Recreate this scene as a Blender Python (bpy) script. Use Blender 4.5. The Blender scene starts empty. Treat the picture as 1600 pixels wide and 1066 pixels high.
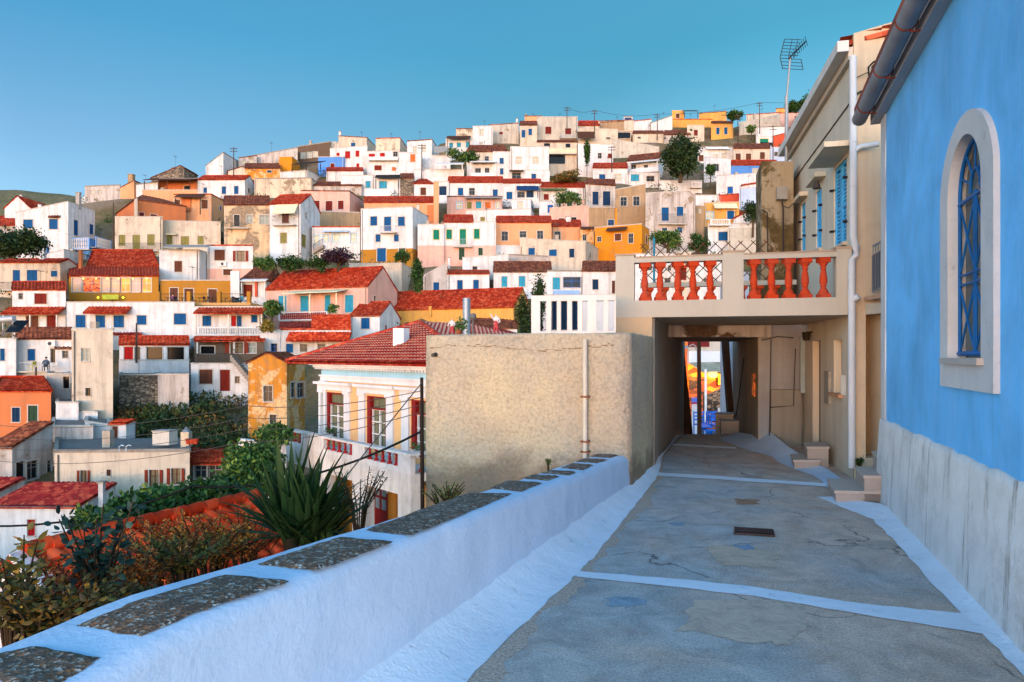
import bpy, math, random
import numpy as np
from mathutils import Vector, Matrix
V = Vector
R = math.radians
SC = bpy.context.scene
COL = SC.collection
rng = random.Random(7)

# ---------------------------------------------------------------- camera
EYE = 1.6           # eye height over the lane
F = 1067.0          # focal length in photo pixels (24 mm on 36 mm)
CX, HY = 800.0, 556.0
cam = bpy.data.cameras.new("camera")
cam.lens = 24.0
cam.sensor_width = 36.0
cam.shift_y = (HY - 533.0) / 1600.0
cam.clip_start = 0.05
cam.clip_end = 4000
camo = bpy.data.objects.new("camera", cam)
camo.location = (0, 0, EYE)
camo.rotation_euler = (R(90), 0, 0)
COL.objects.link(camo)
SC.camera = camo

# ---------------------------------------------------------------- sky, sun, exposure
SUN_AZ = 205.0      # compass-like, degrees clockwise from +Y: low behind the camera, a little left
SUN_EL = 8.0
world = bpy.data.worlds.new("World")
SC.world = world
world.use_nodes = True
nt = world.node_tree
nt.nodes.clear()
sky = nt.nodes.new('ShaderNodeTexSky')
sky.sky_type = 'NISHITA'
sky.sun_disc = False
sky.sun_elevation = R(SUN_EL)
sky.sun_rotation = R(SUN_AZ)
sky.altitude = 200
sky.air_density = 1.0
sky.dust_density = 0.3
sky.ozone_density = 4.0
bg = nt.nodes.new('ShaderNodeBackground')
bg.inputs['Strength'].default_value = 0.15
out = nt.nodes.new('ShaderNodeOutputWorld')
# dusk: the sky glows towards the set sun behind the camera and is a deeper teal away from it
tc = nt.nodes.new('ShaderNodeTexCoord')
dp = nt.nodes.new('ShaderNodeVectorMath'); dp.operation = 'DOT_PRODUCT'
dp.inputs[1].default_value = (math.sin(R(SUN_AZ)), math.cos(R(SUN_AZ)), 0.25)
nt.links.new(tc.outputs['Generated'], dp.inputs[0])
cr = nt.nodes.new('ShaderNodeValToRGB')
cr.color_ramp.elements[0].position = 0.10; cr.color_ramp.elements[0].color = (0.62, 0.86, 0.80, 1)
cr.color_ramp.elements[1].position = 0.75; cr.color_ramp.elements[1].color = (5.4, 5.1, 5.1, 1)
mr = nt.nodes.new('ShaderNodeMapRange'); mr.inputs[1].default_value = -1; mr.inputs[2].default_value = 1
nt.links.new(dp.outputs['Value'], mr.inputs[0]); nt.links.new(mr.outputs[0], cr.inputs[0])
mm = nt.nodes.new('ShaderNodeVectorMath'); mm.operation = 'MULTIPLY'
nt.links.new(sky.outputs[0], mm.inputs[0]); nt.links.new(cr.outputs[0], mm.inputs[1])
spx = nt.nodes.new('ShaderNodeSeparateXYZ'); nt.links.new(tc.outputs['Generated'], spx.inputs[0])
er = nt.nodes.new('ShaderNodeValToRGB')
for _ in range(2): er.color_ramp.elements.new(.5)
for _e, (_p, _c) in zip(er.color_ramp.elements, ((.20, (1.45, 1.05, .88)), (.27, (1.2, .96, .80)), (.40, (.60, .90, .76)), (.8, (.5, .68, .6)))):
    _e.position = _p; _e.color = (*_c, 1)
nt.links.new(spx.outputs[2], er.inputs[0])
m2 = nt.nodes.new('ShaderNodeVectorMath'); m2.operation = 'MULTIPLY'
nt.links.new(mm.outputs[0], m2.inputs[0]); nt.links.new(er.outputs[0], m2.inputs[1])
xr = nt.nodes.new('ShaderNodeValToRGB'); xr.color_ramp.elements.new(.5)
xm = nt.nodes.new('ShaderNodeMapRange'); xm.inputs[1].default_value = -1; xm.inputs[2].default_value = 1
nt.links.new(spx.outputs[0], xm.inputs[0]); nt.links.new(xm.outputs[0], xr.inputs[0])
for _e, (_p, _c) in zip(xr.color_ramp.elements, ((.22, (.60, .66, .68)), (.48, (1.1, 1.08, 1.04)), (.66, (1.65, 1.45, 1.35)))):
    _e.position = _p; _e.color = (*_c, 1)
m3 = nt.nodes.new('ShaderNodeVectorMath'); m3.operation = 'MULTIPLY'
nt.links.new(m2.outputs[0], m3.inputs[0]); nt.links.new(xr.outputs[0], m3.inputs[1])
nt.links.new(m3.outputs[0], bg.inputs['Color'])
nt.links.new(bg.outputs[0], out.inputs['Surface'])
sun = bpy.data.lights.new("sun", 'SUN')
sun.energy = 0.5
sun.angle = R(60)
sun.color = (1.0, 0.84, 0.74)
suno = bpy.data.objects.new("sun", sun)
_sd = V((math.sin(R(SUN_AZ)) * math.cos(R(SUN_EL)), math.cos(R(SUN_AZ)) * math.cos(R(SUN_EL)), math.sin(R(SUN_EL))))
suno.rotation_euler = _sd.to_track_quat('Z', 'Y').to_euler()
COL.objects.link(suno)
SC.view_settings.view_transform = 'Standard'
SC.view_settings.look = 'None'
SC.view_settings.exposure = 0.68
SC.view_settings.gamma = 1.0

# ================================================================ helpers
def P(px, py, Y):
    return V(((px - CX) / F * Y, Y, EYE + (HY - py) / F * Y))
def G(px, py, z=0.0):
    return P(px, py, (EYE - z) * F / (py - HY))
def hexc(h):
    r = [int(h[i:i + 2], 16) / 255 for i in (0, 2, 4)]
    return tuple((c / 12.92 if c <= .04045 else ((c + .055) / 1.055) ** 2.4) for c in r)

class MB:
    def __init__(s):
        s.v = []; s.f = []; s.m = []; s.sm = []
    def face(s, pts, mi=0, smooth=False):
        b = len(s.v)
        s.v += [tuple(p) for p in pts]
        s.f.append(tuple(range(b, b + len(pts)))); s.m.append(mi); s.sm.append(smooth)
    def box(s, o, a, b, c, mi=0):
        o, a, b, c = V(o), V(a), V(b), V(c)
        if a.cross(b).dot(c) < 0: a, b = b, a
        p = [o, o + a, o + a + b, o + b, o + c, o + a + c, o + a + b + c, o + b + c]
        k = len(s.v)
        s.v += [tuple(q) for q in p]
        for q in ((0, 3, 2, 1), (4, 5, 6, 7), (0, 1, 5, 4), (1, 2, 6, 5), (2, 3, 7, 6), (3, 0, 4, 7)):
            s.f.append(tuple(k + i for i in q)); s.m.append(mi); s.sm.append(False)
    def grid(s, rows, mi=0, smooth=True, closed=False):
        k = len(s.v); n = len(rows[0])
        for r in rows: s.v += [tuple(p) for p in r]
        for i in range(len(rows) - 1):
            for j in range(n if closed else n - 1):
                j2 = (j + 1) % n
                s.f.append((k + i * n + j, k + i * n + j2, k + (i + 1) * n + j2, k + (i + 1) * n + j))
                s.m.append(mi); s.sm.append(smooth)
    def tube(s, pts, r, n=6, mi=0, caps=True):
        pts = [V(p) for p in pts]
        if not isinstance(r, (list, tuple)): r = [r] * len(pts)
        rows = []
        for i, p in enumerate(pts):
            d = (pts[min(i + 1, len(pts) - 1)] - pts[max(i - 1, 0)])
            if d.length < 1e-9: d = V((0, 0, 1))
            d.normalize()
            a = d.cross(V((0, 0, 1)) if abs(d.z) < .95 else V((0, 1, 0))).normalized()
            b = d.cross(a)
            rows.append([p + (a * math.cos(t) + b * math.sin(t)) * r[i] for t in [2 * math.pi * j / n for j in range(n)]])
        s.grid(rows, mi, True, True)
        if caps:
            s.face(rows[0][::-1], mi); s.face(rows[-1], mi)
    def lathe(s, c, prof, n=14, mi=0, square=None):
        rows = []
        for r, z in prof:
            rows.append([V(c) + V((r * math.cos(2 * math.pi * j / n), r * math.sin(2 * math.pi * j / n), z)) for j in range(n)])
        s.grid(rows, mi, True, True)
        s.face(rows[0][::-1], mi); s.face(rows[-1], mi)
    def build(s, name, mats, parent=None, merge=False):
        me = bpy.data.meshes.new(name)
        off = V((0, 0, 0))
        p = parent
        while p is not None:
            off += p.location; p = p.parent
        me.from_pydata([(x - off.x, y - off.y, z - off.z) for x, y, z in s.v], [], s.f)
        if not isinstance(mats, (list, tuple)): mats = [mats]
        for m in mats: me.materials.append(m)
        me.polygons.foreach_set('material_index', s.m)
        me.polygons.foreach_set('use_smooth', s.sm)
        me.update()
        o = bpy.data.objects.new(name, me)
        COL.objects.link(o)
        if parent is not None: o.parent = parent
        return o

def tag(o, label=None, cat=None, group=None, kind=None):
    if label: o['label'] = label
    if cat: o['category'] = cat
    if group: o['group'] = group
    if kind: o['kind'] = kind
    return o
def empty(name, loc, label, cat, group=None):
    o = bpy.data.objects.new(name, None)
    o.location = loc
    o.empty_display_size = .3
    COL.objects.link(o)
    return tag(o, label, cat, group)
def copy_tree(o, parent=None):
    c = o.copy(); COL.objects.link(c)
    c.parent = parent
    for ch in list(o.children): copy_tree(ch, c)
    return c

# ---------------------------------------------------------------- materials
MC = {}
def newmat(name):
    m = bpy.data.materials.new(name); m.use_nodes = True
    n = m.node_tree.nodes; l = m.node_tree.links
    return m, n, l, n['Principled BSDF']
def pos(n, l, scale=(1, 1, 1)):
    g = n.new('ShaderNodeNewGeometry')
    mp = n.new('ShaderNodeMapping'); mp.inputs['Scale'].default_value = scale
    l.new(g.outputs['Position'], mp.inputs['Vector'])
    return mp.outputs[0]
def noise(n, l, vec, scale, detail=4, rough=.55, dist=0):
    t = n.new('ShaderNodeTexNoise')
    t.inputs['Scale'].default_value = scale; t.inputs['Detail'].default_value = detail
    t.inputs['Roughness'].default_value = rough; t.inputs['Distortion'].default_value = dist
    l.new(vec, t.inputs['Vector'])
    return t.outputs['Fac']
def ramp(n, l, fac, stops):
    r = n.new('ShaderNodeValToRGB')
    e = r.color_ramp.elements
    while len(e) < len(stops): e.new(.5)
    for i, (p, c) in enumerate(stops):
        e[i].position = p
        e[i].color = (c[0], c[1], c[2], 1) if isinstance(c, (tuple, list)) else (c, c, c, 1)
    l.new(fac, r.inputs[0])
    return r.outputs[0]
def mix(n, l, fac, a, b, mode='MIX'):
    m = n.new('ShaderNodeMix'); m.data_type = 'RGBA'; m.blend_type = mode
    ins = [i for i in m.inputs if i.enabled or True]
    if isinstance(fac, (int, float)): m.inputs[0].default_value = fac
    else: l.new(fac, m.inputs[0])
    for k, x in ((6, a), (7, b)):
        if isinstance(x, (tuple, list)): m.inputs[k].default_value = (x[0], x[1], x[2], 1)
        else: l.new(x, m.inputs[k])
    return m.outputs[2]
def bump(n, l, bs, h, strength=.5, dist=.02, prev=None):
    b = n.new('ShaderNodeBump')
    b.inputs['Strength'].default_value = strength; b.inputs['Distance'].default_value = dist
    l.new(h, b.inputs['Height'])
    if prev is not None: l.new(prev, b.inputs['Normal'])
    if bs is not None: l.new(b.outputs[0], bs.inputs['Normal'])
    return b.outputs[0]
def mul(c, k): return tuple(min(1, x * k) for x in c[:3])

def plaster(hx, dirt=.35, peel=0.0, sc=1.0, peelcol='8a7660', bs_=.5):
    key = ('pl', hx, dirt, peel, sc, peelcol, bs_)
    if key in MC: return MC[key]
    m, n, l, b = newmat('plaster')
    c = hexc(hx)
    p = pos(n, l); ps = pos(n, l, (1.6, 1.6, .14))
    big = ramp(n, l, noise(n, l, p, .35 * sc, 5), [(.3, mul(c, .88)), (.7, mul(c, 1.06))])
    streak = ramp(n, l, noise(n, l, ps, 1.3 * sc, 6, .7), [(.46, 0.), (.7, 1.)])
    st = n.new('ShaderNodeMath'); st.operation = 'MULTIPLY'; st.inputs[1].default_value = dirt; l.new(streak, st.inputs[0])
    col = mix(n, l, st.outputs[0], big, mul(mix3(c, hexc('5a4a3c'), .7), 1))
    blot = ramp(n, l, noise(n, l, p, 1.1 * sc, 7, .65, .4), [(.5, 0.), (.66, 1.)])
    bl = n.new('ShaderNodeMath'); bl.operation = 'MULTIPLY'; bl.inputs[1].default_value = dirt * .8; l.new(blot, bl.inputs[0])
    col = mix(n, l, bl.outputs[0], col, mix3(c, hexc('6e645c'), .6))
    if peel > 0:
        pe = ramp(n, l, noise(n, l, p, .55 * sc, 8, .7, .3), [(.62 - peel * .25, 0.), (.66 - peel * .25, 1.)])
        st2 = ramp(n, l, noise(n, l, p, 6 * sc, 4), [(.3, mul(hexc(peelcol), .6)), (.7, mul(hexc(peelcol), 1.2))])
        col = mix(n, l, pe, col, st2)
    l.new(col, b.inputs['Base Color'])
    b.inputs['Roughness'].default_value = .9
    b.inputs['Specular IOR Level'].default_value = .2
    bump(n, l, b, noise(n, l, p, 14, 5), bs_, .02)
    MC[key] = m
    return m
def mix3(a, b, t): return tuple(x * (1 - t) + y * t for x, y in zip(a, b))

def paint(hx, rough=.5, var=.15, metal=0., slat=False):
    key = ('pa', hx, rough, var, metal, slat)
    if key in MC: return MC[key]
    m, n, l, b = newmat('paint')
    c = hexc(hx)
    p = pos(n, l)
    col = ramp(n, l, noise(n, l, p, 3, 5), [(.3, mul(c, 1 - var)), (.7, mul(c, 1 + var))])
    l.new(col, b.inputs['Base Color'])
    b.inputs['Roughness'].default_value = max(rough, .5); b.inputs['Metallic'].default_value = metal; b.inputs['Specular IOR Level'].default_value = .12
    if slat:
        w = n.new('ShaderNodeTexWave'); w.bands_direction = 'Z'; w.wave_profile = 'SAW'
        w.inputs['Scale'].default_value = 3.0
        l.new(p, w.inputs['Vector'])
        bump(n, l, b, w.outputs['Fac'], .8, .03)
    MC[key] = m
    return m
def glass(hx='1a2226', curtain=None):
    key = ('gl', hx, curtain)
    if key in MC: return MC[key]
    m, n, l, b = newmat('window_glass')
    if curtain:
        ps = pos(n, l, (9, 9, .4))
        col = ramp(n, l, noise(n, l, ps, 1.5, 3), [(.3, mul(hexc(curtain), .45)), (.6, hexc(curtain))])
    else:
        col = ramp(n, l, noise(n, l, pos(n, l), .9, 3), [(.35, mul(hexc(hx), .6)), (.7, mul(hexc(hx), 1.5))])
    l.new(col, b.inputs['Base Color'])
    b.inputs['Roughness'].default_value = .2
    b.inputs['Specular IOR Level'].default_value = .12
    MC[key] = m
    return m
def emit(hx, s):
    key = ('em', hx, s)
    if key in MC: return MC[key]
    m, n, l, b = newmat('lit')
    b.inputs['Base Color'].default_value = (*hexc(hx), 1)
    b.inputs['Emission Color'].default_value = (*hexc(hx), 1)
    b.inputs['Emission Strength'].default_value = s
    MC[key] = m
    return m
def litroom(hx, hx2, s, sc=3):
    key = ('lr', hx, hx2, s, sc)
    if key in MC: return MC[key]
    m, n, l, b = newmat('lit_room')
    v = n.new('ShaderNodeTexVoronoi'); v.inputs['Scale'].default_value = sc
    l.new(pos(n, l, (1, 1, 2)), v.inputs['Vector'])
    sp = n.new('ShaderNodeSeparateColor'); l.new(v.outputs['Color'], sp.inputs[0])
    col = ramp(n, l, sp.outputs[0], [(.2, hexc(hx2)), (.8, hexc(hx))])
    l.new(col, b.inputs['Base Color']); l.new(col, b.inputs['Emission Color'])
    b.inputs['Emission Strength'].default_value = s
    MC[key] = m
    return m
def tilemat(hx='b5301c', var=.45, dirt=.35, dcol='4a332a'):
    key = ('ti', hx, var, dirt, dcol)
    if key in MC: return MC[key]
    m, n, l, b = newmat('roof_tile')
    c = hexc(hx)
    p = pos(n, l)
    v = n.new('ShaderNodeTexVoronoi'); v.inputs['Scale'].default_value = 3.4; l.new(p, v.inputs['Vector'])
    sp = n.new('ShaderNodeSeparateColor'); l.new(v.outputs['Color'], sp.inputs[0])
    col = ramp(n, l, sp.outputs[0], [(.1, mul(c, 1 - var)), (.55, c), (.95, mul(mix3(c, hexc('d98a5a'), .2), 1 + var * .6))])
    d = ramp(n, l, noise(n, l, p, .7, 7, .7), [(.45, 0.), (.75, 1.)])
    dm = n.new('ShaderNodeMath'); dm.operation = 'MULTIPLY'; dm.inputs[1].default_value = dirt; l.new(d, dm.inputs[0])
    col = mix(n, l, dm.outputs[0], col, hexc(dcol))
    l.new(col, b.inputs['Base Color'])
    b.inputs['Roughness'].default_value = .75
    b.inputs['Specular IOR Level'].default_value = .1
    bump(n, l, b, noise(n, l, p, 9, 4), .5, .02)
    MC[key] = m
    return m
def stonemat(h1='8c7a66', h2='4f443a', sc=3.0, joint='3a322a', bs_=.9):
    key = ('st', h1, h2, sc, joint)
    if key in MC: return MC[key]
    m, n, l, b = newmat('stone')
    p = pos(n, l, (1, 1, 1.7))
    v = n.new('ShaderNodeTexVoronoi'); v.inputs['Scale'].default_value = sc; l.new(p, v.inputs['Vector'])
    v2 = n.new('ShaderNodeTexVoronoi'); v2.feature = 'DISTANCE_TO_EDGE'; v2.inputs['Scale'].default_value = sc; l.new(p, v2.inputs['Vector'])
    sp = n.new('ShaderNodeSeparateColor'); l.new(v.outputs['Color'], sp.inputs[0])
    col = ramp(n, l, sp.outputs[0], [(.1, hexc(h2)), (.9, hexc(h1))])
    j = ramp(n, l, v2.outputs['Distance'], [(.02, 0.), (.09, 1.)])
    nz = ramp(n, l, noise(n, l, p, 5, 6), [(.3, .7), (.7, 1.15)])
    col = mix(n, l, 1.0, col, nz, 'MULTIPLY')
    col = mix(n, l, j, hexc(joint), col)
    l.new(col, b.inputs['Base Color'])
    b.inputs['Roughness'].default_value = .95
    bump(n, l, b, j, bs_, .06)
    MC[key] = m
    return m
def leafmat(h1, h2, h3=None, trans=.25):
    key = ('lf', h1, h2, h3)
    if key in MC: return MC[key]
    m, n, l, b = newmat('leaf')
    g = n.new('ShaderNodeNewGeometry')
    st = [(.0, hexc(h1)), (.75, hexc(h2))] + ([(.97, hexc(h3))] if h3 else [])
    col = ramp(n, l, g.outputs['Random Per Island'], st)
    cl = ramp(n, l, noise(n, l, g.outputs['Position'], .9, 3), [(.3, .65), (.7, 1.25)])
    col = mix(n, l, 1.0, col, cl, 'MULTIPLY')
    l.new(col, b.inputs['Base Color'])
    b.inputs['Roughness'].default_value = .6
    b.inputs['Specular IOR Level'].default_value = .3
    b.inputs['Subsurface Weight'].default_value = 0
    MC[key] = m
    return m

# vertical plane through A and B (B to the right of A as the camera sees it)
class Face:
    def __init__(s, A, B):
        s.A = V((A[0], A[1])); B = V((B[0], B[1]))
        d = B - s.A; s.L = d.length; s.u = d / s.L; s.n = V((s.u.y, -s.u.x))
        s.U3 = V((s.u.x, s.u.y, 0)); s.N3 = V((s.n.x, s.n.y, 0))
    def hit(s, px, py, off=0.0):
        r = V(((px - CX) / F, 1.0))
        t = (s.A.dot(s.n) + off) / r.dot(s.n)
        q = r * t
        return (q - s.A).dot(s.u), EYE + (HY - py) / F * t
    def pt(s, u, z, off=0.0):
        q = s.A + s.u * u + s.n * off
        return V((q.x, q.y, z))
    def box(s, mb, u0, u1, z0, z1, o0, o1, mi=0):
        mb.box(s.pt(u0, z0, o0), s.U3 * (u1 - u0), s.N3 * (o1 - o0), V((0, 0, z1 - z0)), mi)

def wall_holes(mb, f, u0, u1, zb, zt0, zt1, holes, depth=.18, zband=None):
    """wall on face f from u0..u1, z zb..line(zt0,zt1), with rectangular holes (u0,u1,z0,z1) and their reveals"""
    us = sorted({u0, u1, *[h[0] for h in holes], *[h[1] for h in holes]})
    ztm = min(zt0, zt1)
    zs = sorted({zb, ztm, *[h[2] for h in holes], *[h[3] for h in holes], *([zband] if zband and zb < zband < ztm else [])})
    def zt(u): return zt0 + (zt1 - zt0) * (u - u0) / (u1 - u0)
    for i in range(len(us) - 1):
        a, b_ = us[i], us[i + 1]
        if b_ - a < 1e-5: continue
        for j in range(len(zs) - 1):
            c, d = zs[j], zs[j + 1]
            if d - c < 1e-5: continue
            um, zm = (a + b_) / 2, (c + d) / 2
            if any(h[0] < um < h[1] and h[2] < zm < h[3] for h in holes): continue
            mb.face([f.pt(a, c), f.pt(b_, c), f.pt(b_, d), f.pt(a, d)], 1 if (zband and zm < zband) else 0)
        if zt(a) > ztm + 1e-4 or zt(b_) > ztm + 1e-4:
            mb.face([f.pt(a, ztm), f.pt(b_, ztm), f.pt(b_, zt(b_)), f.pt(a, zt(a))], 0)
    for h in holes:
        a, b_, c, d = h
        mb.face([f.pt(a, c), f.pt(a, d), f.pt(a, d, -depth), f.pt(a, c, -depth)])
        mb.face([f.pt(b_, d), f.pt(b_, c), f.pt(b_, c, -depth), f.pt(b_, d, -depth)])
        mb.face([f.pt(a, d), f.pt(b_, d), f.pt(b_, d, -depth), f.pt(a, d, -depth)])
        mb.face([f.pt(b_, c), f.pt(a, c), f.pt(a, c, -depth), f.pt(b_, c, -depth)])

def tile_sheet(mb, a, b, c, d, period=.3, amp=.05, rows=1, thick=.1, step=.0, mi=0, ms=None):
    """corrugated roof: eave a->b, ridge d->c"""
    a, b, c, d = V(a), V(b), V(c), V(d)
    nrm = (b - a).cross(d - a).normalized()
    if nrm.z < 0: nrm = -nrm
    L = max((b - a).length, .2); seg = 4
    if (c - d).length < .9 * L and L > .5:
        return tile_clip(mb, a, b, c, d, nrm, period, amp, thick, step, mi, .38 if rows > 1 else 50, ms)
    n = max(2, int(L / period)) * seg
    out = []
    for r in range(rows):
        for e in (0, 1):
            v = (r + e) / rows
            p0, p1 = a.lerp(d, v), b.lerp(c, v)
            lift = step * (1 - e)
            out.append([p0.lerp(p1, j / n) + nrm * (abs(math.cos(math.pi * j / seg)) * amp + lift) for j in range(n + 1)])
    mb.grid(out, mi, True)
    lo = [a - nrm * thick, b - nrm * thick, c - nrm * thick, d - nrm * thick]
    mb.face(lo[::-1], mi)
    mb.face([lo[0], lo[1], b, a], mi); mb.face([lo[1], lo[2], c, b], mi)
    mb.face([lo[2], lo[3], d, c], mi); mb.face([lo[3], lo[0], a, d], mi)

def tile_clip(mb, a, b, c, d, nrm, period, amp, thick, step, mi, ds, ms=None):
    ms = mi if ms is None else ms
    L = (b - a).length; u = (b - a) / L; up = nrm.cross(u)
    if up.z < 0: up = -up
    ud, uc = (d - a).dot(u), (c - a).dot(u); H = (d - a).dot(up)
    seg = 4; n = max(2, int(L / period)) * seg
    def h(x):
        r = H
        if x < ud: r = H * x / max(ud, 1e-4)
        if x > uc: r = min(r, H * (L - x) / max(L - uc, 1e-4))
        return max(0, r)
    def pt(j, v, l): return a + u * (L * j / n) + up * v + nrm * (abs(math.cos(math.pi * j / seg)) * amp + l)
    for j in range(n):
        h0, h1 = h(L * j / n), h(L * (j + 1) / n); r = 0
        while r * ds < max(h0, h1):
            v0, v1 = r * ds, (r + 1) * ds
            if min(v0, h0) < min(v1, h0) or min(v0, h1) < min(v1, h1):
                mb.face([pt(j, min(v0, h0), step), pt(j + 1, min(v0, h1), step), pt(j + 1, min(v1, h1), 0), pt(j, min(v1, h0), 0)], mi, True)
            if step and r: mb.face([pt(j, min(v0, h0), 0), pt(j + 1, min(v0, h1), 0), pt(j + 1, min(v0, h1), step), pt(j, min(v0, h0), step)], ms)
            r += 1
    lo = [a - nrm * thick, b - nrm * thick, c - nrm * thick, d - nrm * thick]
    mb.face(lo[::-1], mi); mb.face([lo[0], lo[1], b, a], mi)

def irregular(mb, pts, z, jit=.02, sub=4, mi=0, seed=1):
    """flat polygon from ground points with a ragged outline"""
    rr = random.Random(seed); o = []
    n = len(pts)
    for i in range(n):
        p, q = V(pts[i]), V(pts[(i + 1) % n])
        for k in range(sub):
            t = p.lerp(q, k / sub)
            o.append(V((t.x + rr.uniform(-jit, jit), t.y + rr.uniform(-jit, jit), z)))
    mb.face(o, mi)

NEARLEAF = [False]
def leaf(mb, p, d, up, L, W, mi=0):
    """a bent leaf quad pair"""
    d = d.normalized(); s = d.cross(up)
    if s.length < 1e-3: s = V((1, 0, 0))
    s.normalize()
    k = len(mb.v)
    if NEARLEAF[0]:
        n_ = d.cross(s); c = p + d * L * .5 - n_ * W * .18
        pts = [p, p + d * L * .28 + s * W * .42, p + d * L * .62 + s * W * .4 - n_ * L * .04, p + d * L - n_ * L * .16, p + d * L * .62 - s * W * .4 - n_ * L * .04, p + d * L * .28 - s * W * .42, c]
        mb.v += [tuple(q) for q in pts]
        for f in ((0, 1, 2, 6), (6, 2, 3), (6, 3, 4), (0, 6, 4, 5)):
            mb.f.append(tuple(k + i for i in f)); mb.m.append(mi); mb.sm.append(True)
        return
    pts = [p, p + d * L * .5 + s * W * .5, p + d * L, p + d * L * .5 - s * W * .5]
    mb.v += [tuple(q) for q in pts]
    mb.f.append((k, k + 1, k + 2, k + 3)); mb.m.append(mi); mb.sm.append(False)

def foliage(mb, c, rad, n, size, rr, clumps=14, hollow=.25, mi=0, flat=0.):
    """leaf clumps spread through an ellipsoid with gaps"""
    cl = []
    for _ in range(clumps):
        while True:
            q = V((rr.uniform(-1, 1), rr.uniform(-1, 1), rr.uniform(-1, 1)))
            if hollow < q.length < 1: break
        cl.append((q, rr.uniform(.3, .55)))
    for i in range(n):
        q, r = cl[rr.randrange(clumps)]
        o = V((rr.gauss(0, .5), rr.gauss(0, .5), rr.gauss(0, .5))) * r
        p = V((c[0] + (q.x + o.x) * rad[0], c[1] + (q.y + o.y) * rad[1], c[2] + (q.z + o.z) * rad[2]))
        d = V((rr.gauss(0, 1), rr.gauss(0, 1), rr.gauss(0, 1) * (1 - flat)))
        up = V((rr.gauss(0, 1), rr.gauss(0, 1), rr.gauss(0, 1) + 1))
        s = size * rr.uniform(.6, 1.4)
        leaf(mb, p, d, up, s, s * .6, mi)

def tree(name, px, pyb, pyt, wpx, Y, label, cat='tree', mats=('1f3a12', '3f6a22', '6f8f3a'), n=1500, size=.35, trunk=True,
         clumps=18, crown=.75, group=None, depth=1.0, trunkcol='4a3a2c'):
    b = P(px, pyb, Y); t = P(px, pyt, Y)
    H = t.z - b.z; W = wpx / F * Y / 2
    root = empty(name, b, label, cat, group)
    rr = random.Random(int(px * 13 + pyb))
    ch = H * crown
    mb = MB()
    foliage(mb, (b.x, b.y, t.z - ch / 2), (W * .8, W * .8 * depth, ch / 2 * .8), int(n * 2.2), size * .75, rr, clumps)
    mb.build('crown', leafmat(*mats), root)
    if trunk:
        mb = MB()
        r = max(.05, min(.3, W * .09))
        top = V((b.x, b.y, t.z - ch * .5))
        mb.tube([b - V((0, 0, 1.0)), b.lerp(top, .5) + V((W * .05, 0, 0)), top], [r * 1.3, r, r * .5], 7)
        for k in range(5):
            a = rr.uniform(0, 6.28)
            s = b.lerp(top, rr.uniform(.35, .9))
            mb.tube([s, s + V((math.cos(a) * W * .6, math.sin(a) * W * .6, ch * rr.uniform(.15, .4)))], [r * .5, r * .2], 5)
        mb.build('trunk', paint(trunkcol, .9, .3), root)
    return root

# ================================================================ lane and its painted edges
def xpar(Y): return -1.99 + .423 * Y          # street side foot line of the parapet
def xchurch(Y): return 1.534 + .342 * Y
def gz(Y):                                      # lane height: level to the crest, then falling
    return 0.0 if Y < 13.6 else -(Y - 13.6) ** 1.0 * .16 * min(1, (Y - 13.6) / 2)

def lane_material():
    m, n, l, b = newmat('worn_concrete')
    p = pos(n, l)
    big = noise(n, l, p, .75, 6, .6, .6)
    sv = n.new('ShaderNodeSeparateXYZ'); l.new(p, sv.inputs[0])
    m1 = n.new('ShaderNodeMath'); m1.operation = 'MULTIPLY_ADD'; m1.inputs[1].default_value = .085; l.new(sv.outputs[0], m1.inputs[0]); l.new(big, m1.inputs[2])
    m2_ = n.new('ShaderNodeMath'); m2_.operation = 'MULTIPLY_ADD'; m2_.inputs[1].default_value = -.028; l.new(sv.outputs[1], m2_.inputs[0]); l.new(m1.outputs[0], m2_.inputs[2])
    col = ramp(n, l, m2_.outputs[0], [(.36, hexc('b0b2b2')), (.50, hexc('bab0a8')), (.62, hexc('c8b2a2'))])
    mid = ramp(n, l, noise(n, l, p, 3.2, 8, .7, .8), [(.35, .72), (.65, 1.15)])
    col = mix(n, l, 1.0, col, mid, 'MULTIPLY')
    fine = ramp(n, l, noise(n, l, p, 70, 3, .7), [(.35, .66), (.62, 1.18)])
    col = mix(n, l, .85, col, fine, 'MULTIPLY')
    # dark pitting patches
    pit = ramp(n, l, noise(n, l, p, 2.1, 10, .8, 1.2), [(.6, 0.), (.68, .55)])
    col = mix(n, l, pit, col, hexc('4a4642'))
    # hairline cracks
    wp = n.new('ShaderNodeMixRGB'); wp.blend_type = 'ADD'; wp.inputs[0].default_value = .5
    ns = n.new('ShaderNodeTexNoise'); ns.inputs['Scale'].default_value = 2.2; ns.inputs['Detail'].default_value = 8
    l.new(p, ns.inputs['Vector']); l.new(p, wp.inputs[1]); l.new(ns.outputs['Color'], wp.inputs[2])
    v = n.new('ShaderNodeTexVoronoi'); v.feature = 'DISTANCE_TO_EDGE'; v.inputs['Scale'].default_value = .62
    l.new(wp.outputs[0], v.inputs['Vector'])
    cr = ramp(n, l, v.outputs['Distance'], [(.0015, .8), (.006, 0.)])
    gate = ramp(n, l, noise(n, l, p, .8, 3), [(.48, 0.), (.56, 1.)])
    cg = n.new('ShaderNodeMath'); cg.operation = 'MULTIPLY'; l.new(cr, cg.inputs[0]); l.new(gate, cg.inputs[1])
    col = mix(n, l, cg.outputs[0], col, hexc('383430'))
    l.new(col, b.inputs['Base Color']); b.inputs['Roughness'].default_value = .82
    b.inputs['Specular IOR Level'].default_value = .3
    b1 = bump(n, l, None, noise(n, l, p, 3, 8, .7), .4, .05)
    bump(n, l, b, fine, .6, .012, b1)
    return m
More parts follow.
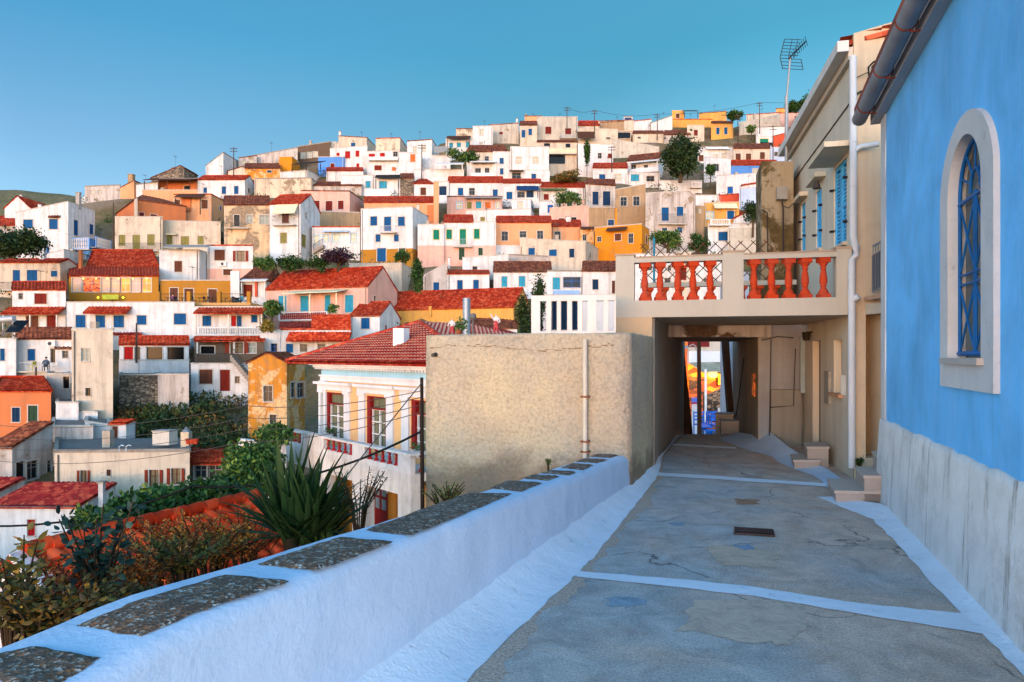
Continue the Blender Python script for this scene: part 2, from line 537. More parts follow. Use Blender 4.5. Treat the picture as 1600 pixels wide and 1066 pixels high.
def lime_material(name='whitewash', hx='b7cbe0', wear=.3, wearcol='7d7f82', sc=1.0, fine=.35):
    m, n, l, b = newmat(name)
    p = pos(n, l)
    c = hexc(hx)
    col = ramp(n, l, noise(n, l, p, 2.2 * sc, 6), [(.3, mul(c, .9)), (.7, mul(c, 1.05))])
    w = ramp(n, l, noise(n, l, p, 9 * sc, 10, .8, .5), [(.58, 0.), (.68, wear)])
    col = mix(n, l, w, col, hexc(wearcol))
    l.new(col, b.inputs['Base Color']); b.inputs['Roughness'].default_value = .85
    b.inputs['Specular IOR Level'].default_value = .25
    b1 = bump(n, l, None, noise(n, l, p, 4.5, 4, .5, .3), .3, .05)
    bump(n, l, b, noise(n, l, p, 45, 5, .6), fine, .01, b1)
    return m
LANE = lane_material()
LIME = lime_material(wear=.25)
LIMEF = lime_material('worn_whitewash', 'd6dfea', .6, '7d7c7a', 1.0, .6)

mb = MB()
ys = [.4 + i * .5 for i in range(24)] + [12.5 + i * .4 for i in range(8)] + [16, 18, 22, 26, 32, 40]
rows = []
for Y in ys:
    xl = xpar(Y) if Y < 7.9 else (1.37 + .37 * (Y - 7.9) if Y < 16.9 else 4.3 - .4 * (Y - 16.9))
    xl -= .15
    xr = xchurch(Y) + .2 if Y < 17 else xchurch(Y) + 1.5 * (Y - 17) * .3 + .2
    if Y > 7.7: xr = max(xr, 5.2)
    rows.append([V((xl + (xr - xl) * k / 12, Y, gz(Y))) for k in range(13)])
mb.grid(rows)
tag(mb.build('lane', LANE), kind='structure')

# whitewashed fillets along both walls
def ribbon(name, inner, outer, zin, mat, zo=.004, seg=5, jit=.012, seed=3):
    rr = random.Random(seed); rows = []
    for i in range(len(inner) - 1):
        for k in range(8):
            t = k / 8
            a = V(inner[i]).lerp(V(inner[i + 1]), t); b_ = V(outer[i]).lerp(V(outer[i + 1]), t)
            j = rr.uniform(-jit, jit)
            d = (b_ - a); d.z = 0
            if d.length: b_ = b_ + d.normalized() * j
            zi = zin[i] * (1 - t) + zin[i + 1] * t
            rows.append([V((a.x + (b_.x - a.x) * s / seg, a.y + (b_.y - a.y) * s / seg,
                            gz(a.y) + zo + zi * (1 - s / seg) ** 2)) for s in range(seg + 1)])
    m = MB(); m.grid(rows)
    return tag(m.build(name, mat), kind='structure')
lo = [G(728, 1066), G(835, 959), G(891, 908), G(925, 874), G(970, 818), G(998, 784), G(1030, 741), G(1037, 700), G(1057, 679)]
lo = [V((lo[0].x - .42 * (lo[0].y - 1.6), 1.6, 0))] + lo
li = [V((xpar(p.y) - .03, p.y, 0)) if p.y < 7.9 else V((1.40 + .37 * (p.y - 7.9) - .05, p.y, 0)) for p in lo]
ribbon('painted_edge', li, lo, [.16] * 7 + [.1] * 4, LIMEF, seed=4)
_rr = random.Random(8)
lo2 = [V((p.x + _rr.uniform(.05, .16) * (1 if p.y < 9 else .4), p.y - .02, 0)) for p in lo]
GRIT, _n, _l, _b = newmat('gritty_edge')
_p = pos(_n, _l)
_l.new(ramp(_n, _l, noise(_n, _l, _p, 60, 4, .8), [(.35, hexc('8a786c')), (.5, hexc('b4a090')), (.65, hexc('c8b8a8'))]), _b.inputs['Base Color']); _b.inputs['Roughness'].default_value = .95
bump(_n, _l, _b, noise(_n, _l, _p, 50, 4), .8, .02)
ribbon('gritty_edge', lo, lo2, [0] * len(lo), GRIT, .002, 2, .05, 9)
ro = [G(1600, 1054), G(1504, 964), G(1403, 852), G(1364, 812), G(1313, 792), G(1270, 775)]
ro = [V((ro[0].x - .36 * (ro[0].y - 1.4), 1.4, 0))] + ro
ri = [V((xchurch(p.y) + .03, p.y, 0)) if p.y < 7.5 else V((4.2, p.y, 0)) for p in ro]
ri[-2] = V((3.9, ri[-2].y, 0)); ri[-1] = G(1288, 775)
ribbon('painted_edge', ri, ro, [.12, .12, .12, .1, .06, .03, .0], LIMEF, seed=5)
ro = [G(1292, 762), G(1285, 752), G(1270, 743), G(1240, 733), G(1217, 723), G(1207, 714), G(1160, 701), G(1140, 693), G(1120, 683)]
ri = [G(1320, 762), G(1312, 749), G(1290, 735), G(1255, 722), G(1232, 712), G(1200, 695), G(1190, 694), G(1175, 686), G(1150, 678)]
ribbon('painted_edge', ri, ro, [.02, .02, .03, .08, .14, .26, .14, .08, .04], LIME, seed=6)
def stripe(pts_top, pts_bot, seed):
    m = MB()
    irregular(m, [G(*p) for p in pts_top] + [G(*p) for p in pts_bot[::-1]], .006, .008, 6, 0, seed)
    tag(m.build('painted_stripe', LIMEF), kind='structure')
stripe([(905, 894), (1050, 905), (1178, 918), (1350, 945), (1525, 962)], [(898, 902), (1050, 918), (1178, 933), (1350, 962), (1535, 992)], 1)
stripe([(1028, 739), (1110, 744), (1200, 750), (1290, 756)], [(1028, 744), (1110, 749), (1200, 755), (1290, 761)], 2)
stripe([(1040, 693), (1150, 699)], [(1040, 696), (1150, 702)], 3)
# repairs in the concrete
def patch(pts, hx, seed, z=.005, rough=.8):
    m = MB(); irregular(m, [G(*p) for p in pts], z, .03, 5, 0, seed)
    mt, n, l, b = newmat('repair_mortar')
    p = pos(n, l); c = hexc(hx)
    col = ramp(n, l, noise(n, l, p, 6, 10, .75, 1.0), [(.32, mul(c, .72)), (.5, c), (.7, mul(c, 1.2))])
    l.new(col, b.inputs['Base Color']); b.inputs['Roughness'].default_value = rough
    bump(n, l, b, noise(n, l, p, 12, 8, .7, 1), .7, .03)
    tag(m.build('lane_patch', mt), kind='structure')
patch([(1085, 938), (1240, 940), (1262, 975), (1235, 1010), (1180, 1005), (1060, 985)], 'c0ac9a', 11, .004)
patch([(1105, 855), (1160, 850), (1215, 865), (1212, 888), (1130, 885)], 'bca894', 13, .004)
patch([(1150, 852), (1172, 852), (1176, 860), (1152, 860)], '7c93aa', 15, .0075)
patch([(945, 936), (985, 932), (1015, 943), (985, 950), (950, 947)], '8299a8', 16, .004)
patch([(1150, 780), (1185, 781), (1186, 788), (1155, 789)], '9a745a', 17, .004)
patch([(1045, 817), (1070, 816), (1072, 822), (1047, 822)], '8299a8', 19, .004)
# drain grate
root = empty('drain_grate', G(1180, 833), 'rusty dark brown iron drain grate set in the middle of the concrete lane', 'drain')
mb = MB(); c = [G(1148, 827), G(1209, 831), G(1211, 840), G(1147, 836)]
for q in c: q.z = .006
mb.face(c[::-1])
mb.build('drain_pit', paint('1c1410', .9), root)
mb = MB()
def lp(a, b_, t): return a.lerp(b_, t)
for k in range(15):
    t0, t1 = k / 14.5, k / 14.5 + .035
    q = [lp(c[0], c[1], t0), lp(c[0], c[1], t1), lp(c[3], c[2], t1), lp(c[3], c[2], t0)]
    mb.face([V((x.x, x.y, .016)) for x in q][::-1])
for a, b_ in ((c[0], c[1]), (c[3], c[2]), (lp(c[0], c[3], .45), lp(c[1], c[2], .45))):
    mb.box(V((a.x, a.y, .008)), (b_ - a), V((0, .025, 0)), V((0, 0, .01)))
mb.build('grate_bars', paint('483834', .8, .4), root)

# ================================================================ whitewashed parapet
pw = lambda Y: float(np.interp(Y, [2.0, 2.4, 2.9, 3.7, 8], [.50, .47, .41, .38, .40])) + .03      # width of the top
_hy = [(1.2, .70), (1.9, .687), (2.32, .721), (3.26, .686), (4.7, .60), (6.04, .53), (7.97, .435), (8.3, .43)]
def ph(Y): return float(np.interp(Y, [a for a, b_ in _hy], [b_ for a, b_ in _hy]))
nrm = V((-.921, .390, 0)) # outward (valley side)
root = empty('parapet_wall', (xpar(4) - .2, 4, 0), 'long low whitewashed parapet wall with dark pebbled stones set in its top', 'wall')
mb = MB(); rows = []
rr = random.Random(2)
Y = .9
while Y < 8.25:
    h = ph(Y); w = pw(Y); b0 = V((xpar(Y), Y, 0))
    j = lambda s=.008: rr.uniform(-s, s)
    sec = [(0, -.05), (.0, h * .3), (.008, h * .6), (.012, h - .07), (.03, h - .022), (.075, h - .004), (w * .35, h), (w * .65, h),
           (w - .07, h), (w - .02, h - .03), (w, h - .1), (w + .02, h - .6), (w + .05, -2.2)]
    rows.append([b0 + nrm * (a + j()) + V((0, 0, z + (j() if 0 < z < h - .05 else 0))) for a, z in sec])
    Y += .12
mb.grid(rows)
k = len(rows[0])
mb.face(rows[-1], 0)
mb.build('wall_body', LIME, root)
def pebble():
    m, n, l, b = newmat('pebbled_stone')
    p = pos(n, l)
    v = n.new('ShaderNodeTexVoronoi'); v.inputs['Scale'].default_value = 85; l.new(p, v.inputs['Vector'])
    sp = n.new('ShaderNodeSeparateColor'); l.new(v.outputs['Color'], sp.inputs[0])
    col = ramp(n, l, sp.outputs[0], [(.0, hexc('3e2e24')), (.5, hexc('64503f')), (.66, hexc('9a5f2c')), (.78, hexc('8f8478')), (.92, hexc('b8b4ac'))])
    g = ramp(n, l, noise(n, l, p, 14, 8, .8), [(.4, 0.), (.6, 1.)])
    col = mix(n, l, g, hexc('4c3c30'), col)
    li_ = ramp(n, l, noise(n, l, p, 7, 8, .8), [(.68, 0.), (.74, .5)])
    col = mix(n, l, li_, col, hexc('a8a8a8'))
    l.new(col, b.inputs['Base Color']); b.inputs['Roughness'].default_value = .9
    bump(n, l, b, v.outputs['Distance'], .5, .008)
    return m
PEB = pebble()
def topz(q): return ph(q.y - .39 * (xpar(q.y) - q.x) / 1.086)
def on_top(px, py):
    h = .65
    for _ in range(8): q = G(px, py, h); h = topz(q)
    return q
STONES = [((-60, 1030), (50, 1092), (156, 1029), (50, 1012)), ((117, 978), (222, 996), (457, 908), (352, 898)), ((397, 883), (497, 892), (618, 847), (528, 840)),
          ((566, 829.5), (643, 837), (802, 771), (731, 770)), ((764, 763.5), (814, 768.7), (848, 755), (791, 751.6)), ((813, 748), (856, 751.6), (874.5, 744.7), (831, 743)),
          ((844, 740), (889, 743), (901, 738), (858, 736)), ((875, 731.7), (911, 735), (928, 727), (892, 725)), ((899, 722), (933, 724), (950, 719), (911, 717)), ((922, 714), (954, 716), (969, 711), (933, 709.5))]
for qd in STONES:
    nl, nr, fr_, fl = [on_top(*p) for p in qd]
    N, M_ = 16, 8; rows = []
    for i in range(N + 1):
        t = i / N; r_ = []
        for k_ in range(M_ + 1):
            w = k_ / M_
            # round the corners a little and roughen the outline
            cw = .5 + (w - .5) * (1 - .04 * max(0, 1 - min(t, 1 - t) / .12) ** 2)
            ct = .5 + (t - .5) * (1 - .02 * max(0, 1 - min(w, 1 - w) / .2) ** 2)
            p_ = nl.lerp(fl, ct).lerp(nr.lerp(fr_, ct), cw)
            edge = i in (0, N) or k_ in (0, M_)
            j_ = .007 if edge else .003
            rows_z = topz(p_) + (.001 if edge else .012 + rr.uniform(-.002, .002))
            r_.append(V((p_.x + rr.uniform(-j_, j_), p_.y + rr.uniform(-j_, j_), rows_z)))
        rows.append(r_)
    mb = MB(); mb.grid(rows, 0, True); mb.build('coping_stone', PEB, root)

# ================================================================ roughcast block with drainpipe
def roughcast(hx='c8b898', d2='aea494', st=.9):
    m, n, l, b = newmat('roughcast')
    p = pos(n, l); c = hexc(hx)
    col = ramp(n, l, noise(n, l, p, .9, 6, .6), [(.35, c), (.62, hexc(d2))])
    pk = ramp(n, l, noise(n, l, p, 2.4, 5), [(.5, 0.), (.7, .5)])
    col = mix(n, l, pk, col, hexc('b8a488'))
    fn = ramp(n, l, noise(n, l, p, 26, 5, .7), [(.3, .72), (.55, 1.06)])
    col = mix(n, l, 1., col, fn, 'MULTIPLY')
    sep = n.new('ShaderNodeSeparateXYZ'); l.new(p, sep.inputs[0])
    # damp, mossy foot and the crack line near the top have a shape of their own
    nz = noise(n, l, p, 1.6, 8, .7, .6)
    ad = n.new('ShaderNodeMath'); ad.operation = 'MULTIPLY_ADD'; ad.inputs[1].default_value = 1.1; l.new(nz, ad.inputs[0]); l.new(sep.outputs[2], ad.inputs[2])
    dk = ramp(n, l, ad.outputs[0], [(.72, .7), (.98, 0.)])
    col = mix(n, l, dk, col, hexc('6f6250'))
    l.new(col, b.inputs['Base Color']); b.inputs['Roughness'].default_value = .95
    b.inputs['Specular IOR Level'].default_value = .15
    b1 = bump(n, l, None, noise(n, l, p, 22, 5, .7, .3), st, .05)
    b2 = bump(n, l, None, noise(n, l, p, 4, 3), .4, .1, b1)
    nw = n.new('ShaderNodeMath'); nw.operation = 'MULTIPLY_ADD'; nw.inputs[1].default_value = .16
    l.new(noise(n, l, p, 5, 8, .8), nw.inputs[0]); l.new(sep.outputs[2], nw.inputs[2])
    ck = ramp(n, l, nw.outputs[0], [(.0, 1.), (1.0, 1.)])
    bump(n, l, b, ck, .1, .01, b2)
    return m
RC = roughcast()
root = empty('roughcast_block', (0.2, 8.9, 0), 'big beige roughcast block with a thin drainpipe at the far end of the white parapet', 'building')
mb = MB()
fp = [V((-1.11, 8.65)), V((1.37, 7.9)), V((2.0, 9.6)), V((-.4, 10.9))]
TZ = 1.865
def prism(mb, fp, z0, z1, mi=0, sub=1):
    n_ = len(fp)
    for i in range(n_):
        a, b_ = fp[i], fp[(i + 1) % n_]
        mb.face([V((a.x, a.y, z0)), V((b_.x, b_.y, z0)), V((b_.x, b_.y, z1)), V((a.x, a.y, z1))], mi)
    mb.face([V((p.x, p.y, z1)) for p in fp], mi)
# rounded-edge block: rings of the outline drawn in near the top
def rring(z, ins, rr_):
    c = sum(fp, V((0, 0))) / 4; pts = []
    for i in range(4):
        a, b_ = fp[i], fp[(i + 1) % 4]
        for k in range(14):
            t = k / 14
            e = min(t, 1 - t) * (b_ - a).length
            cr = .018 * max(0, 1 - e / .06) ** 2
            q = a.lerp(b_, t); d = (c - q).normalized()
            q = q + d * (ins + cr + rr_.uniform(-.008, .008))
            pts.append(V((q.x, q.y, z + (rr_.uniform(-.012, .012) if z > 1.7 else 0))))
    return pts
rr = random.Random(5)
mb.grid([rring(z, i, rr) for z, i in ((-3.5, 0), (-1, 0), (0, 0), (.6, 0), (1.2, 0), (1.6, 0), (TZ - .03, .002), (TZ - .008, .008), (TZ, .025), (TZ + .002, .35))], 0, True, True)
mb.face(rring(TZ + .002, .35, rr), 0)
mb.build('wall', RC, root)
Fb = Face((-1.11, 8.65), (1.37, 7.9))
mb = MB()
u, z1 = Fb.hit(914, 530, .06); _, z0 = Fb.hit(914, 712, .06)
mb.tube([Fb.pt(u, z0 - .4, .055), Fb.pt(u, z1, .055)], .028, 10)
mb.build('drainpipe', paint('b9b3a6', .5, .1), root)
for yy in (620, 690, 706):
    mb = MB(); _, z = Fb.hit(914, yy, .05); Fb.box(mb, u - .05, u + .05, z - .01, z + .01, .0, .09); mb.build('pipe_clip', paint('7a4a32', .8), root)
mb = MB(); u2, z2 = Fb.hit(681, 554, 0); mb.tube([Fb.pt(u2, z2, -.02), Fb.pt(u2, z2 - .01, .1)], [.03, .025], 8)
mb.build('spout', paint('4a443c', .9), root)
# crack under the coping: a shallow row of missing plaster, modelled as dark slivers
mb = MB(); rr = random.Random(9); uu = .05; zc = TZ - .17
while uu < Fb.L - .2:
    w = rr.uniform(.03, .14); zc = TZ - .17 + .035 * math.sin(uu * 3.1) + rr.uniform(-.012, .012)
    mb.face([Fb.pt(uu, zc, .003), Fb.pt(uu + w, zc + rr.uniform(-.01, .01), .003), Fb.pt(uu + w * .8, zc + rr.uniform(.006, .014), .003), Fb.pt(uu + w * .2, zc + rr.uniform(.004, .012), .003)])
    uu += w * rr.uniform(.6, .95)
mb.build('crack', paint('8a745a', .95, .3), root)

# slatted white screen on the block
root = empty('slatted_screen', P(895, 516, 9), 'white concrete screen of upright slats standing on the roughcast block', 'fence')
Fs = Face((P(830, 516, 9.1).x, 9.1), (P(962, 516, 8.95).x, 8.95))
M_SL = plaster('d9d2ca', .25)
mb = MB(); zb_, zt_ = EYE + .0375 * 9 - .06, EYE + 95 / F * 9
Fs.box(mb, 0, Fs.L, zt_ - .075, zt_, -.12, 0); Fs.box(mb, 0, Fs.L, zb_, zb_ + .05, -.12, 0)
mb.build('rail', M_SL, root)
edges = [720, 775, 815, 845, 880, 905, 945, 975, 1010, 1040, 1072, 1128, 1172, 1200, 1240, 1250]
for i in range(0, 16, 2):
    a, _ = Fs.hit(650 + edges[i] / 4, 500); b_, _ = Fs.hit(650 + edges[i + 1] / 4, 500)
    mb = MB(); Fs.box(mb, a, b_, zb_ + .05, zt_ - .075, -.11, -.005); mb.build('slat', M_SL, root)

# ================================================================ balustraded bridge over the lane
CREAM = plaster('aca292', .22, bs_=.35)
CREAMW = plaster('b2aa9a', .2, bs_=.35)
Fg = Face((P(962, 500, 9.6).x, 9.6), (P(1331, 500, 8.9).x, 8.9))
root = empty('balcony_bridge', (3, 9.4, 2.1), 'cream masonry bridge balcony with orange balusters spanning the lane', 'bridge')
ZD = 2.135
uL = Fg.hit(962, 500)[0]; uLL = Fg.hit(991, 450)[0]; uM0, uM1 = Fg.hit(1129, 450)[0], Fg.hit(1162, 450)[0]; uR = Fg.hit(1307, 450)[0]; uE = Fg.L
zs_ = Fg.hit(1060, 469)[1]; zr0 = Fg.hit(1060, 408.5)[1]; zr1 = Fg.hit(1060, 401)[1]; zcap = Fg.hit(1145, 394)[1]
mb = MB(); Fg.box(mb, Fg.hit(1018, 490)[0], uE, ZD, ZD + .13, -2.95, -.18); mb.build('deck', plaster('b49c80', .4), root)
mb = MB(); Fg.box(mb, Fg.hit(990, 490)[0], uE, ZD, zs_, -.18, 0)
for a, b_, c_ in ((uL, uLL, 0), (uM0, uM1, 0), (uR, uE, 0)): Fg.box(mb, a, b_, zs_ if a > 0.1 else ZD, zcap, -.19, .002)
mb.build('parapet', CREAMW, root)
mb = MB()
for a, b_ in ((uLL, uM0), (uM1, uR)): Fg.box(mb, a, b_, zr0, zr1, -.17, .0)
mb.build('handrail', CREAMW, root)
mb = MB()
for a, b_ in ((uL, uLL), (uM0, uM1), (uR, uE)): Fg.box(mb, a - .012, b_ + .012, zcap, zcap + .025, -.2, .015)
for a, b_ in ((uLL, uM0), (uM1, uR)): Fg.box(mb, a + .013, b_ - .013, zr1, zr1 + .018, -.18, .01)
mb.build('coping', plaster('a8917a', .5), root)
mb = MB(); Fg.box(mb, uL, Fg.hit(1019, 490)[0], 1.75, ZD + .002, -.6, -.004); mb.build('pier', plaster('b8a080', .35, bs_=.4), root)
BAL = plaster('b83c18', .35, bs_=.3)
def baluster(c, h, w, parent, mat=BAL, n_=14, name='baluster'):
    mb = MB()
    mb.box(c + V((-w, -w, 0)), (2 * w, 0, 0), (0, 2 * w, 0), (0, 0, h * .1))
    mb.box(c + V((-w, -w, h * .88)), (2 * w, 0, 0), (0, 2 * w, 0), (0, 0, h * .12))
    pr = [(.92, .1), (.98, .13), (.75, .19), (.45, .255), (.42, .27), (.62, .285), (.62, .30), (.5, .315), (.66, .36), (.72, .42), (.70, .48), (.58, .60), (.46, .68), (.44, .72), (.6, .735), (.6, .75), (.46, .765), (.5, .79), (.8, .84), (.9, .88)]
    mb.lathe(c, [(r_ * w, z * h) for r_, z in pr], n_)
    return mb.build(name, mat, parent)
for bx in (1007, 1031, 1059, 1083, 1110, 1179, 1207, 1234, 1260, 1289):
    u, _ = Fg.hit(bx, 450); baluster(Fg.pt(u, zs_, -.09), zr0 - zs_, .07, root)
Fr = Face((P(1000, 450, 12.15).x, 12.15), (P(1245, 450, 11.6).x, 11.6))
mb = MB(); zq = Fr.hit(1070, 448)[1]; Fr.box(mb, 0, Fr.L, zq, zq + .08, -.15, 0); Fr.box(mb, 0, Fr.L, ZD, ZD + .25, -.15, 0); mb.build('handrail', CREAM, root)
for k in range(9):
    u = .17 + k * .265
    if u < Fr.L: baluster(Fr.pt(u, ZD + .25, -.08), zq - ZD - .25, .06, root, BAL, 8)
# crossed trellis
root = empty('trellis_fence', (P(1110, 440, 12).x, 12.0, 2.3), 'thin brown criss-cross trellis standing behind the bridge handrail', 'fence')
mb = MB(); z0, z1 = zq + .08, EYE + (556 - 378) / F * 12
k = -4
while k * .21 < Fr.L:
    for s in (1, -1):
        u0 = k * .21 + (0 if s > 0 else z1 - z0); u1 = u0 + s * (z1 - z0)
        t0, t1 = 0., 1.
        for (lim, sg) in ((0, 1), (Fr.L * .86, -1)):
            for _ in (0,):
                f0, f1 = (u0 - lim) * sg, (u1 - lim) * sg
                if f0 < 0 and f1 < 0: t0, t1 = 1, 0
                elif f0 < 0: t0 = max(t0, -f0 / (f1 - f0))
                elif f1 < 0: t1 = min(t1, f0 / (f0 - f1))
        if t1 - t0 > .02:
            mb.tube([Fr.pt(u0 + (u1 - u0) * t, z0 + (z1 - z0) * t, -.1 - .015 * s) for t in (t0, t1)], .008, 4)
    k += 1
mb.build('lattice', paint('5a3f30', .8), root)
mb = MB(); mb.tube([Fr.pt(Fr.hit(1022, 448)[0], z0, -.1), Fr.pt(Fr.hit(1022, 448)[0], z1 + .1, -.1)], .02, 6); mb.build('post', paint('2f7f9c', .6), root)

# ================================================================ cream house with blue shutters, right
HA, HB = (5.463, 13.4), (4.446, 8.9)
Fh = Face(HA, HB)
HOUSE = plaster('c6baa6', .3, bs_=.4)
root = empty('cream_house', (4.9, 10, 0), 'cream two storey house with blue louvred shutters and a white downpipe on the lane', 'house')
EZ = 5.5
uu = lambda px, off=0: Fh.hit(px, 300, off)[0]
zz = lambda px, py, off=0: Fh.hit(px, py, off)[1]
sh = [(1303, 1323, 267, 390), (1275, 1284, 302, 393), (1252, 1258.5, 322, 397)]
holes = []
for a, b_, yt, yb in sh: holes.append((uu(a), uu(b_), zz(a, yb), zz(a, yt)))
dn = (uu(1270), uu(1282), .05, zz(1276, 532)); nc = (uu(1303), uu(1316), zz(1310, 615), zz(1310, 531))
mb = MB(); wall_holes(mb, Fh, 0, Fh.L, 0, EZ, EZ, holes + [dn, nc], .1)
Pb = [V((HA[0], HA[1], 0)), V((HA[0] + 5, HA[1] - 1, 0)), V((HB[0] + 5, HB[1] - 1, 0))]
mb.face([V((p.x, p.y, z)) for p, z in ((Pb[0], 0), (Pb[1], 0), (Pb[1], EZ), (Pb[0], EZ))])
mb.build('wall', HOUSE, root)
mb = MB(); Fh.box(mb, dn[0], dn[1], dn[2], dn[3], -.16, -.101); Fh.box(mb, dn[1] - .06, dn[1], dn[2], dn[3], -.1, -.07)
mb.build('door', paint('5c4636', .7, .3), root)
mb = MB(); Fh.box(mb, nc[0], nc[1], nc[2], nc[3], -.16, -.101); mb.build('niche_panel', plaster('b9a27c', .4), root)
mb = MB(); Fh.box(mb, nc[0] - .05, nc[1] + .05, nc[2] - .05, nc[2], -.1, .06); mb.build('niche_sill', plaster('b98a68', .3), root)
BLU = paint('3f9fd0', .5, .08)
for (u0, u1, z0, z1) in holes:
    mb = MB(); um = (u0 + u1) / 2
    for a, b_ in ((u0, um - .008), (um + .008, u1)):
        fw = .05
        Fh.box(mb, a, a + fw, z0, z1, -.06, -.02); Fh.box(mb, b_ - fw, b_, z0, z1, -.06, -.02)
        for zq_ in (z0, z0 + (z1 - z0) * .45, z1 - fw): Fh.box(mb, a + fw, b_ - fw, zq_, zq_ + fw, -.06, -.02)
        z = z0 + fw
        while z < z1 - fw - .03:
            mb.box(Fh.pt(a + fw, z, -.055), Fh.U3 * (b_ - a - 2 * fw), Fh.N3 * .022 - V((0, 0, .02)) , V((0, 0, .035)) , 0)
            z += .052
    s_ = mb.build('shutter', BLU, root)
    mb = MB(); Fh.box(mb, u0, u1, z0, z1, -.12, -.099); mb.build('shutter_back', paint('1f4e68', .8), s_)
    for zq_ in (z0 + .25, z1 - .3):
        for a in (u0 - .05, u1):
            mb = MB(); Fh.box(mb, a, a + .05, zq_, zq_ + .03, -.02, .05); mb.build('hinge', paint('1a1a1c', .6), s_)
    mb = MB(); Fh.box(mb, u0 - .04, u1 + .04, z0 - .05, z0 - .002, -.08, .06); mb.build('sill', CREAM, root)
for (ax, ay, oo, bx_, h_) in ((1262, 264, .36, 1288, .07), (1258, 294, .16, 1273, .07), (1239, 318, .14, 1249, .07)):
    u0, z0 = Fh.hit(ax, ay, oo); u1 = Fh.hit(bx_, 250, oo)[0]
    mb = MB()
    Fh.box(mb, u0, u1, z0, z0 + h_, 0.001, oo)
    mb.build('window_canopy', plaster('c9b79c', .35), root)
# eave, gutter and tiles
mb = MB(); Fh.box(mb, -.1, Fh.L + .02, EZ - .04, EZ + .12, 0.002, .06); mb.build('cornice', plaster('b9ac9c', .3), root)
mb = MB()
Fh.box(mb, -.15, Fh.L + .05, EZ + .06, EZ + .09, .062, .20); Fh.box(mb, -.15, Fh.L + .05, EZ + .09, EZ + .2, .18, .20); Fh.box(mb, -.15, Fh.L + .05, EZ + .09, EZ + .2, .062, .08)
Fh.box(mb, Fh.L + .03, Fh.L + .05, EZ + .09, EZ + .2, .08, .18)
mb.build('gutter', paint('c4bfb8', .45, .08), root)
mb = MB(); a = Fh.pt(-.1, EZ + .2, .14); b_ = Fh.pt(Fh.L, EZ + .2, .14)
dd = -Fh.N3 * 2.0 + V((0, 0, .38))
tile_sheet(mb, a, b_, b_ + dd, a + dd, .22, .05, 8, .06, .02)
mb.build('roof', tilemat('a8452c', .4, .3), root)
# taller end volume facing the camera, with doorway recess
Fe = Face((4.44, 8.87), (6.4, 8.87))
ue = lambda px: Fe.hit(px, 300)[0]
ze = lambda px, py: Fe.hit(px, py)[1]
mb = MB(); dr = (ue(1353), ue(1381), ze(1360, 716), ze(1365, 487))
wall_holes(mb, Fe, 0, Fe.L, 0, ze(1339, 52), ze(1432, 13) + .25, [dr], .35)
ztop = ze(1339, 52)
mb.face([V((4.44, 8.87, EZ - .5)), V((4.44, 8.87, ztop)), V((5.4, 13, ztop)), V((5.4, 13, EZ - .5))])
mb.build('end_wall', plaster('c0ac90', .4, bs_=.4), root)
mb = MB(); mb.face([Fe.pt(dr[0], dr[2], -.349), Fe.pt(dr[1], dr[2], -.349), Fe.pt(dr[1], dr[3], -.349), Fe.pt(dr[0], dr[3], -.349)])
mb.build('recess_panel', plaster('b08f66', .6, .1), root)
mb = MB(); mb.box(Fe.pt(ue(1352), ze(1352, 492), .0), V((.35, 0, .03)), V((0, -.12, 0)), V((0, 0, .14))); mb.build('lintel', CREAMW, root)
mb = MB(); mb.box(Fe.pt(ue(1350), ze(1352, 470), .0), V((.3, -.02, .05)), V((0, -.2, 0)), V((0, 0, .05))); mb.build('ledge', plaster('a88f78', .5), root)
g0 = Fe.pt(ue(1353), ze(1353, 458), .16); g1 = Fe.pt(ue(1372), ze(1372, 445), .3)
mb = MB(); H_ = .58
mb.box(g0, g1 - g0, V((0, .012, 0)), V((0, 0, H_ * .8))); mb.build('window_screen', paint('4a4f58', .6, .2), root)
mb = MB()
for t in np.linspace(0, 1, 8): q = g0.lerp(g1, float(t)); mb.tube([q + V((0, -.015, -.02)), q + V((0, -.015, H_))], .005, 4)
mb.tube([g0 + V((0, -.015, H_)), g1 + V((0, -.015, H_))], .016, 6); mb.tube([g0 + V((0, -.015, H_ * .8)), g1 + V((0, -.015, H_ * .8))], .01, 5); mb.tube([g0 + V((0, -.015, 0)), g1 + V((0, -.015, 0))], .01, 5)
mb.build('railing', paint('6d7074', .5, .1, .3), root)
# downpipe on the corner
mb = MB(); pp = lambda px, py, Y=8.80: P(px, py, Y)
path = [pp(1333, 88), pp(1333, 100), pp(1333, 370), pp(1335, 380), pp(1338, 388), pp(1337, 398), pp(1332, 406), pp(1331, 418), pp(1331, 731)]
mb.tube(path, .043, 12)
for yy in (165, 222, 290, 335, 433, 536, 580, 663, 723):
    q = pp(1333 if yy < 380 else 1331, yy); mb.tube([q - V((0, 0, .008)), q + V((0, 0, .008))], .05, 12)
mb.tube([pp(1333, 236), pp(1345, 229), pp(1374, 225, 8.7)], .035, 10)
mb.tube([pp(1331, 470), pp(1342, 463, 8.74)], .04, 10)
mb.build('downpipe', paint('b7bcc0', .4, .06), root)
mb = MB(); mb.box(pp(1314, 617, 9.35), (.12, 0, 0), (.02, -.1, 0), (0, 0, .27)); mb.build('meter_box', paint('c3bfb2', .5), root)
mb = MB(); u0 = uu(1291); Fh.box(mb, u0, uu(1298), zz(1295, 631), zz(1295, 580), .0, .03); mb.build('meter_cover', paint('8c8578', .6), root)
mb = MB(); q = Fh.pt(uu(1270), zz(1270, 519), .1); mb.tube([q, q - V((0, 0, .14))], [.07, .05], 10); mb.tube([q, q - Fh.N3 * .1], .015, 6); mb.build('wall_lamp', paint('2c2622', .6), root)
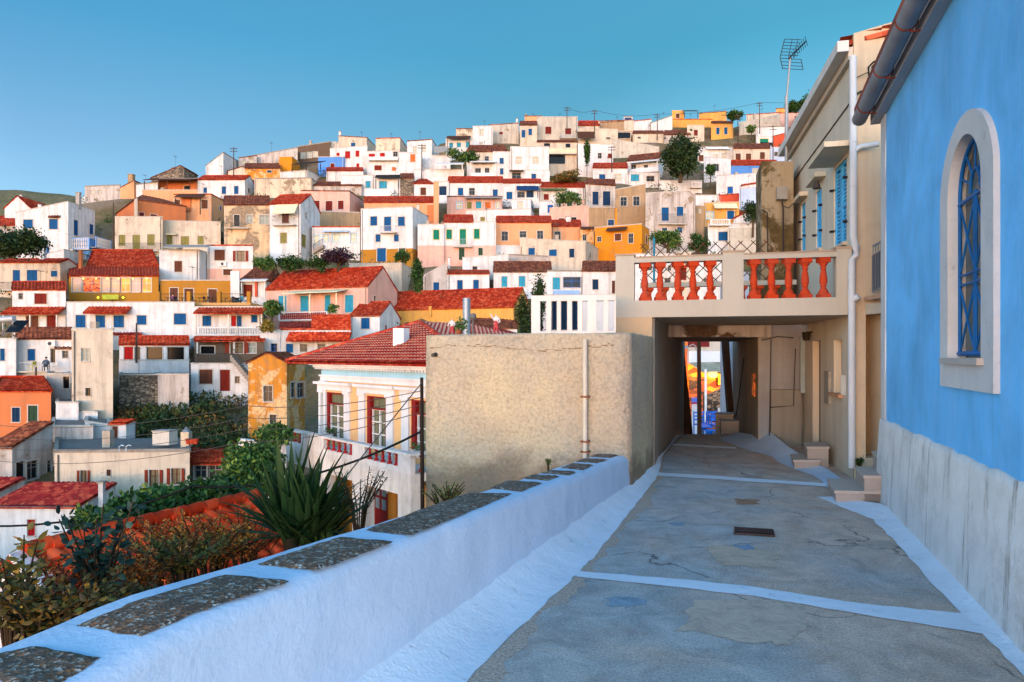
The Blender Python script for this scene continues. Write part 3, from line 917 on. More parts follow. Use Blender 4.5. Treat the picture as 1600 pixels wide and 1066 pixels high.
mb = MB(); q = Fh.pt(uu(1312), zz(1312, 252, .25), .3); mb.tube([q + V((0, 0, .03)), q - V((0, 0, .08))], [.03, .055], 10); mb.build('canopy_lamp', paint('3a342e', .6), root)
# marble door steps
STEP = plaster('b5a79c', .25, bs_=.15); 
def steps(name, label, defs, group=None):
    r_ = empty(name, defs[0][0], label, 'steps', group)
    for (o, a, b_, h) in defs:
        mb = MB(); mb.box(V(o), V(a), V(b_), (0, 0, h - .03)); s_ = mb.build('riser', plaster('a89a90', .3), r_)
        mb = MB(); o2 = V(o) + V((0, 0, h - .03)) - V(a).normalized() * .015 - V(b_).normalized() * .015
        mb.box(o2, V(a) + V(a).normalized() * .03, V(b_) + V(b_).normalized() * .03, (0, 0, .03)); mb.build('tread', STEP, r_)
dlu = V((.342, 1, 0)).normalized(); dr_ = V((1, -.1, 0)).normalized()
q0 = G(1306, 785)
steps('door_steps', 'pale marble doorsteps against the corner of the blue church',
      [(q0, dr_ * .62, dlu * .75, .13), (q0 + dr_ * .3 + V((0, .0, 0)), dr_ * .48, dlu * .62, .30), (q0 + dr_ * .52 + dlu * .28, dr_ * .3, dlu * .5, .46)])
q0 = G(1241, 733)
steps('door_steps', 'marble doorsteps to the dark door beneath the balcony bridge',
      [(q0, V((.36, .0, 0)), dlu * .6, .13), (q0 + V((.24, .12, 0)), V((.3, .0, 0)), dlu * .55, .30)])

# ================================================================ blue church
CA, CB = (xchurch(7.66), 7.66), (xchurch(1.1), 1.1)
Fc = Face(CA, CB)
root = empty('blue_church', (4.6, 5, 0), 'bright blue plastered church wall with a tall arched white window and grey gutter', 'church')
def bluewall():
    m, n, l, b = newmat('blue_limewash')
    p = pos(n, l); c = hexc('66b8f0')
    col = ramp(n, l, noise(n, l, p, 1.1, 8, .65, .4), [(.3, mul(c, .72)), (.7, mul(c, 1.15))])
    st = ramp(n, l, noise(n, l, pos(n, l, (3, 3, .35)), 3.2, 8, .75), [(.42, 0.), (.8, .55)])
    col = mix(n, l, st, col, hexc('86bff0'))
    st2 = ramp(n, l, noise(n, l, pos(n, l, (4, 4, .25)), 1.9, 7, .7), [(.62, 0.), (.75, .35)])
    col = mix(n, l, st2, col, hexc('5080a8'))
    l.new(col, b.inputs['Base Color']); b.inputs['Roughness'].default_value = .85; b.inputs['Specular IOR Level'].default_value = .2
    b1 = bump(n, l, None, noise(n, l, p, 6, 6, .6), .3, .03)
    bump(n, l, b, noise(n, l, p, 55, 5, .7), .55, .008, b1)
    return m
def trimmat():
    m, n, l, b = newmat('chipped_whitewash')
    p = pos(n, l); c = hexc('d2d2d0')
    col = ramp(n, l, noise(n, l, p, 3, 6), [(.3, mul(c, .85)), (.7, mul(c, 1.06))])
    st = ramp(n, l, noise(n, l, pos(n, l, (4, 4, .28)), 1.9, 9, .8, .25), [(.54, 0.), (.68, .85)])
    col = mix(n, l, st, col, hexc('5e4c3c'))
    bt = ramp(n, l, noise(n, l, p, 1.4, 8, .75, .5), [(.5, 0.), (.75, .6)])
    col = mix(n, l, bt, col, hexc('8c8478'))
    ch = ramp(n, l, noise(n, l, p, 26, 8, .8), [(.63, 0.), (.68, .6)])
    col = mix(n, l, ch, col, hexc('6a6258'))
    l.new(col, b.inputs['Base Color']); b.inputs['Roughness'].default_value = .9
    bump(n, l, b, noise(n, l, p, 30, 6), .5, .015)
    return m
BW = bluewall(); TR = trimmat(); WT = lime_material('window_trim', 'c0c0bf', .5, '7b746c', 1.3, .5)
cz = lambda px, py, o=0: Fc.hit(px, py, o)[1]
cu = lambda px, o=0: Fc.hit(px, 300, o)[0]
TOPZ = 4.30; ua, ub = cu(1488), cu(1541); uc = (ua + ub) / 2; hw = (ub - ua) / 2; zsill = 1.585; zspr = 2.74
zpl = .90
def arch(u, hw_, spr, rise):
    t = (u - uc) / hw_
    return spr + rise * math.sqrt(max(0, 1 - t * t))
mb = MB()
N = 24; cols = [uc - hw * math.cos(math.pi * k / N) for k in range(N + 1)]
mb.face([Fc.pt(0, 0), Fc.pt(ua, 0), Fc.pt(ua, TOPZ), Fc.pt(0, TOPZ)]); mb.face([Fc.pt(ub, 0), Fc.pt(Fc.L, 0), Fc.pt(Fc.L, TOPZ), Fc.pt(ub, TOPZ)])
mb.face([Fc.pt(ua, 0), Fc.pt(ub, 0), Fc.pt(ub, zsill), Fc.pt(ua, zsill)])
for k in range(N):
    a, b_ = cols[k], cols[k + 1]
    mb.face([Fc.pt(a, arch(a, hw, zspr, hw)), Fc.pt(b_, arch(b_, hw, zspr, hw)), Fc.pt(b_, TOPZ), Fc.pt(a, TOPZ)])
W5 = Fc.pt(0, 0) ; nrm3 = -Fc.N3 * 5
for a, b_ in ((Fc.pt(0, 0), Fc.pt(0, 0) + nrm3), (Fc.pt(Fc.L, 0) + nrm3, Fc.pt(Fc.L, 0))):
    mb.face([a, b_, b_ + V((0, 0, TOPZ)), a + V((0, 0, TOPZ))])
mb.build('wall', BW, root)
DP = .09
mb = MB(); out_ = [(ua, zsill)] + [(u, arch(u, hw, zspr, hw)) for u in cols] + [(ub, zsill)]
mb.grid([[Fc.pt(u, z, .03) for u, z in out_], [Fc.pt(u, z, -DP) for u, z in out_]], 0, False)
mb.face([Fc.pt(ua, zsill, .03), Fc.pt(ub, zsill, .03), Fc.pt(ub, zsill, -DP), Fc.pt(ua, zsill, -DP)])
# trim ring
uo0, uo1 = cu(1477), cu(1563); uoc = (uo0 + uo1) / 2; ho = (uo1 - uo0) / 2; zb_ = 1.37
outer = [(uo0, zb_), (uo0, zsill)] + [(uoc - ho * math.cos(math.pi * k / N), zspr + .52 * math.sin(math.pi * k / N)) for k in range(N + 1)] + [(uo1, zsill), (uo1, zb_)]
inner = [(ua, zsill), (ua, zsill + .001)] + [(uc - hw * math.cos(math.pi * k / N), zspr + hw * math.sin(math.pi * k / N)) for k in range(N + 1)] + [(ub, zsill + .001), (ub, zsill)]
mb.grid([[Fc.pt(u, z, 0) for u, z in outer], [Fc.pt(u, z, .035) for u, z in outer], [Fc.pt(u, z, .03) for u, z in inner]], 0, False)
mb.face([Fc.pt(uo0, zb_, .035), Fc.pt(uo1, zb_, .035), Fc.pt(ub, zsill, .03), Fc.pt(ua, zsill, .03)])
mb.face([Fc.pt(uo0, zb_, 0), Fc.pt(uo1, zb_, 0), Fc.pt(uo1, zb_, .035), Fc.pt(uo0, zb_, .035)])
w_ = mb.build('window', WT, root)
mb = MB(); Fc.box(mb, ua - .06, ub + .06, zsill - .045, zsill - .002, .0, .07); mb.build('sill', lime_material('sill_stone', 'a9a29c', .6, '5f4a3a', 2), w_)
mb = MB(); mb.face([Fc.pt(u, z, -DP + .004) for u, z in out_]); mb.build('pane', glass('6c6e6a'), w_)
mb = MB(); o_ = -DP + .045
def bar(p0, p1, r_=.008): mb.tube([Fc.pt(p0[0], p0[1], o_), Fc.pt(p1[0], p1[1], o_)], r_, 6)
fr = [(ua + .02, zsill + .03)] + [(uc - (hw - .02) * math.cos(math.pi * k / N), zspr + (hw - .02) * math.sin(math.pi * k / N)) for k in range(N + 1)] + [(ub - .02, zsill + .03)]
mb.tube([Fc.pt(u, z, o_) for u, z in fr], .014, 6)
bar((ua, zsill + .03), (ub, zsill + .03), .02)
for du in (-.022, .022): bar((uc + du, zsill + .03), (uc + du, zspr), .009)
bar((ua, zspr - .03), (ub, zspr - .03), .014); zm = (zsill + zspr) / 2 - .05
bar((ua, zm), (ub, zm), .009); bar((ua, zm + .07), (ub, zm + .07), .009)
for (a, b_) in ((zsill + .03, zm), (zm + .07, zspr - .03)):
    for s in (-1, 1):
        bar((uc, a), (uc + s * (hw - .02), b_)); bar((uc, b_), (uc + s * (hw - .02), a))
ar = [(uc - .11 * math.cos(math.pi * k / 10), zspr + .0 + .15 * math.sin(math.pi * k / 10)) for k in range(11)]
mb.tube([Fc.pt(u, z, o_) for u, z in ar], .012, 6)
for an in (25, 55, 90, 125, 155):
    c_, s_ = math.cos(R(an)), math.sin(R(an)); bar((uc + .11 * c_, zspr + .15 * s_), (uc + (hw - .02) * c_, zspr + (hw - .02) * s_))
mb.build('grille', paint('175a94', .5, .25), w_)
# plinth, corner strip, eave band, gutter, roof
mb = MB(); rr = random.Random(4); top = []
Lp = Fc.L; n_ = 60
for k in range(n_ + 1): top.append((Lp * k / n_, zpl + .06 * (1 - k / n_) * 0 + rr.uniform(-.012, .012)))
mb.grid([[Fc.pt(u, -.05, .07) for u, z in top], [Fc.pt(u, .5, .05) for u, z in top], [Fc.pt(u, zpl - .06, .03) for u, z in top], [Fc.pt(u, z, .022) for u, z in top], [Fc.pt(u, z + .004, .0) for u, z in top]], 0, True)
mb.face([Fc.pt(0, -.05, .07), Fc.pt(0, .5, .05), Fc.pt(0, zpl, .0), Fc.pt(0, zpl, -.5), Fc.pt(0, 0, -.5)])
mb.build('plinth', TR, root)
mb = MB(); uq = cu(1385.5); rows = []
for k in range(24):
    z = zpl + (TOPZ - zpl) * k / 23; rows.append([Fc.pt(-.01, z, -.3), Fc.pt(-.01, z, .012), Fc.pt(uq - .02 + rr.uniform(-.012, .012) - (.05 if k < 4 else 0), z, .012), Fc.pt(uq - .02, z, 0)])
mb.grid(rows, 0, False); mb.build('corner_strip', WT, root)
mb = MB(); Fc.box(mb, -.12, Fc.L, TOPZ - .06, TOPZ + .12, .0, .1); mb.build('eave_band', lime_material('eave_paint', 'a8a8aa', .3, '6f6a66', 1), root)
mb = MB()
rows = []
for k in range(40):
    u = -.22 + (Fc.L + .2) * k / 39
    rows.append([Fc.pt(u, TOPZ + .05 - .08 * math.sin(t), .2 + .08 * -math.cos(t)) for t in [math.pi * j / 10 for j in range(11)]])
mb.grid(rows); mb.grid([[p + V((0, 0, .008)) + Fc.N3 * 0 for p in r_] for r_ in rows])
mb.face(rows[0])
mb.build('gutter', paint('85878b', .6, .2), root)
for k in range(7):
    mb = MB(); u = .25 + k * 1.0
    mb.tube([Fc.pt(u, TOPZ + .05 - .085 * math.sin(t), .2 - .085 * math.cos(t)) for t in [math.pi * j / 8 for j in range(9)]] , .007, 5)
    mb.tube([Fc.pt(u, TOPZ - .05, .0), Fc.pt(u, TOPZ - .045, .18)], .008, 5)
    mb.build('gutter_bracket', paint('7a3c2c', .8, .2), root)
mb = MB(); a = Fc.pt(-.25, TOPZ + .13, .25); b_ = Fc.pt(Fc.L, TOPZ + .13, .25); dd = -Fc.N3 * 3 + V((0, 0, 1.1))
mb.box(a, b_ - a, dd, V((0, 0, .06))); mb.build('roof', tilemat('8a4a3a', .4, .4), root)

# ================================================================ weathered tower wall and dark passage beyond the bridge
root = empty('weathered_wall', (4.8, 12.6, 0), 'tall narrow weathered brown and white wall with a junction box beside the cream house', 'wall')
mb = MB()
def pbox(mb, x0, x1, Y0, Y1, z0, z1, mi=0):
    X0, X1 = (x0 - CX) / F * Y0, (x1 - CX) / F * Y0
    mb.box((X0, Y0, z0), (X1 - X0, 0, 0), (.25 * (Y1 - Y0), Y1 - Y0, 0), (0, 0, z1 - z0), mi)
pbox(mb, 1186, 1262, 12.2, 13.4, 0, 2.25); mb.build('lower_wall', plaster('999da2', .45, bs_=.9), root)
mb = MB(); pbox(mb, 1190, 1240, 12.35, 13.3, 2.25, 5.12); mb.build('upper_wall', plaster('9a8a6e', .9, .55, 1.6, '5f4e30', .8), root)
mb = MB(); pbox(mb, 1205, 1252, 12.02, 12.2, 0, 1.0); mb.build('low_buttress', plaster('8c8880', .5), root)
mb = MB(); pbox(mb, 1214, 1231, 12.2, 12.34, EYE + (556 - 311) / F * 12.2, EYE + (556 - 291) / F * 12.2); mb.build('junction_box', paint('8f8a80', .6, .15), root)
mb = MB(); q = lambda x, y, Y=12.2: P(x, y, Y)
mb.tube([q(1222, 311), q(1224, 330), q(1224, 400)], .015, 5); mb.tube([q(1224, 322), q(1232, 325), q(1240, 318)], .01, 5); mb.tube([q(1190, 328), q(1199, 332), q(1200, 400)], .012, 5)
mb.tube([q(1205, 530, 12.0), q(1203, 640, 12.0), q(1202, 694, 12.0)], .008, 4); mb.tube([q(1203, 637, 12.0), q(1240, 634, 12.0), q(1243, 545, 12.0)], .008, 4)
mb.tube([q(1190, 532, 11.9), q(1215, 526, 11.9), q(1240, 528, 11.9)], .008, 4)
mb.build('cable', paint('3a3330', .7), root)
mb = MB(); pbox(mb, 1251, 1258.5, 11.9, 11.98, .95, 1.93); mb.build('shutter', paint('8f9ea2', .6), root)

root = empty('passage', (4, 14, 0), 'dark roofed passage with whitewashed beam at the top of the lane', 'building')
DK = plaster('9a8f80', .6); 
WLB = plaster('b4b6b8', 1.0, .25, 2.5, '5a4c40')
mb = MB(); mb.box((2.2, 12.0, 1.93), (2.35, 0, 0), (0, .35, 0), (0, 0, .205)); mb.build('beam', WLB, root)
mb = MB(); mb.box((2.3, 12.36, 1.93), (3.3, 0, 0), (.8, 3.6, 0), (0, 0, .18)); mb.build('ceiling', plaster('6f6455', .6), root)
mb = MB(); mb.box((1.7, 9.58, -.9), (.3, 0, 0), (2.3, 7.4, 0), (0, 0, 3.05)); mb.build('left_wall', DK, root)
mb = MB(); mb.box((4.4, 12.21, -.9), (.3, 0, 0), (1.1, 4.8, 0), (0, 0, 3.05)); mb.build('right_wall', DK, root)
mb = MB(); mb.box((5.52, 17.05, -1.5), (.4, 0, 0), (.9, 4.0, 0), (0, 0, 5.2)); mb.build('far_wall', plaster('b8c0cc', .3), root)
mb = MB(); mb.tube([P(1162, 560, 14.5), P(1155, 620, 14.5), P(1150, 650, 14.5)], .012, 5); mb.build('cable', paint('22201f', .7), root)
mb = MB(); a = P(1181, 590, 12.5); mb.box(a - V((.03, 0, .35)), (.02, 0, 0), (.1, .4, 0), (0, 0, .42)); mb.build('lit_picture', litroom('c25a1e', '3a1a08', .5, 9), root)
for (x0, x1, x2, x3, Y, nm) in ((1059, 1067, 1071, 1083, 16.6, 'timber_post'), (1130, 1139, 1141, 1149, 16.8, 'timber_post')):
    mb = MB(); a, b_, c_, d_ = P(x0, 526, Y), P(x1, 526, Y), P(x3, 680, Y), P(x2, 680, Y); e = V((0, .18, 0))
    for q_ in ((d_, c_, b_, a), (a + e, b_ + e, c_ + e, d_ + e), (a, a + e, d_ + e, d_), (b_, c_, c_ + e, b_ + e)): mb.face(q_)
    mb.build(nm, paint('3a2a22', .9, .3), root)

# ---- tavern terrace glimpsed through the passage
YT = 29.0
root = empty('taverna', P(1105, 640, YT + 1), 'lit taverna with white fascia and striped awning seen through the passage', 'tavern')
Ft = Face((P(1040, 600, YT + 2).x, YT + 2), (P(1165, 600, YT + 2).x, YT + 2))
tu = lambda x: Ft.hit(x, 500)[0]
tz = lambda y: Ft.hit(1100, y)[1]
mb = MB(); Ft.box(mb, 0, Ft.L, tz(569), tz(500), -3, 0); mb.build('upper_wall', plaster('cbb8a4', .4), root)
mb = MB(); Ft.box(mb, 0, tu(1073), tz(650), tz(500), 0.001, .2); mb.build('orange_wall', plaster('d8713c', .2), root)
mb = MB(); Ft.box(mb, tu(1075), tu(1108), tz(542), tz(528), .0, .06); mb.build('shutter', paint('6e1c1c', .6), root)
mb = MB(); Ft.box(mb, tu(1072), Ft.L, tz(569), tz(549), .01, .5); mb.build('fascia', plaster('e0dcdc', .1), root)
mb = MB(); a, b_ = Ft.pt(tu(1072), tz(568), .5), Ft.pt(Ft.L, tz(566), .5); e = V((0, -2.2, -.35)); mb.box(a + e, b_ - a, -e, V((0, 0, .05))); mb.build('awning', paint('b9a488', .8, .3), root)
mb = MB(); Ft.box(mb, tu(1060), Ft.L, tz(650), tz(569), -.3, 0); mb.build('lit_interior', litroom('f07810', '8a2c06', 1.3, 2.2), root)
mb = MB(); Ft.box(mb, tu(1121), tu(1137), tz(601), tz(584), .005, .06); w_ = mb.build('window', emit('ffc010', 1.8), root)
mb = MB()
for a, b_, c_, d_ in ((1119.5, 1121, 603, 582), (1137, 1138.5, 603, 582), (1121, 1137, 584, 582), (1121, 1137, 596, 595)): Ft.box(mb, tu(a), tu(b_), tz(c_), tz(d_), .0, .1)
mb.build('window_frame', paint('2a1a10', .7), w_)
mb = MB(); Ft.box(mb, tu(1076), tu(1100), tz(650), tz(589), .01, .12); mb.build('bar_shelves', litroom('a04a1a', '2a1008', .5, 4), root)
mb = MB()
q = Ft.pt(tu(1109), tz(585), .5); mb.lathe(q, [(.05, -.15), (.2, -.1), (.24, 0), (.15, .12), (.03, .18)], 10); mb.build('lamp', emit('ffc040', 6), root)
mb = MB(); pbox(mb, 1101, 1104.5, 27, 27.12, -2.5, EYE + (556 - 577) / F * 27); mb.build('awning_post', paint('e8e4e0', .5), root)
for (x, y, Y, pw_) in ((1109, 588, YT + .6, 70), (1078, 590, YT + .6, 45)):
    L = bpy.data.lights.new('taverna_light', 'POINT'); L.energy = pw_; L.color = (1, .5, .15); L.shadow_soft_size = .2
    lo_ = bpy.data.objects.new('taverna_light', L); lo_.location = P(x, y, Y); COL.objects.link(lo_); lo_.parent = root; lo_.location = lo_.location - root.location
mb = MB(); a = P(1103, 650, 27.5); b_ = P(1146, 650, 27.5); 
for p_, z_ in ((0, 0),):
    pts = [P(1104, 668, 27.5), P(1148, 668, 27.5), P(1148, 600, 27.5), P(1141, 603, 27.5), P(1104, 620, 27.5)]
    e = V((0, .5, 0)); mb.face(pts); mb.face([p + e for p in pts[::-1]])
    for i in range(5): mb.face([pts[i], pts[(i + 1) % 5], pts[(i + 1) % 5] + e, pts[i] + e])
o_ = mb.build('rubble_wall', stonemat('b08a6c', '5a4232', 5, '2a1c14')); tag(o_, 'rubble stone retaining wall below the lit taverna terrace', 'wall')
mb = MB(); pbox(mb, 1122, 1143, 27, 27.4, -2.6, EYE + (556 - 638) / F * 27); tag(mb.build('planter_box', plaster('d8cfc8', .2)), 'low white masonry box in front of the rubble wall past the passage', 'planter')
r_ = empty('menu_stand', P(1086, 670, 26), 'white counter with blue and red top beside the pole beyond the passage', 'stand')
mb = MB(); pbox(mb, 1081, 1091, 26, 26.4, -2.6, EYE + (556 - 631) / F * 26); mb.build('cabinet', plaster('d8d2d4', .2), r_)
mb = MB(); pbox(mb, 1080.5, 1091.5, 25.95, 26.4, EYE + (556 - 631) / F * 26, EYE + (556 - 629) / F * 26); mb.build('shelf', paint('a02048', .5), r_)
mb = MB(); pbox(mb, 1081, 1090.5, 26.02, 26.3, EYE + (556 - 628.9) / F * 26, EYE + (556 - 622) / F * 26); mb.build('sign_board', paint('5d72c8', .5), r_)
r_ = empty('lamp_post', P(1092, 665, 22), 'brown wooden lamp post with a curved street light arm beyond the passage', 'street lamp')
mb = MB(); mb.tube([P(1093, 690, 22), P(1092, 500, 22)], [.075, .06], 8); mb.build('pole', paint('3f2a20', .9, .2), r_)
mb = MB(); mb.tube([P(1088, 548, 21.9), P(1087, 541, 21.9), P(1083, 538, 21.9), P(1077, 541, 21.9)], .02, 6); mb.build('arm', paint('b8b4b0', .5), r_)
mb = MB(); mb.box(P(1066, 545, 21.9), (.2, 0, .02), (0, .15, 0), (0, 0, .07)); mb.build('lamp_head', paint('7fa0b8', .4), r_)
# blue chairs at the passage end
def blue_chair(x, Y, rot, label, zg):
    r_ = empty('cafe_chair', (x, Y, zg), label, 'chair', 'blue chairs beyond the passage')
    bm_ = paint('1f6fd0', .5, .1); c, s = math.cos(rot), math.sin(rot)
    def L(a, b_, z): return V((x + a * c - b_ * s, Y + a * s + b_ * c, zg + z))
    for (a, b_, h) in ((-.2, -.2, .44), (.2, -.2, .44), (-.2, .2, .92), (.2, .2, .92)):
        mb = MB(); mb.tube([L(a, b_, 0), L(a, b_, h)], .022, 5); mb.build('leg', bm_, r_)
    mb = MB(); mb.box(L(-.22, -.22, .44), L(.22, -.22, .44) - L(-.22, -.22, .44), L(-.22, .22, .44) - L(-.22, -.22, .44), (0, 0, .04)); mb.build('seat', bm_, r_)
    mb = MB()
    for z in (.6, .72, .84): mb.box(L(-.2, .19, z), L(.2, .19, z) - L(-.2, .19, z), L(-.2, .21, z) - L(-.2, .19, z), (0, 0, .05))
    mb.build('backrest', bm_, r_)
zg = EYE + (556 - 684) / F * 24
for i, (x, Y, r0, lb) in enumerate(((1097, 24, .3, 'blue wooden cafe chair nearest the brown lamp post past the passage'), (1106, 24.6, -2.8, 'blue wooden cafe chair behind the blue table past the passage'),
                     (1116, 24.3, 2.9, 'blue wooden cafe chair in the middle of the group past the passage'), (1124, 23.8, .1, 'blue wooden cafe chair beside the grey steps past the passage'), (1102, 23.3, 1.4, 'blue wooden cafe chair in front of the group past the passage'))):
    blue_chair((x - CX) / F * Y, Y, r0, lb, zg)
r_ = empty('cafe_table', P(1112, 684, 23.2), 'low blue table with an orange top among blue chairs past the passage', 'table')
mb = MB(); q = P(1106, 671, 23); mb.box(q, (.42, 0, 0), (0, .5, 0), (0, 0, .035)); mb.build('table_top', paint('c25a3a', .6), r_)
mb = MB(); q2 = P(1102, 674, 22.9); mb.box(q2, (.56, 0, 0), (0, .6, 0), (0, 0, .05)); mb.build('table_frame', paint('1f6fd0', .5), r_)
for dx, dy in ((.02, .02), (.5, .02), (.02, .55), (.5, .55)):
    mb = MB(); mb.tube([q2 + V((dx, dy, 0)), q2 + V((dx, dy, -.5))], .02, 5); mb.build('leg', paint('1f6fd0', .5), r_)
steps('stone_steps', 'grey stone steps at the right end of the dark passage',
      [(V((P(1127, 680, 15.5).x, 15.5, gz(15.5) - .1)), V((.5, 0, 0)), V((.2, .8, 0)), .5), (V((P(1127, 680, 15.5).x + .05, 16.1, gz(16.1))), V((.42, 0, 0)), V((.2, .6, 0)), .62)])

# ================================================================ television antenna, overhead cable
root = empty('tv_antenna', P(1231, 258, 12.9), 'rooftop television antenna on a tall mast against the sky', 'antenna')
Ya = 12.9; q = lambda x, y, dY=0: P(x, y, Ya + dY)
mb = MB(); mb.tube([q(1229, 262), q(1229, 150)], .035, 8); mb.tube([q(1229.5, 152), q(1235, 88)], [.022, .018], 8); mb.build('mast', paint('8d8f90', .5, .1, .4), root)
mb = MB()
for (xa, ya, xb, yb) in ((1226, 61, 1219, 90), (1219, 90, 1223, 107)): mb.tube([q(xa, ya), q(xb, yb)], .008, 4)
for i in range(6): 
    t = i / 5; mb.tube([q(1226 - 5 * t, 61 + 25 * t), q(1252 - 4 * t, 62 + 25 * t, .25)], .006, 4)
for x in (1235, 1244): mb.tube([q(x + 3, 61, .1), q(x - 3, 90, .1)], .006, 4)
for i in range(4):
    t = i / 3; mb.tube([q(1220 + 2 * t, 91 + 16 * t), q(1252 + 2 * t, 93 + 16 * t, .25)], .006, 4)
mb.tube([q(1252, 93, .25), q(1255, 109, .25)], .008, 4)
mb.build('reflector', paint('3a3d42', .5, .1, .4), root)
mb = MB(); mb.tube([q(1232, 92), q(1260, 64, -.5)], .012, 5)
for i in range(9):
    t = i / 8; x, y, d = 1236 + 24 * t, 89 - 25 * t, -.5 * t; h = 9 + 4 * t
    mb.tube([q(x - 2, y - h * .55, d), q(x + 2, y + h * .55, d)], .006, 4)
mb.build('boom', paint('26282c', .5, .1, .4), root)
mb = MB(); q = P
pts = [q(1423, -12, 7.5), q(1408, 30, 7.9), q(1385, 82, 8.4), q(1376, 92, 8.6), q(1365, 97, 8.75), q(1357, 105, 8.8), q(1358, 118, 8.8), q(1368, 132, 8.8), q(1360, 139, 8.82), q(1345, 143, 8.83), q(1334, 150, 8.84)]
mb.tube(pts, .012, 6)
mb.tube([q(1376, 92, 8.6), q(1362, 104, 8.8), q(1366, 120, 8.82), q(1376, 131, 8.82), q(1372, 138, 8.8)], .007, 5)
mb.tube([q(1376, 92, 8.6), q(1388, 90, 8.5), q(1396, 91, 8.4)], .006, 5); mb.tube([q(1334, 124, 8.83), q(1345, 118, 8.83), q(1357, 113, 8.8)], .006, 5)
tag(mb.build('service_cable', paint('161618', .6)), 'black service cable looping onto the cream house wall near the church eave', 'cable')
mb = MB(); mb.tube([Fh.pt(Fh.hit(1241, 282, .01)[0], Fh.hit(1241, 282, .01)[1], .01), Fh.pt(Fh.hit(1250, 270, .01)[0], Fh.hit(1250, 268, .01)[1], .01), Fh.pt(Fh.L - .05, Fh.hit(1325, 165, .01)[1], .01)], .01, 5)
mb.tube([Fh.pt(.25, 3.6, .01), Fh.pt(.22, 4.4, .01), Fh.pt(Fh.hit(1241, 282, .01)[0], Fh.hit(1241, 282, .01)[1], .01)], .01, 5)
tag(mb.build('wall_cable', paint('4a4440', .7)), 'thin grey cable clipped across the upper wall of the cream house', 'cable')

# ================================================================ the hillside town
REG = {'A': (0, 200), 'B': (350, 170), 'C': (650, 130), 'D': (950, 130), 'E': (0, 380), 'F': (350, 330), 'G': (650, 330),
       'H': (0, 600), 'I': (350, 560), 'J': (950, 380)}
def depth_of(py):
    return float(np.interp(py, [140, 200, 250, 300, 350, 400, 450, 500, 550, 600, 650, 700, 760, 840, 1066],
                           [185, 158, 140, 124, 110, 98, 88, 79, 71, 63, 55, 48, 42, 36, 25]))
WALLS = {'W': ('cac8c6', .6, 0), 'w': ('b4aaa2', 1.0, .2), 'c': ('bfb09c', .65, .06), 'p': ('cc9f8e', .45, 0), 'a': ('cc946a', .4, 0),
         'o': ('bc6c40', .4, 0), 'y': ('a06c20', .35, 0), 'Y': ('c87c14', .45, 0), 'e': ('c89448', .5, 0), 'b': ('4f84c4', .3, 0),
         't': ('9c8060', .7, .2), 'g': ('a29a92', .5, 0), 'R': ('b8482e', .3, 0), 'n': ('5c4a3a', .5, 0), 'l': ('a4b4cc', .35, 0),
         'i': ('b2aa9c', .65, .04), 'U': ('c9ab86', .8, .55), 'u': ('c6b49c', .8, .3), 'k': ('c07a24', 1.0, .45)}
def wallmat(c):
    if c == 's': return stonemat('9a8670', '5c5044', 2.4)
    h, d, p = WALLS[c]
    if c == 'k': return plaster(h, d, p, 1.0, 'd0a878')
    return plaster(h, d, p, .8)
ROOFC = {'r': ('a42c12', .35, .25), 'n': ('6a3626', .35, .55), 'o': ('b8421e', .3, .15), 'p': ('8c2424', .3, .3), 'g': ('7c7468', .3, .6)}
def roofmat(c): h, v, d = ROOFC[c]; return tilemat(h, v, d)
SHC = {'b': '0b4a7c', 'c': '2f8aa8', 'r': '6a1e16', 'R': '9c1418', 'n': '5a3526', 'g': '0c705a', 't': '7a7440', 'o': 'c0622c', 'v': '12304e', 'x': '2c4434', 'q': '0f58a0'}
CTRL = []
NH = [0]
HOUSEF = []
LOW = MB
TOWN = 'houses of the hillside town'

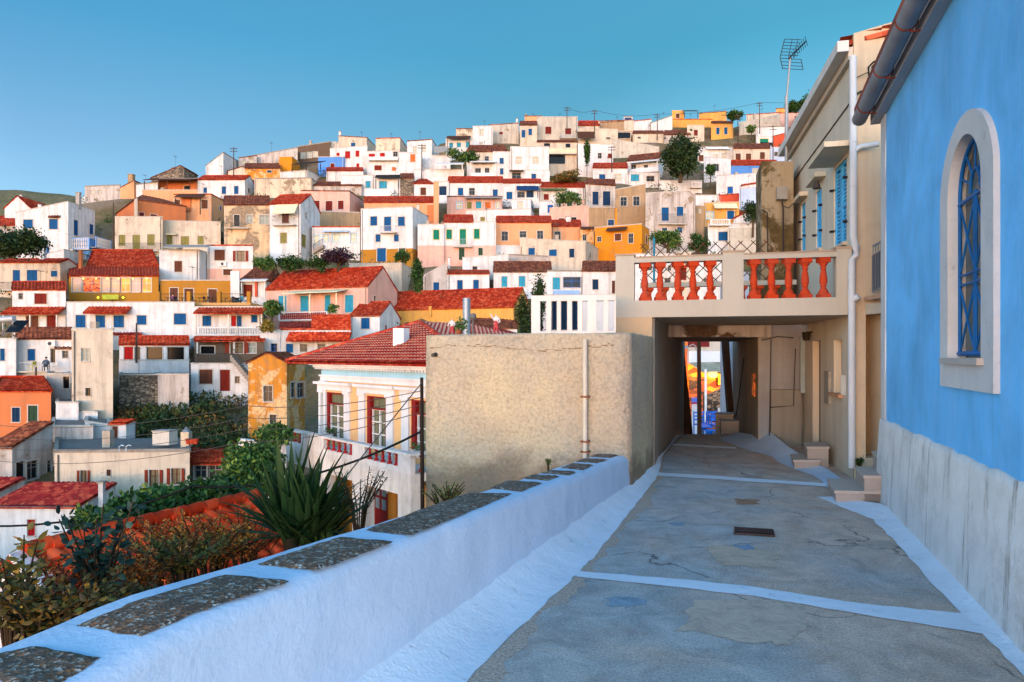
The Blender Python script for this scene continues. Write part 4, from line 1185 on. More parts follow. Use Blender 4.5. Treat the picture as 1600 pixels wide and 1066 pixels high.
def make_window(f, rect, code, parent, Hd):
    u0, u1, z0, z1 = rect
    far = Hd > 60
    door = code.startswith('d'); c = code[-1]
    nm = 'door' if door else 'window'
    w, h = u1 - u0, z1 - z0
    surr = 'b8aea2' if c not in 'g' else 'd8b878'
    if c == 'l': surr = '7fb8d8'
    mb = MB(); t = min(.1, w * .09)
    f.box(mb, u0 - t, u0, z0, z1, 0.002, .035); f.box(mb, u1, u1 + t, z0, z1, .002, .035); f.box(mb, u0 - t, u1 + t, z1, z1 + t, .002, .035)
    if not door: f.box(mb, u0 - t * 1.3, u1 + t * 1.3, z0 - .07, z0 - .002, .002, .09)
    wd = mb.build(nm, plaster(surr, .3), parent)
    o0, o1 = -.12, -.06
    if c in SHC:
        mb = MB(); um = (u0 + u1) / 2; fr = min(.06, w * .08)
        for a, b_ in ((u0, um - .01), (um + .01, u1)):
            f.box(mb, a, b_, z0, z1, o0, o1)
            f.box(mb, a, a + fr, z0 + fr, z1 - fr, o1 + .001, o1 + .02); f.box(mb, b_ - fr, b_, z0 + fr, z1 - fr, o1 + .001, o1 + .02)
            f.box(mb, a, b_, z0, z0 + fr, o1 + .001, o1 + .02); f.box(mb, a, b_, z1 - fr, z1, o1 + .001, o1 + .02)
        mb.build('leaf' if door else 'shutter', paint(SHC[c], .55, .12, 0, True), wd)
    elif c in 'kKwlBOLhmM':
        g = {'k': glass('20262a'), 'K': glass('0c0c0e'), 'w': glass(curtain='b8b4a0'), 'l': glass(curtain='c8c0a0'), 'B': glass('1c2a38'), 'O': glass(curtain='7c6a50'),
             'L': litroom('f0600c', '6a1404', .6, 3.6), 'M': litroom('f08c28', 'e06c18', .42, .8), 'm': litroom('c08c68', 'a88478', .22, .6), 'h': glass(curtain='8f9488')}[c]
        mb = MB(); f.box(mb, u0, u1, z0, z1, -.16, -.125); mb.build('pane', g, wd)
        if c != 'K':
            fc = {'k': '7c7872', 'w': 'c8c0b4', 'l': 'd0d4d8', 'B': '1c5fae', 'O': '5a3020', 'L': 'b8a088', 'm': 'c8bcae', 'M': 'c8bcae', 'h': 'a8a8a4'}[c]
            mb = MB(); fr = min(.05, w * .06); um = (u0 + u1) / 2
            f.box(mb, u0, u0 + fr, z0, z1, -.124, -.08); f.box(mb, u1 - fr, u1, z0, z1, -.124, -.08)
            f.box(mb, u0 + fr, u1 - fr, z1 - fr, z1, -.124, -.08); f.box(mb, u0 + fr, u1 - fr, z0, z0 + fr, -.124, -.08)
            f.box(mb, um - fr / 2, um + fr / 2, z0 + fr, z1 - fr, -.124, -.085)
            zm = z0 + h * .62; f.box(mb, u0 + fr, um - fr / 2, zm - fr / 2, zm + fr / 2, -.124, -.09); f.box(mb, um + fr / 2, u1 - fr, zm - fr / 2, zm + fr / 2, -.124, -.09)
            mb.build('casement', paint(fc, .5), wd)
        if c == 'O':
            for a, b_ in ((u0 - w * .42, u0 - t - .01), (u1 + t + .01, u1 + w * .42)):
                mb = MB(); f.box(mb, a, b_, z0, z1, .04, .08); mb.build('shutter', paint('7a3020', .6, .15, 0, True), wd)

def house(reg, xs, tb, wall, roof, wins, feats, label, name='house', Y=None, D=7.0, group=None, ctrl=True):
    ox, oy = REG[reg]
    X_ = lambda v: ox + float(v) / 4
    Y_ = lambda v: oy + float(v) / 4
    xs = xs.split(); top, bot = tb.split()
    x0, xc = X_(xs[0]), X_(xs[1]); x2 = X_(xs[2]) if len(xs) > 2 else None
    t0, t1 = [Y_(v) for v in (top.split('/') * 2)[:2]]
    yb = Y_(bot)
    Y0 = Y or depth_of(yb) + (NH[0] * 7 % 11) * .06 + min(xc - x0, 80) * .012
    NH[0] += 1
    k0, k1 = (x0 - CX) / F, (xc - CX) / F
    left = x2 is not None and x2 < x0
    best = None
    if x2 is None:
        sc_ = 1 + D / Y0
        m_ = (k0 + k1) / 2
        FL, FR = V((k0 * Y0, Y0)), V((k1 * Y0, Y0))
        BL, BR = V(((k0 + .002) * Y0 * sc_, Y0 + D)), V(((k1 - .002) * Y0 * sc_, Y0 + D))
    else:
        k2 = (x2 - CX) / F
        for i in range(1, 60):
            th = R(i * .9)
            c_, s_ = math.cos(th), math.sin(th)
            if not left:
                N = V((k1 * Y0, Y0)); fd = V((-c_, s_)); sd = V((s_, c_)); kf = k0
            else:
                N = V((k0 * Y0, Y0)); fd = V((c_, s_)); sd = V((-s_, c_)); kf = k1
            den = sd.x - k2 * sd.y
            dD = (k2 * Y0 - N.x) / den if abs(den) > 1e-6 else -1
            dF = (kf * Y0 - N.x) / (fd.x - kf * fd.y)
            if dD > 1 and dF > .3:
                cost = abs(dD - D) + i * .03
                if best is None or cost < best[0]: best = (cost, N, fd * dF, sd * dD)
        if best is None:
            return house(reg, ' '.join(xs[:2]), tb, wall, roof, wins, feats, label, name, Y, D, group, ctrl)
        _, N, fv, sv = best
        if not left: FR, FL = N, N + fv; BR, BL = N + sv, N + fv + sv
        else: FL, FR = N, N + fv; BL, BR = N + sv, N + fv + sv
    D_ = ((BL - FL).length + (BR - FR).length) / 2
    zt0 = EYE + (HY - t0) / F * FL.y; zt1 = EYE + (HY - t1) / F * FR.y
    if Y0 and t0 == t1:
        if x2 is not None: zt0 = zt1 = EYE + (HY - t0) / F * Y0
    zb = EYE + (HY - yb) / F * Y0
    if ctrl: CTRL.append(((FL.x + FR.x) / 2, (FL.y + FR.y) / 2, zb)); 
    if ctrl and (xc - x0) > 45: CTRL.append((FL.x, FL.y, zb)); CTRL.append((FR.x, FR.y, zb))
    base = zb - 4.0
    cen = (FL + FR + BL + BR) / 4
    root = empty(name, (cen.x, cen.y, zb), label, {'church': 'church', 'chapel': 'chapel', 'ruin': 'ruin'}.get(name, 'house' if 'wall' not in name else 'wall'), group)
    band = None
    if len(wall) > 1: band = (wall[1], EYE + (HY - Y_(wall[2:])) / F * Y0)
    wm = [wallmat(wall[0]), wallmat(band[0]) if band else wallmat(wall[0])]
    Ff = Face(FL, FR)
    Fs = None
    if x2 is not None:
        Fs = Face(FR, BR) if not left else Face(BL, FL)
    # windows
    fh, shh = [], []; wl = []
    if wins:
        for grp in wins.split(';'):
            it = grp.split(); code = it[0]; vals = [float(v) for v in it[1:]]
            for i in range(0, len(vals), 4):
                a, b_, c_, d_ = vals[i:i + 4]
                pa, pb, pc, pd = X_(a), Y_(b_), X_(c_), Y_(d_)
                pm = (pa + pc) / 2
                onside = Fs is not None and ((pm > xc) if not left else (pm < x0))
                f = Fs if onside else Ff
                pym = (pb + pd) / 2
                u0 = f.hit(pa, pym)[0]; u1 = f.hit(pc, pym)[0]
                z1 = f.hit(pm, pb)[1]; z0 = f.hit(pm, pd)[1]
                zt_ = min(zt0, zt1)
                u0 = max(.12, u0); u1 = min(f.L - .12, u1); z1 = min(z1, max(zt0, zt1) - .08 if zt0 != zt1 else zt_ - .08)
                if u1 - u0 < .12 or z1 - z0 < .12: continue
                if z1 > zt_: z1 = zt_ - .02 if z0 < zt_ - .3 else z1
                if z1 > zt_: continue
                lst = shh if onside else fh
                if any(not (u1 < h[0] - .02 or u0 > h[1] + .02 or z1 < h[2] - .02 or z0 > h[3] + .02) for h in lst): continue
                lst.append((u0, u1, z0, z1)); wl.append((f, (u0, u1, z0, z1), code))
    mb = MB()
    zband = band[1] if band else None
    wall_holes(mb, Ff, 0, Ff.L, base, zt0, zt1, fh, .16, zband)
    ztb0, ztb1 = zt0, zt1
    rk = roof.split()
    if rk[0][0] == 'm' and False: pass
    if Fs is not None:
        zs = (zt1, ztb1) if not left else (ztb0, zt0)
        wall_holes(mb, Fs, 0, Fs.L, base, zs[0], zs[1], shh, .16, zband)
        a, b_ = (FL, BL) if not left else (FR, BR)
        z_ = zt0 if not left else zt1
        mb.face([V((a.x, a.y, base)), V((b_.x, b_.y, base)), V((b_.x, b_.y, z_)), V((a.x, a.y, z_))])
    else:
        for a, b_, z_ in ((FL, BL, zt0), (FR, BR, zt1)):
            mb.face([V((a.x, a.y, base)), V((b_.x, b_.y, base)), V((b_.x, b_.y, z_)), V((a.x, a.y, z_))])
    mb.face([V((BL.x, BL.y, base)), V((BR.x, BR.y, base)), V((BR.x, BR.y, ztb1)), V((BL.x, BL.y, ztb0))])
    q = lambda p, z: V((p.x, p.y, z))
    kind = rk[0][0]
    near = Y0 < 60
    per, am = (.38, .09) if not near else (.27, .07)
    rows, stp = (1, 0) if Y0 > 75 else (int(max(2, 10)), .02)
    rmb = None
    if kind == 'f':
        mb.face([q(FL, zt0 - .02), q(FR, zt1 - .02), q(BR, ztb1 - .02), q(BL, ztb0 - .02)], 0)
        wo = mb.build('wall', wm, root)
        # low parapet coping round the flat roof
        rmb = MB(); c_ = rk[0][1:] or 'w'
        prs = [(FL, FR, zt0, zt1), (FR, BR, zt1, ztb1), (BL, FL, ztb0, zt0)]
        for a, b_, za, zb2 in prs:
            d = (b_ - a).normalized(); n_ = V((d.y, -d.x))
            o = q(a, za + .003) + V((n_.x, n_.y, 0)) * .04
            rmb.box(o, q(b_, zb2 + .003) - q(a, za + .003), V((-n_.x, -n_.y, 0)) * .24, V((0, 0, .12 if c_ == 'w' else .2)))
        rmb.build('coping', {'w': plaster('b8aea2', .7), 'r': tilemat('9a3a24', .4, .4), 'n': tilemat('6a4030', .4, .5), 'g': plaster('8a8278', .8)}[c_], root)
        if yb > 556 or t0 > 520:
            rmb = MB(); rmb.face([q(FL, zt0 + .01), q(FR, zt1 + .01), q(BR, ztb1 + .01), q(BL, ztb0 + .01)]); rmb.build('roof', plaster('77706c', .7, .2, 1, '55504c'), root)
    elif kind in 'tm':
        rc = rk[0][1:] or 'r'; yr = Y_(rk[1]); hip = float(rk[2]) if len(rk) > 2 else 0
        fr_ = .5 if kind == 't' else 1.0
        RL, RR = FL.lerp(BL, fr_), FR.lerp(BR, fr_)
        Yr = (RL.y + RR.y) / 2
        zr = EYE + (HY - yr) / F * Yr
        zr = max(zr, max(zt0, zt1) + .15); zr = min(zr, max(zt0, zt1) + D_ * fr_ * .9)
        RL2, RR2 = RL.lerp(RR, hip), RR.lerp(RL, hip)
        if not hip:
            if kind == 't':
                mb.face([q(FR, zt1), q(BR, ztb1), q(RR, zr)]); mb.face([q(BL, ztb0), q(FL, zt0), q(RL, zr)])
            else:
                mb.face([q(FR, zt1), q(BR, ztb1), q(BR, zr)]); mb.face([q(BL, zr), q(BL, ztb0), q(FL, zt0)]); mb.face([q(BR, ztb1), q(BL, ztb0), q(BL, zr), q(BR, zr)])
        wo = mb.build('wall', wm, root)
        rmb = MB()
        def ov(p, r_, z, zr_, e=.22):   # overhang along the slope
            a = q(p, z); b_ = q(r_, zr_); d = (a - b_)
            return a + d.normalized() * e + V((0, 0, .06))
        sd = Ff.U3 * .1
        up = V((0, 0, .06))
        tile_sheet(rmb, ov(FL, RL, zt0, zr) - sd, ov(FR, RR, zt1, zr) + sd, q(RR2, zr) + up + (sd if not hip else V((0, 0, 0))), q(RL2, zr) + up - (sd if not hip else V((0, 0, 0))), per, am, rows, .1, stp)
        if kind == 't':
            tile_sheet(rmb, ov(BR, RR, ztb1, zr) + sd, ov(BL, RL, ztb0, zr) - sd, q(RL2, zr) + up, q(RR2, zr) + up, per, am, 1, .1)
            if hip:
                tile_sheet(rmb, ov(FR, RR, zt1, zr) + sd, ov(BR, RR, ztb1, zr) + sd, q(RR2, zr) + up, q(RR2, zr) + up, per, am, rows, .1, stp)
                tile_sheet(rmb, ov(BL, RL, ztb0, zr) - sd, ov(FL, RL, zt0, zr) - sd, q(RL2, zr) + up, q(RL2, zr) + up, per, am, 1, .1)
            rmb.tube([q(RL2, zr + .07), q(RR2, zr + .07)], .12, 6)
        ro_ = rmb.build('roof', roofmat(rc), root)
    elif kind == 'g':
        rc = rk[0][1:] or 'r'; yr = Y_(rk[1]); fx = float(rk[2]) if len(rk) > 2 else .5
        A_ = FL.lerp(FR, fx); Bk = BL.lerp(BR, fx)
        zr = EYE + (HY - yr) / F * A_.y
        mb.face([q(FL, zt0), q(FR, zt1), q(A_, zr)]); mb.face([q(BR, ztb1), q(BL, ztb0), q(Bk, zr)])
        wo = mb.build('wall', wm, root)
        rmb = MB(); fo = Ff.N3 * .08; up = V((0, 0, .05))
        def sl(p, z): 
            a = q(p, z); b_ = q(A_, zr); d = (a - b_).normalized(); return d * .2
        tile_sheet(rmb, q(FL, zt0) + fo + up + sl(FL, zt0), q(BL, ztb0) + up + sl(FL, zt0), q(Bk, zr) + up, q(A_, zr) + up + fo, per, am, rows, .09, stp)
        tile_sheet(rmb, q(BR, ztb1) + up + sl(FR, zt1), q(FR, zt1) + fo + up + sl(FR, zt1), q(A_, zr) + up + fo, q(Bk, zr) + up, per, am, rows, .09, stp)
        rmb.build('roof', roofmat(rc), root)
    for f, rect, code in wl: make_window(f, rect, code, root, Y0)
    hr = random.Random(NH[0] * 31)
    if Fs is not None and not shh and Fs.L > 3 and Y0 > 45 and hr.random() < .6:
        zt_ = min(zt0, zt1); u = hr.uniform(1, Fs.L - 1.8)
        mb = MB(); z_ = zt_ - hr.uniform(1.7, 2.1); Fs.box(mb, u, u + .6, z_, z_ + .85, .003, .04); wq = mb.build('window', plaster('b8aea2', .3), root)
        mb = MB(); Fs.box(mb, u + .06, u + .54, z_ + .06, z_ + .79, .041, .05); mb.build('pane', glass('20262a') if hr.random() < .6 else paint(SHC[hr.choice('bnr')], .5), wq)
    if Y0 > 40 and Ff.L > 3:
        if hr.random() < .5:     # rainwater pipe
            u = hr.choice((.25, Ff.L - .25)); mb = MB(); mb.tube([Ff.pt(u, base, .07), Ff.pt(u, min(zt0, zt1) - .1, .07)], .05, 5)
            mb.build('downpipe', paint(hr.choice(('8a7f74', 'b0aca6', '6a625a')), .6, .2), root)
        if hr.random() < .4:     # roof aerial
            c_ = FL.lerp(BR, hr.uniform(.35, .65)); zt_ = max(zt0, zt1); hh = hr.uniform(1.8, 3.0); mb = MB()
            if kind != 'f': zt_ += .6
            mb.tube([V((c_.x, c_.y, zt_ - .3)), V((c_.x, c_.y, zt_ + hh))], .022, 4)
            for k_ in range(5): mb.tube([V((c_.x - .25, c_.y - .6 + k_ * .25, zt_ + hh - .1)), V((c_.x + .25, c_.y - .6 + k_ * .25, zt_ + hh - .1))], .012, 3)
            mb.tube([V((c_.x, c_.y - .7, zt_ + hh - .1)), V((c_.x, c_.y + .5, zt_ + hh - .1))], .015, 3)
            mb.build('aerial', paint('4a4a4e', .6), root)
        if hr.random() < .3 and kind == 'f' and len(HOUSEF) >= 0:
            c_ = FL.lerp(BR, hr.uniform(.3, .7)); zt_ = max(zt0, zt1)
            mb = MB(); mb.box(V((c_.x, c_.y, zt_ - .2)), (.5, 0, 0), (0, .5, 0), (0, 0, hr.uniform(.8, 1.3))); mb.build('chimney', plaster('a89a8a', .8), root)
    # features
    PAINTC = {'w': 'd0ccc6', 't': None, 'n': '4a3024', 'g': '8a8680', 'c': 'cfc4a0', 'b': '1c5fae', 'v': '16365c', 'k': '2a2624', 'l': '9ab4cc', 'y': 'b98430', 'x': '4c5a3a'}
    for ft in (feats.split(';') if feats else []):
        it = ft.split(); k = it[0]
        if k == 'ba':       # balcony: x0 x1 yslab yrail type
            a, b_, ys, yr = X_(it[1]), X_(it[2]), Y_(it[3]), Y_(it[4]); ty = it[5]
            oo = .85
            f = Ff
            if Fs is not None and ((a + b_) / 2 > xc if not left else (a + b_) / 2 < x0): f = Fs
            u0, zs_ = f.hit(a, ys, oo); u1 = f.hit(b_, ys, oo)[0]; zr_ = f.hit((a + b_) / 2, yr, oo)[1]; zs_ = f.hit((a + b_) / 2, ys, oo)[1]
            zr_ = max(zr_, zs_ + .5)
            mb = MB(); f.box(mb, u0, u1, zs_ - .14, zs_, 0.003, oo); bo = mb.build('balcony', plaster('b5aca0' if ty != 'W' else 'd6d2d0', .5), root)
            mb = MB()
            if ty in 'wWlc':
                f.box(mb, u0, u1, zs_ + .001, zr_, oo - .12, oo - .001); f.box(mb, u0, u0 + .12, zs_ + .001, zr_, .003, oo - .121); f.box(mb, u1 - .12, u1, zs_ + .001, zr_, .003, oo - .121)
                mb.build('parapet', plaster({'w': 'd6d2d0', 'W': 'd6d2d0', 'l': '7fa4dc', 'c': 'd8c0a2'}[ty], .25), bo)
            elif ty in 'BrL':
                cm = {'B': paint('cfcac4', .6), 'r': paint('8e2420', .6), 'L': paint('cfcac4', .6)}[ty]
                wmn = plaster('d6d2d0' if ty != 'L' else '7fa4dc', .25)
                f.box(mb, u0, u1, zr_ - .1, zr_, oo - .14, oo); f.box(mb, u0, u1, zs_ + .001, zs_ + .08, oo - .14, oo - .001); f.box(mb, u0, u0 + .18, zs_ + .08, zr_ - .1, oo - .13, oo - .002); f.box(mb, u1 - .18, u1, zs_ + .08, zr_ - .1, oo - .13, oo - .002)
                mb.build('rail', wmn, bo)
                n_ = max(3, int((u1 - u0) / .28)); hh = zr_ - zs_ - .18
                mb = MB()
                for i in range(n_):
                    u = u0 + .3 + (u1 - u0 - .6) * i / (n_ - 1)
                    mb.lathe(f.pt(u, zs_ + .08, oo - .07), [(.09, 0), (.09, hh * .12), (.045, hh * .3), (.1, hh * .42), (.05, hh * .75), (.09, hh * .88), (.09, hh)], 6)
                tag(mb.build('balusters', cm, bo))
            else:
                n_ = max(4, int((u1 - u0) / .16))
                for i in range(n_ + 1):
                    u = u0 + .01 + (u1 - u0 - .02) * i / n_; mb.box(f.pt(u - .011, zs_, oo - .03), f.U3 * .022, f.N3 * .02, V((0, 0, zr_ - zs_)))
                f.box(mb, u0, u1, zr_, zr_ + .04, oo - .04, oo); 
                for u in (u0, u1 - .03):
                    f.box(mb, u, u + .03, zr_, zr_ + .04, .003, oo - .04); f.box(mb, u, u + .03, (zs_ + zr_) / 2, (zs_ + zr_) / 2 + .02, .003, oo - .04)
                mb.build('railing', paint('3c3a3c' if ty != 'j' else 'a8b0b4', .6, .2, .3), bo)
        elif k == 'aw':     # canopy: x0 x1 ywall yfront col depth [ypost]
            a, b_, yw, yf, cc, dp = X_(it[1]), X_(it[2]), Y_(it[3]), Y_(it[4]), it[5], float(it[6])
            f = Ff
            if Fs is not None and ((a + b_) / 2 > xc if not left else (a + b_) / 2 < x0): f = Fs
            mx = (a + b_) / 2
            u0 = f.hit(a, yf, dp)[0]; u1 = f.hit(b_, yf, dp)[0]; zf = f.hit(mx, yf, dp)[1]; zw = f.hit(mx, yw, 0)[1]
            zw = max(zw, zf + .05)
            mb = MB()
            if cc in 'tTN':
                tile_sheet(mb, f.pt(u0, zf, dp), f.pt(u1, zf, dp), f.pt(u1, zw, .01), f.pt(u0, zw, .01), per, am, rows, .1, stp)
                ao = mb.build('canopy', roofmat({'t': 'r', 'T': 'o', 'N': 'n'}[cc]), root)
            else:
                p0, p1, p2, p3 = f.pt(u0, zf, dp), f.pt(u1, zf, dp), f.pt(u1, zw, .01), f.pt(u0, zw, .01)
                mb.box(p0, p1 - p0, p3 - p0, V((0, 0, .09))); ao = mb.build('canopy', paint(PAINTC[cc], .8, .2), root)
            if len(it) > 7:
                zp = f.hit(mx, Y_(it[7]), dp)[1]
                n_ = max(2, int((u1 - u0) / 3) + 1)
                for i in range(n_):
                    u = u0 + .15 + (u1 - u0 - .4) * i / (n_ - 1)
                    mb = MB(); f.box(mb, u, u + .12, zp, zf - .1, dp - .25, dp - .13); mb.build('post', paint(PAINTC.get(cc) or 'c8beb0', .7), root)
        elif k == 'ch':     # chimney: x w ytop ybase col
            a, w_, yt, yb_ = X_(it[1]), float(it[2]) / 4, Y_(it[3]), Y_(it[4]); cc = it[5] if len(it) > 5 else 'W'
            Yc = FL.y * .5 + FR.y * .5 + D_ * .35
            p0, p1 = P(a, yb_, Yc), P(a + w_, yt, Yc); wd_ = max(.25, p1.x - p0.x)
            mb = MB(); hh = max(.5, p1.z - p0.z)
            mb.box(p0 - V((0, 0, .8)), (wd_, 0, 0), (0, wd_, 0), (0, 0, hh + .8)); co = mb.build('chimney', wallmat(cc), root)
            mb = MB(); mb.box(V((p0.x - .06, p0.y - .06, p0.z + hh + .002)), (wd_ + .12, 0, 0), (0, wd_ + .12, 0), (0, 0, .1)); mb.build('chimney_cap', plaster('8a8278', .6), co)
        elif k == 'ac':
            u, z = Ff.hit(X_(it[1]), Y_(it[2]), .2)
            mb = MB(); Ff.box(mb, u - .4, u + .4, z - .28, z + .28, .003, .3); ao = mb.build('air_conditioner', paint('d0d0cc', .5), root)
            mb = MB(); c_ = Ff.pt(u - .1, z, .31)
            mb.face([c_ + Ff.U3 * (.2 * math.cos(t)) + V((0, 0, .2 * math.sin(t))) for t in [i * .52 for i in range(12)]]); mb.build('fan_grille', paint('3c3c3e', .6), ao)
        elif k == 'co':     # column on the front face: x w y0 y1 col off
            u, z0 = Ff.hit(X_(it[1]), Y_(it[4]), .2); u1 = Ff.hit(X_(float(it[1]) + float(it[2])), Y_(it[4]), .2)[0]; z1 = Ff.hit(X_(it[1]), Y_(it[3]), .2)[1]
            mb = MB(); Ff.box(mb, u, u1, z0, z1, .003, .22); mb.build('pilaster', wallmat(it[5]), root)
        elif k == 'st':     # outside stair: x0 ybot x1 ytop (railing)
            a, y0_, b_, y1_ = X_(it[1]), Y_(it[2]), X_(it[3]), Y_(it[4])
            u0, z0 = Ff.hit(a, y0_, .8); u1, z1 = Ff.hit(b_, y1_, .8); n_ = 9
            mb = MB()
            for i in range(n_):
                ua_, ub_ = u0 + (u1 - u0) * i / n_, u0 + (u1 - u0) * (i + 1) / n_
                zi = z0 + (z1 - z0) * (i + 1) / n_
                Ff.box(mb, min(ua_, ub_), max(ua_, ub_), zi - .35 - (z1 - z0) / n_, zi, .003, .9)
            so = mb.build('stair', plaster('8a7f74', .5), root)
            mb = MB()
            mb.tube([Ff.pt(u0, z0 + .9, .88), Ff.pt(u1, z1 + .9, .88)], .03, 5)
            for i in range(n_ * 2):
                u = u0 + (u1 - u0) * (i + .5) / (n_ * 2); z = z0 + (z1 - z0) * (i + .5) / (n_ * 2); mb.tube([Ff.pt(u, z, .88), Ff.pt(u, z + .9, .88)], .014, 4)
            mb.build('railing', paint('34302e', .6), so)
    return root

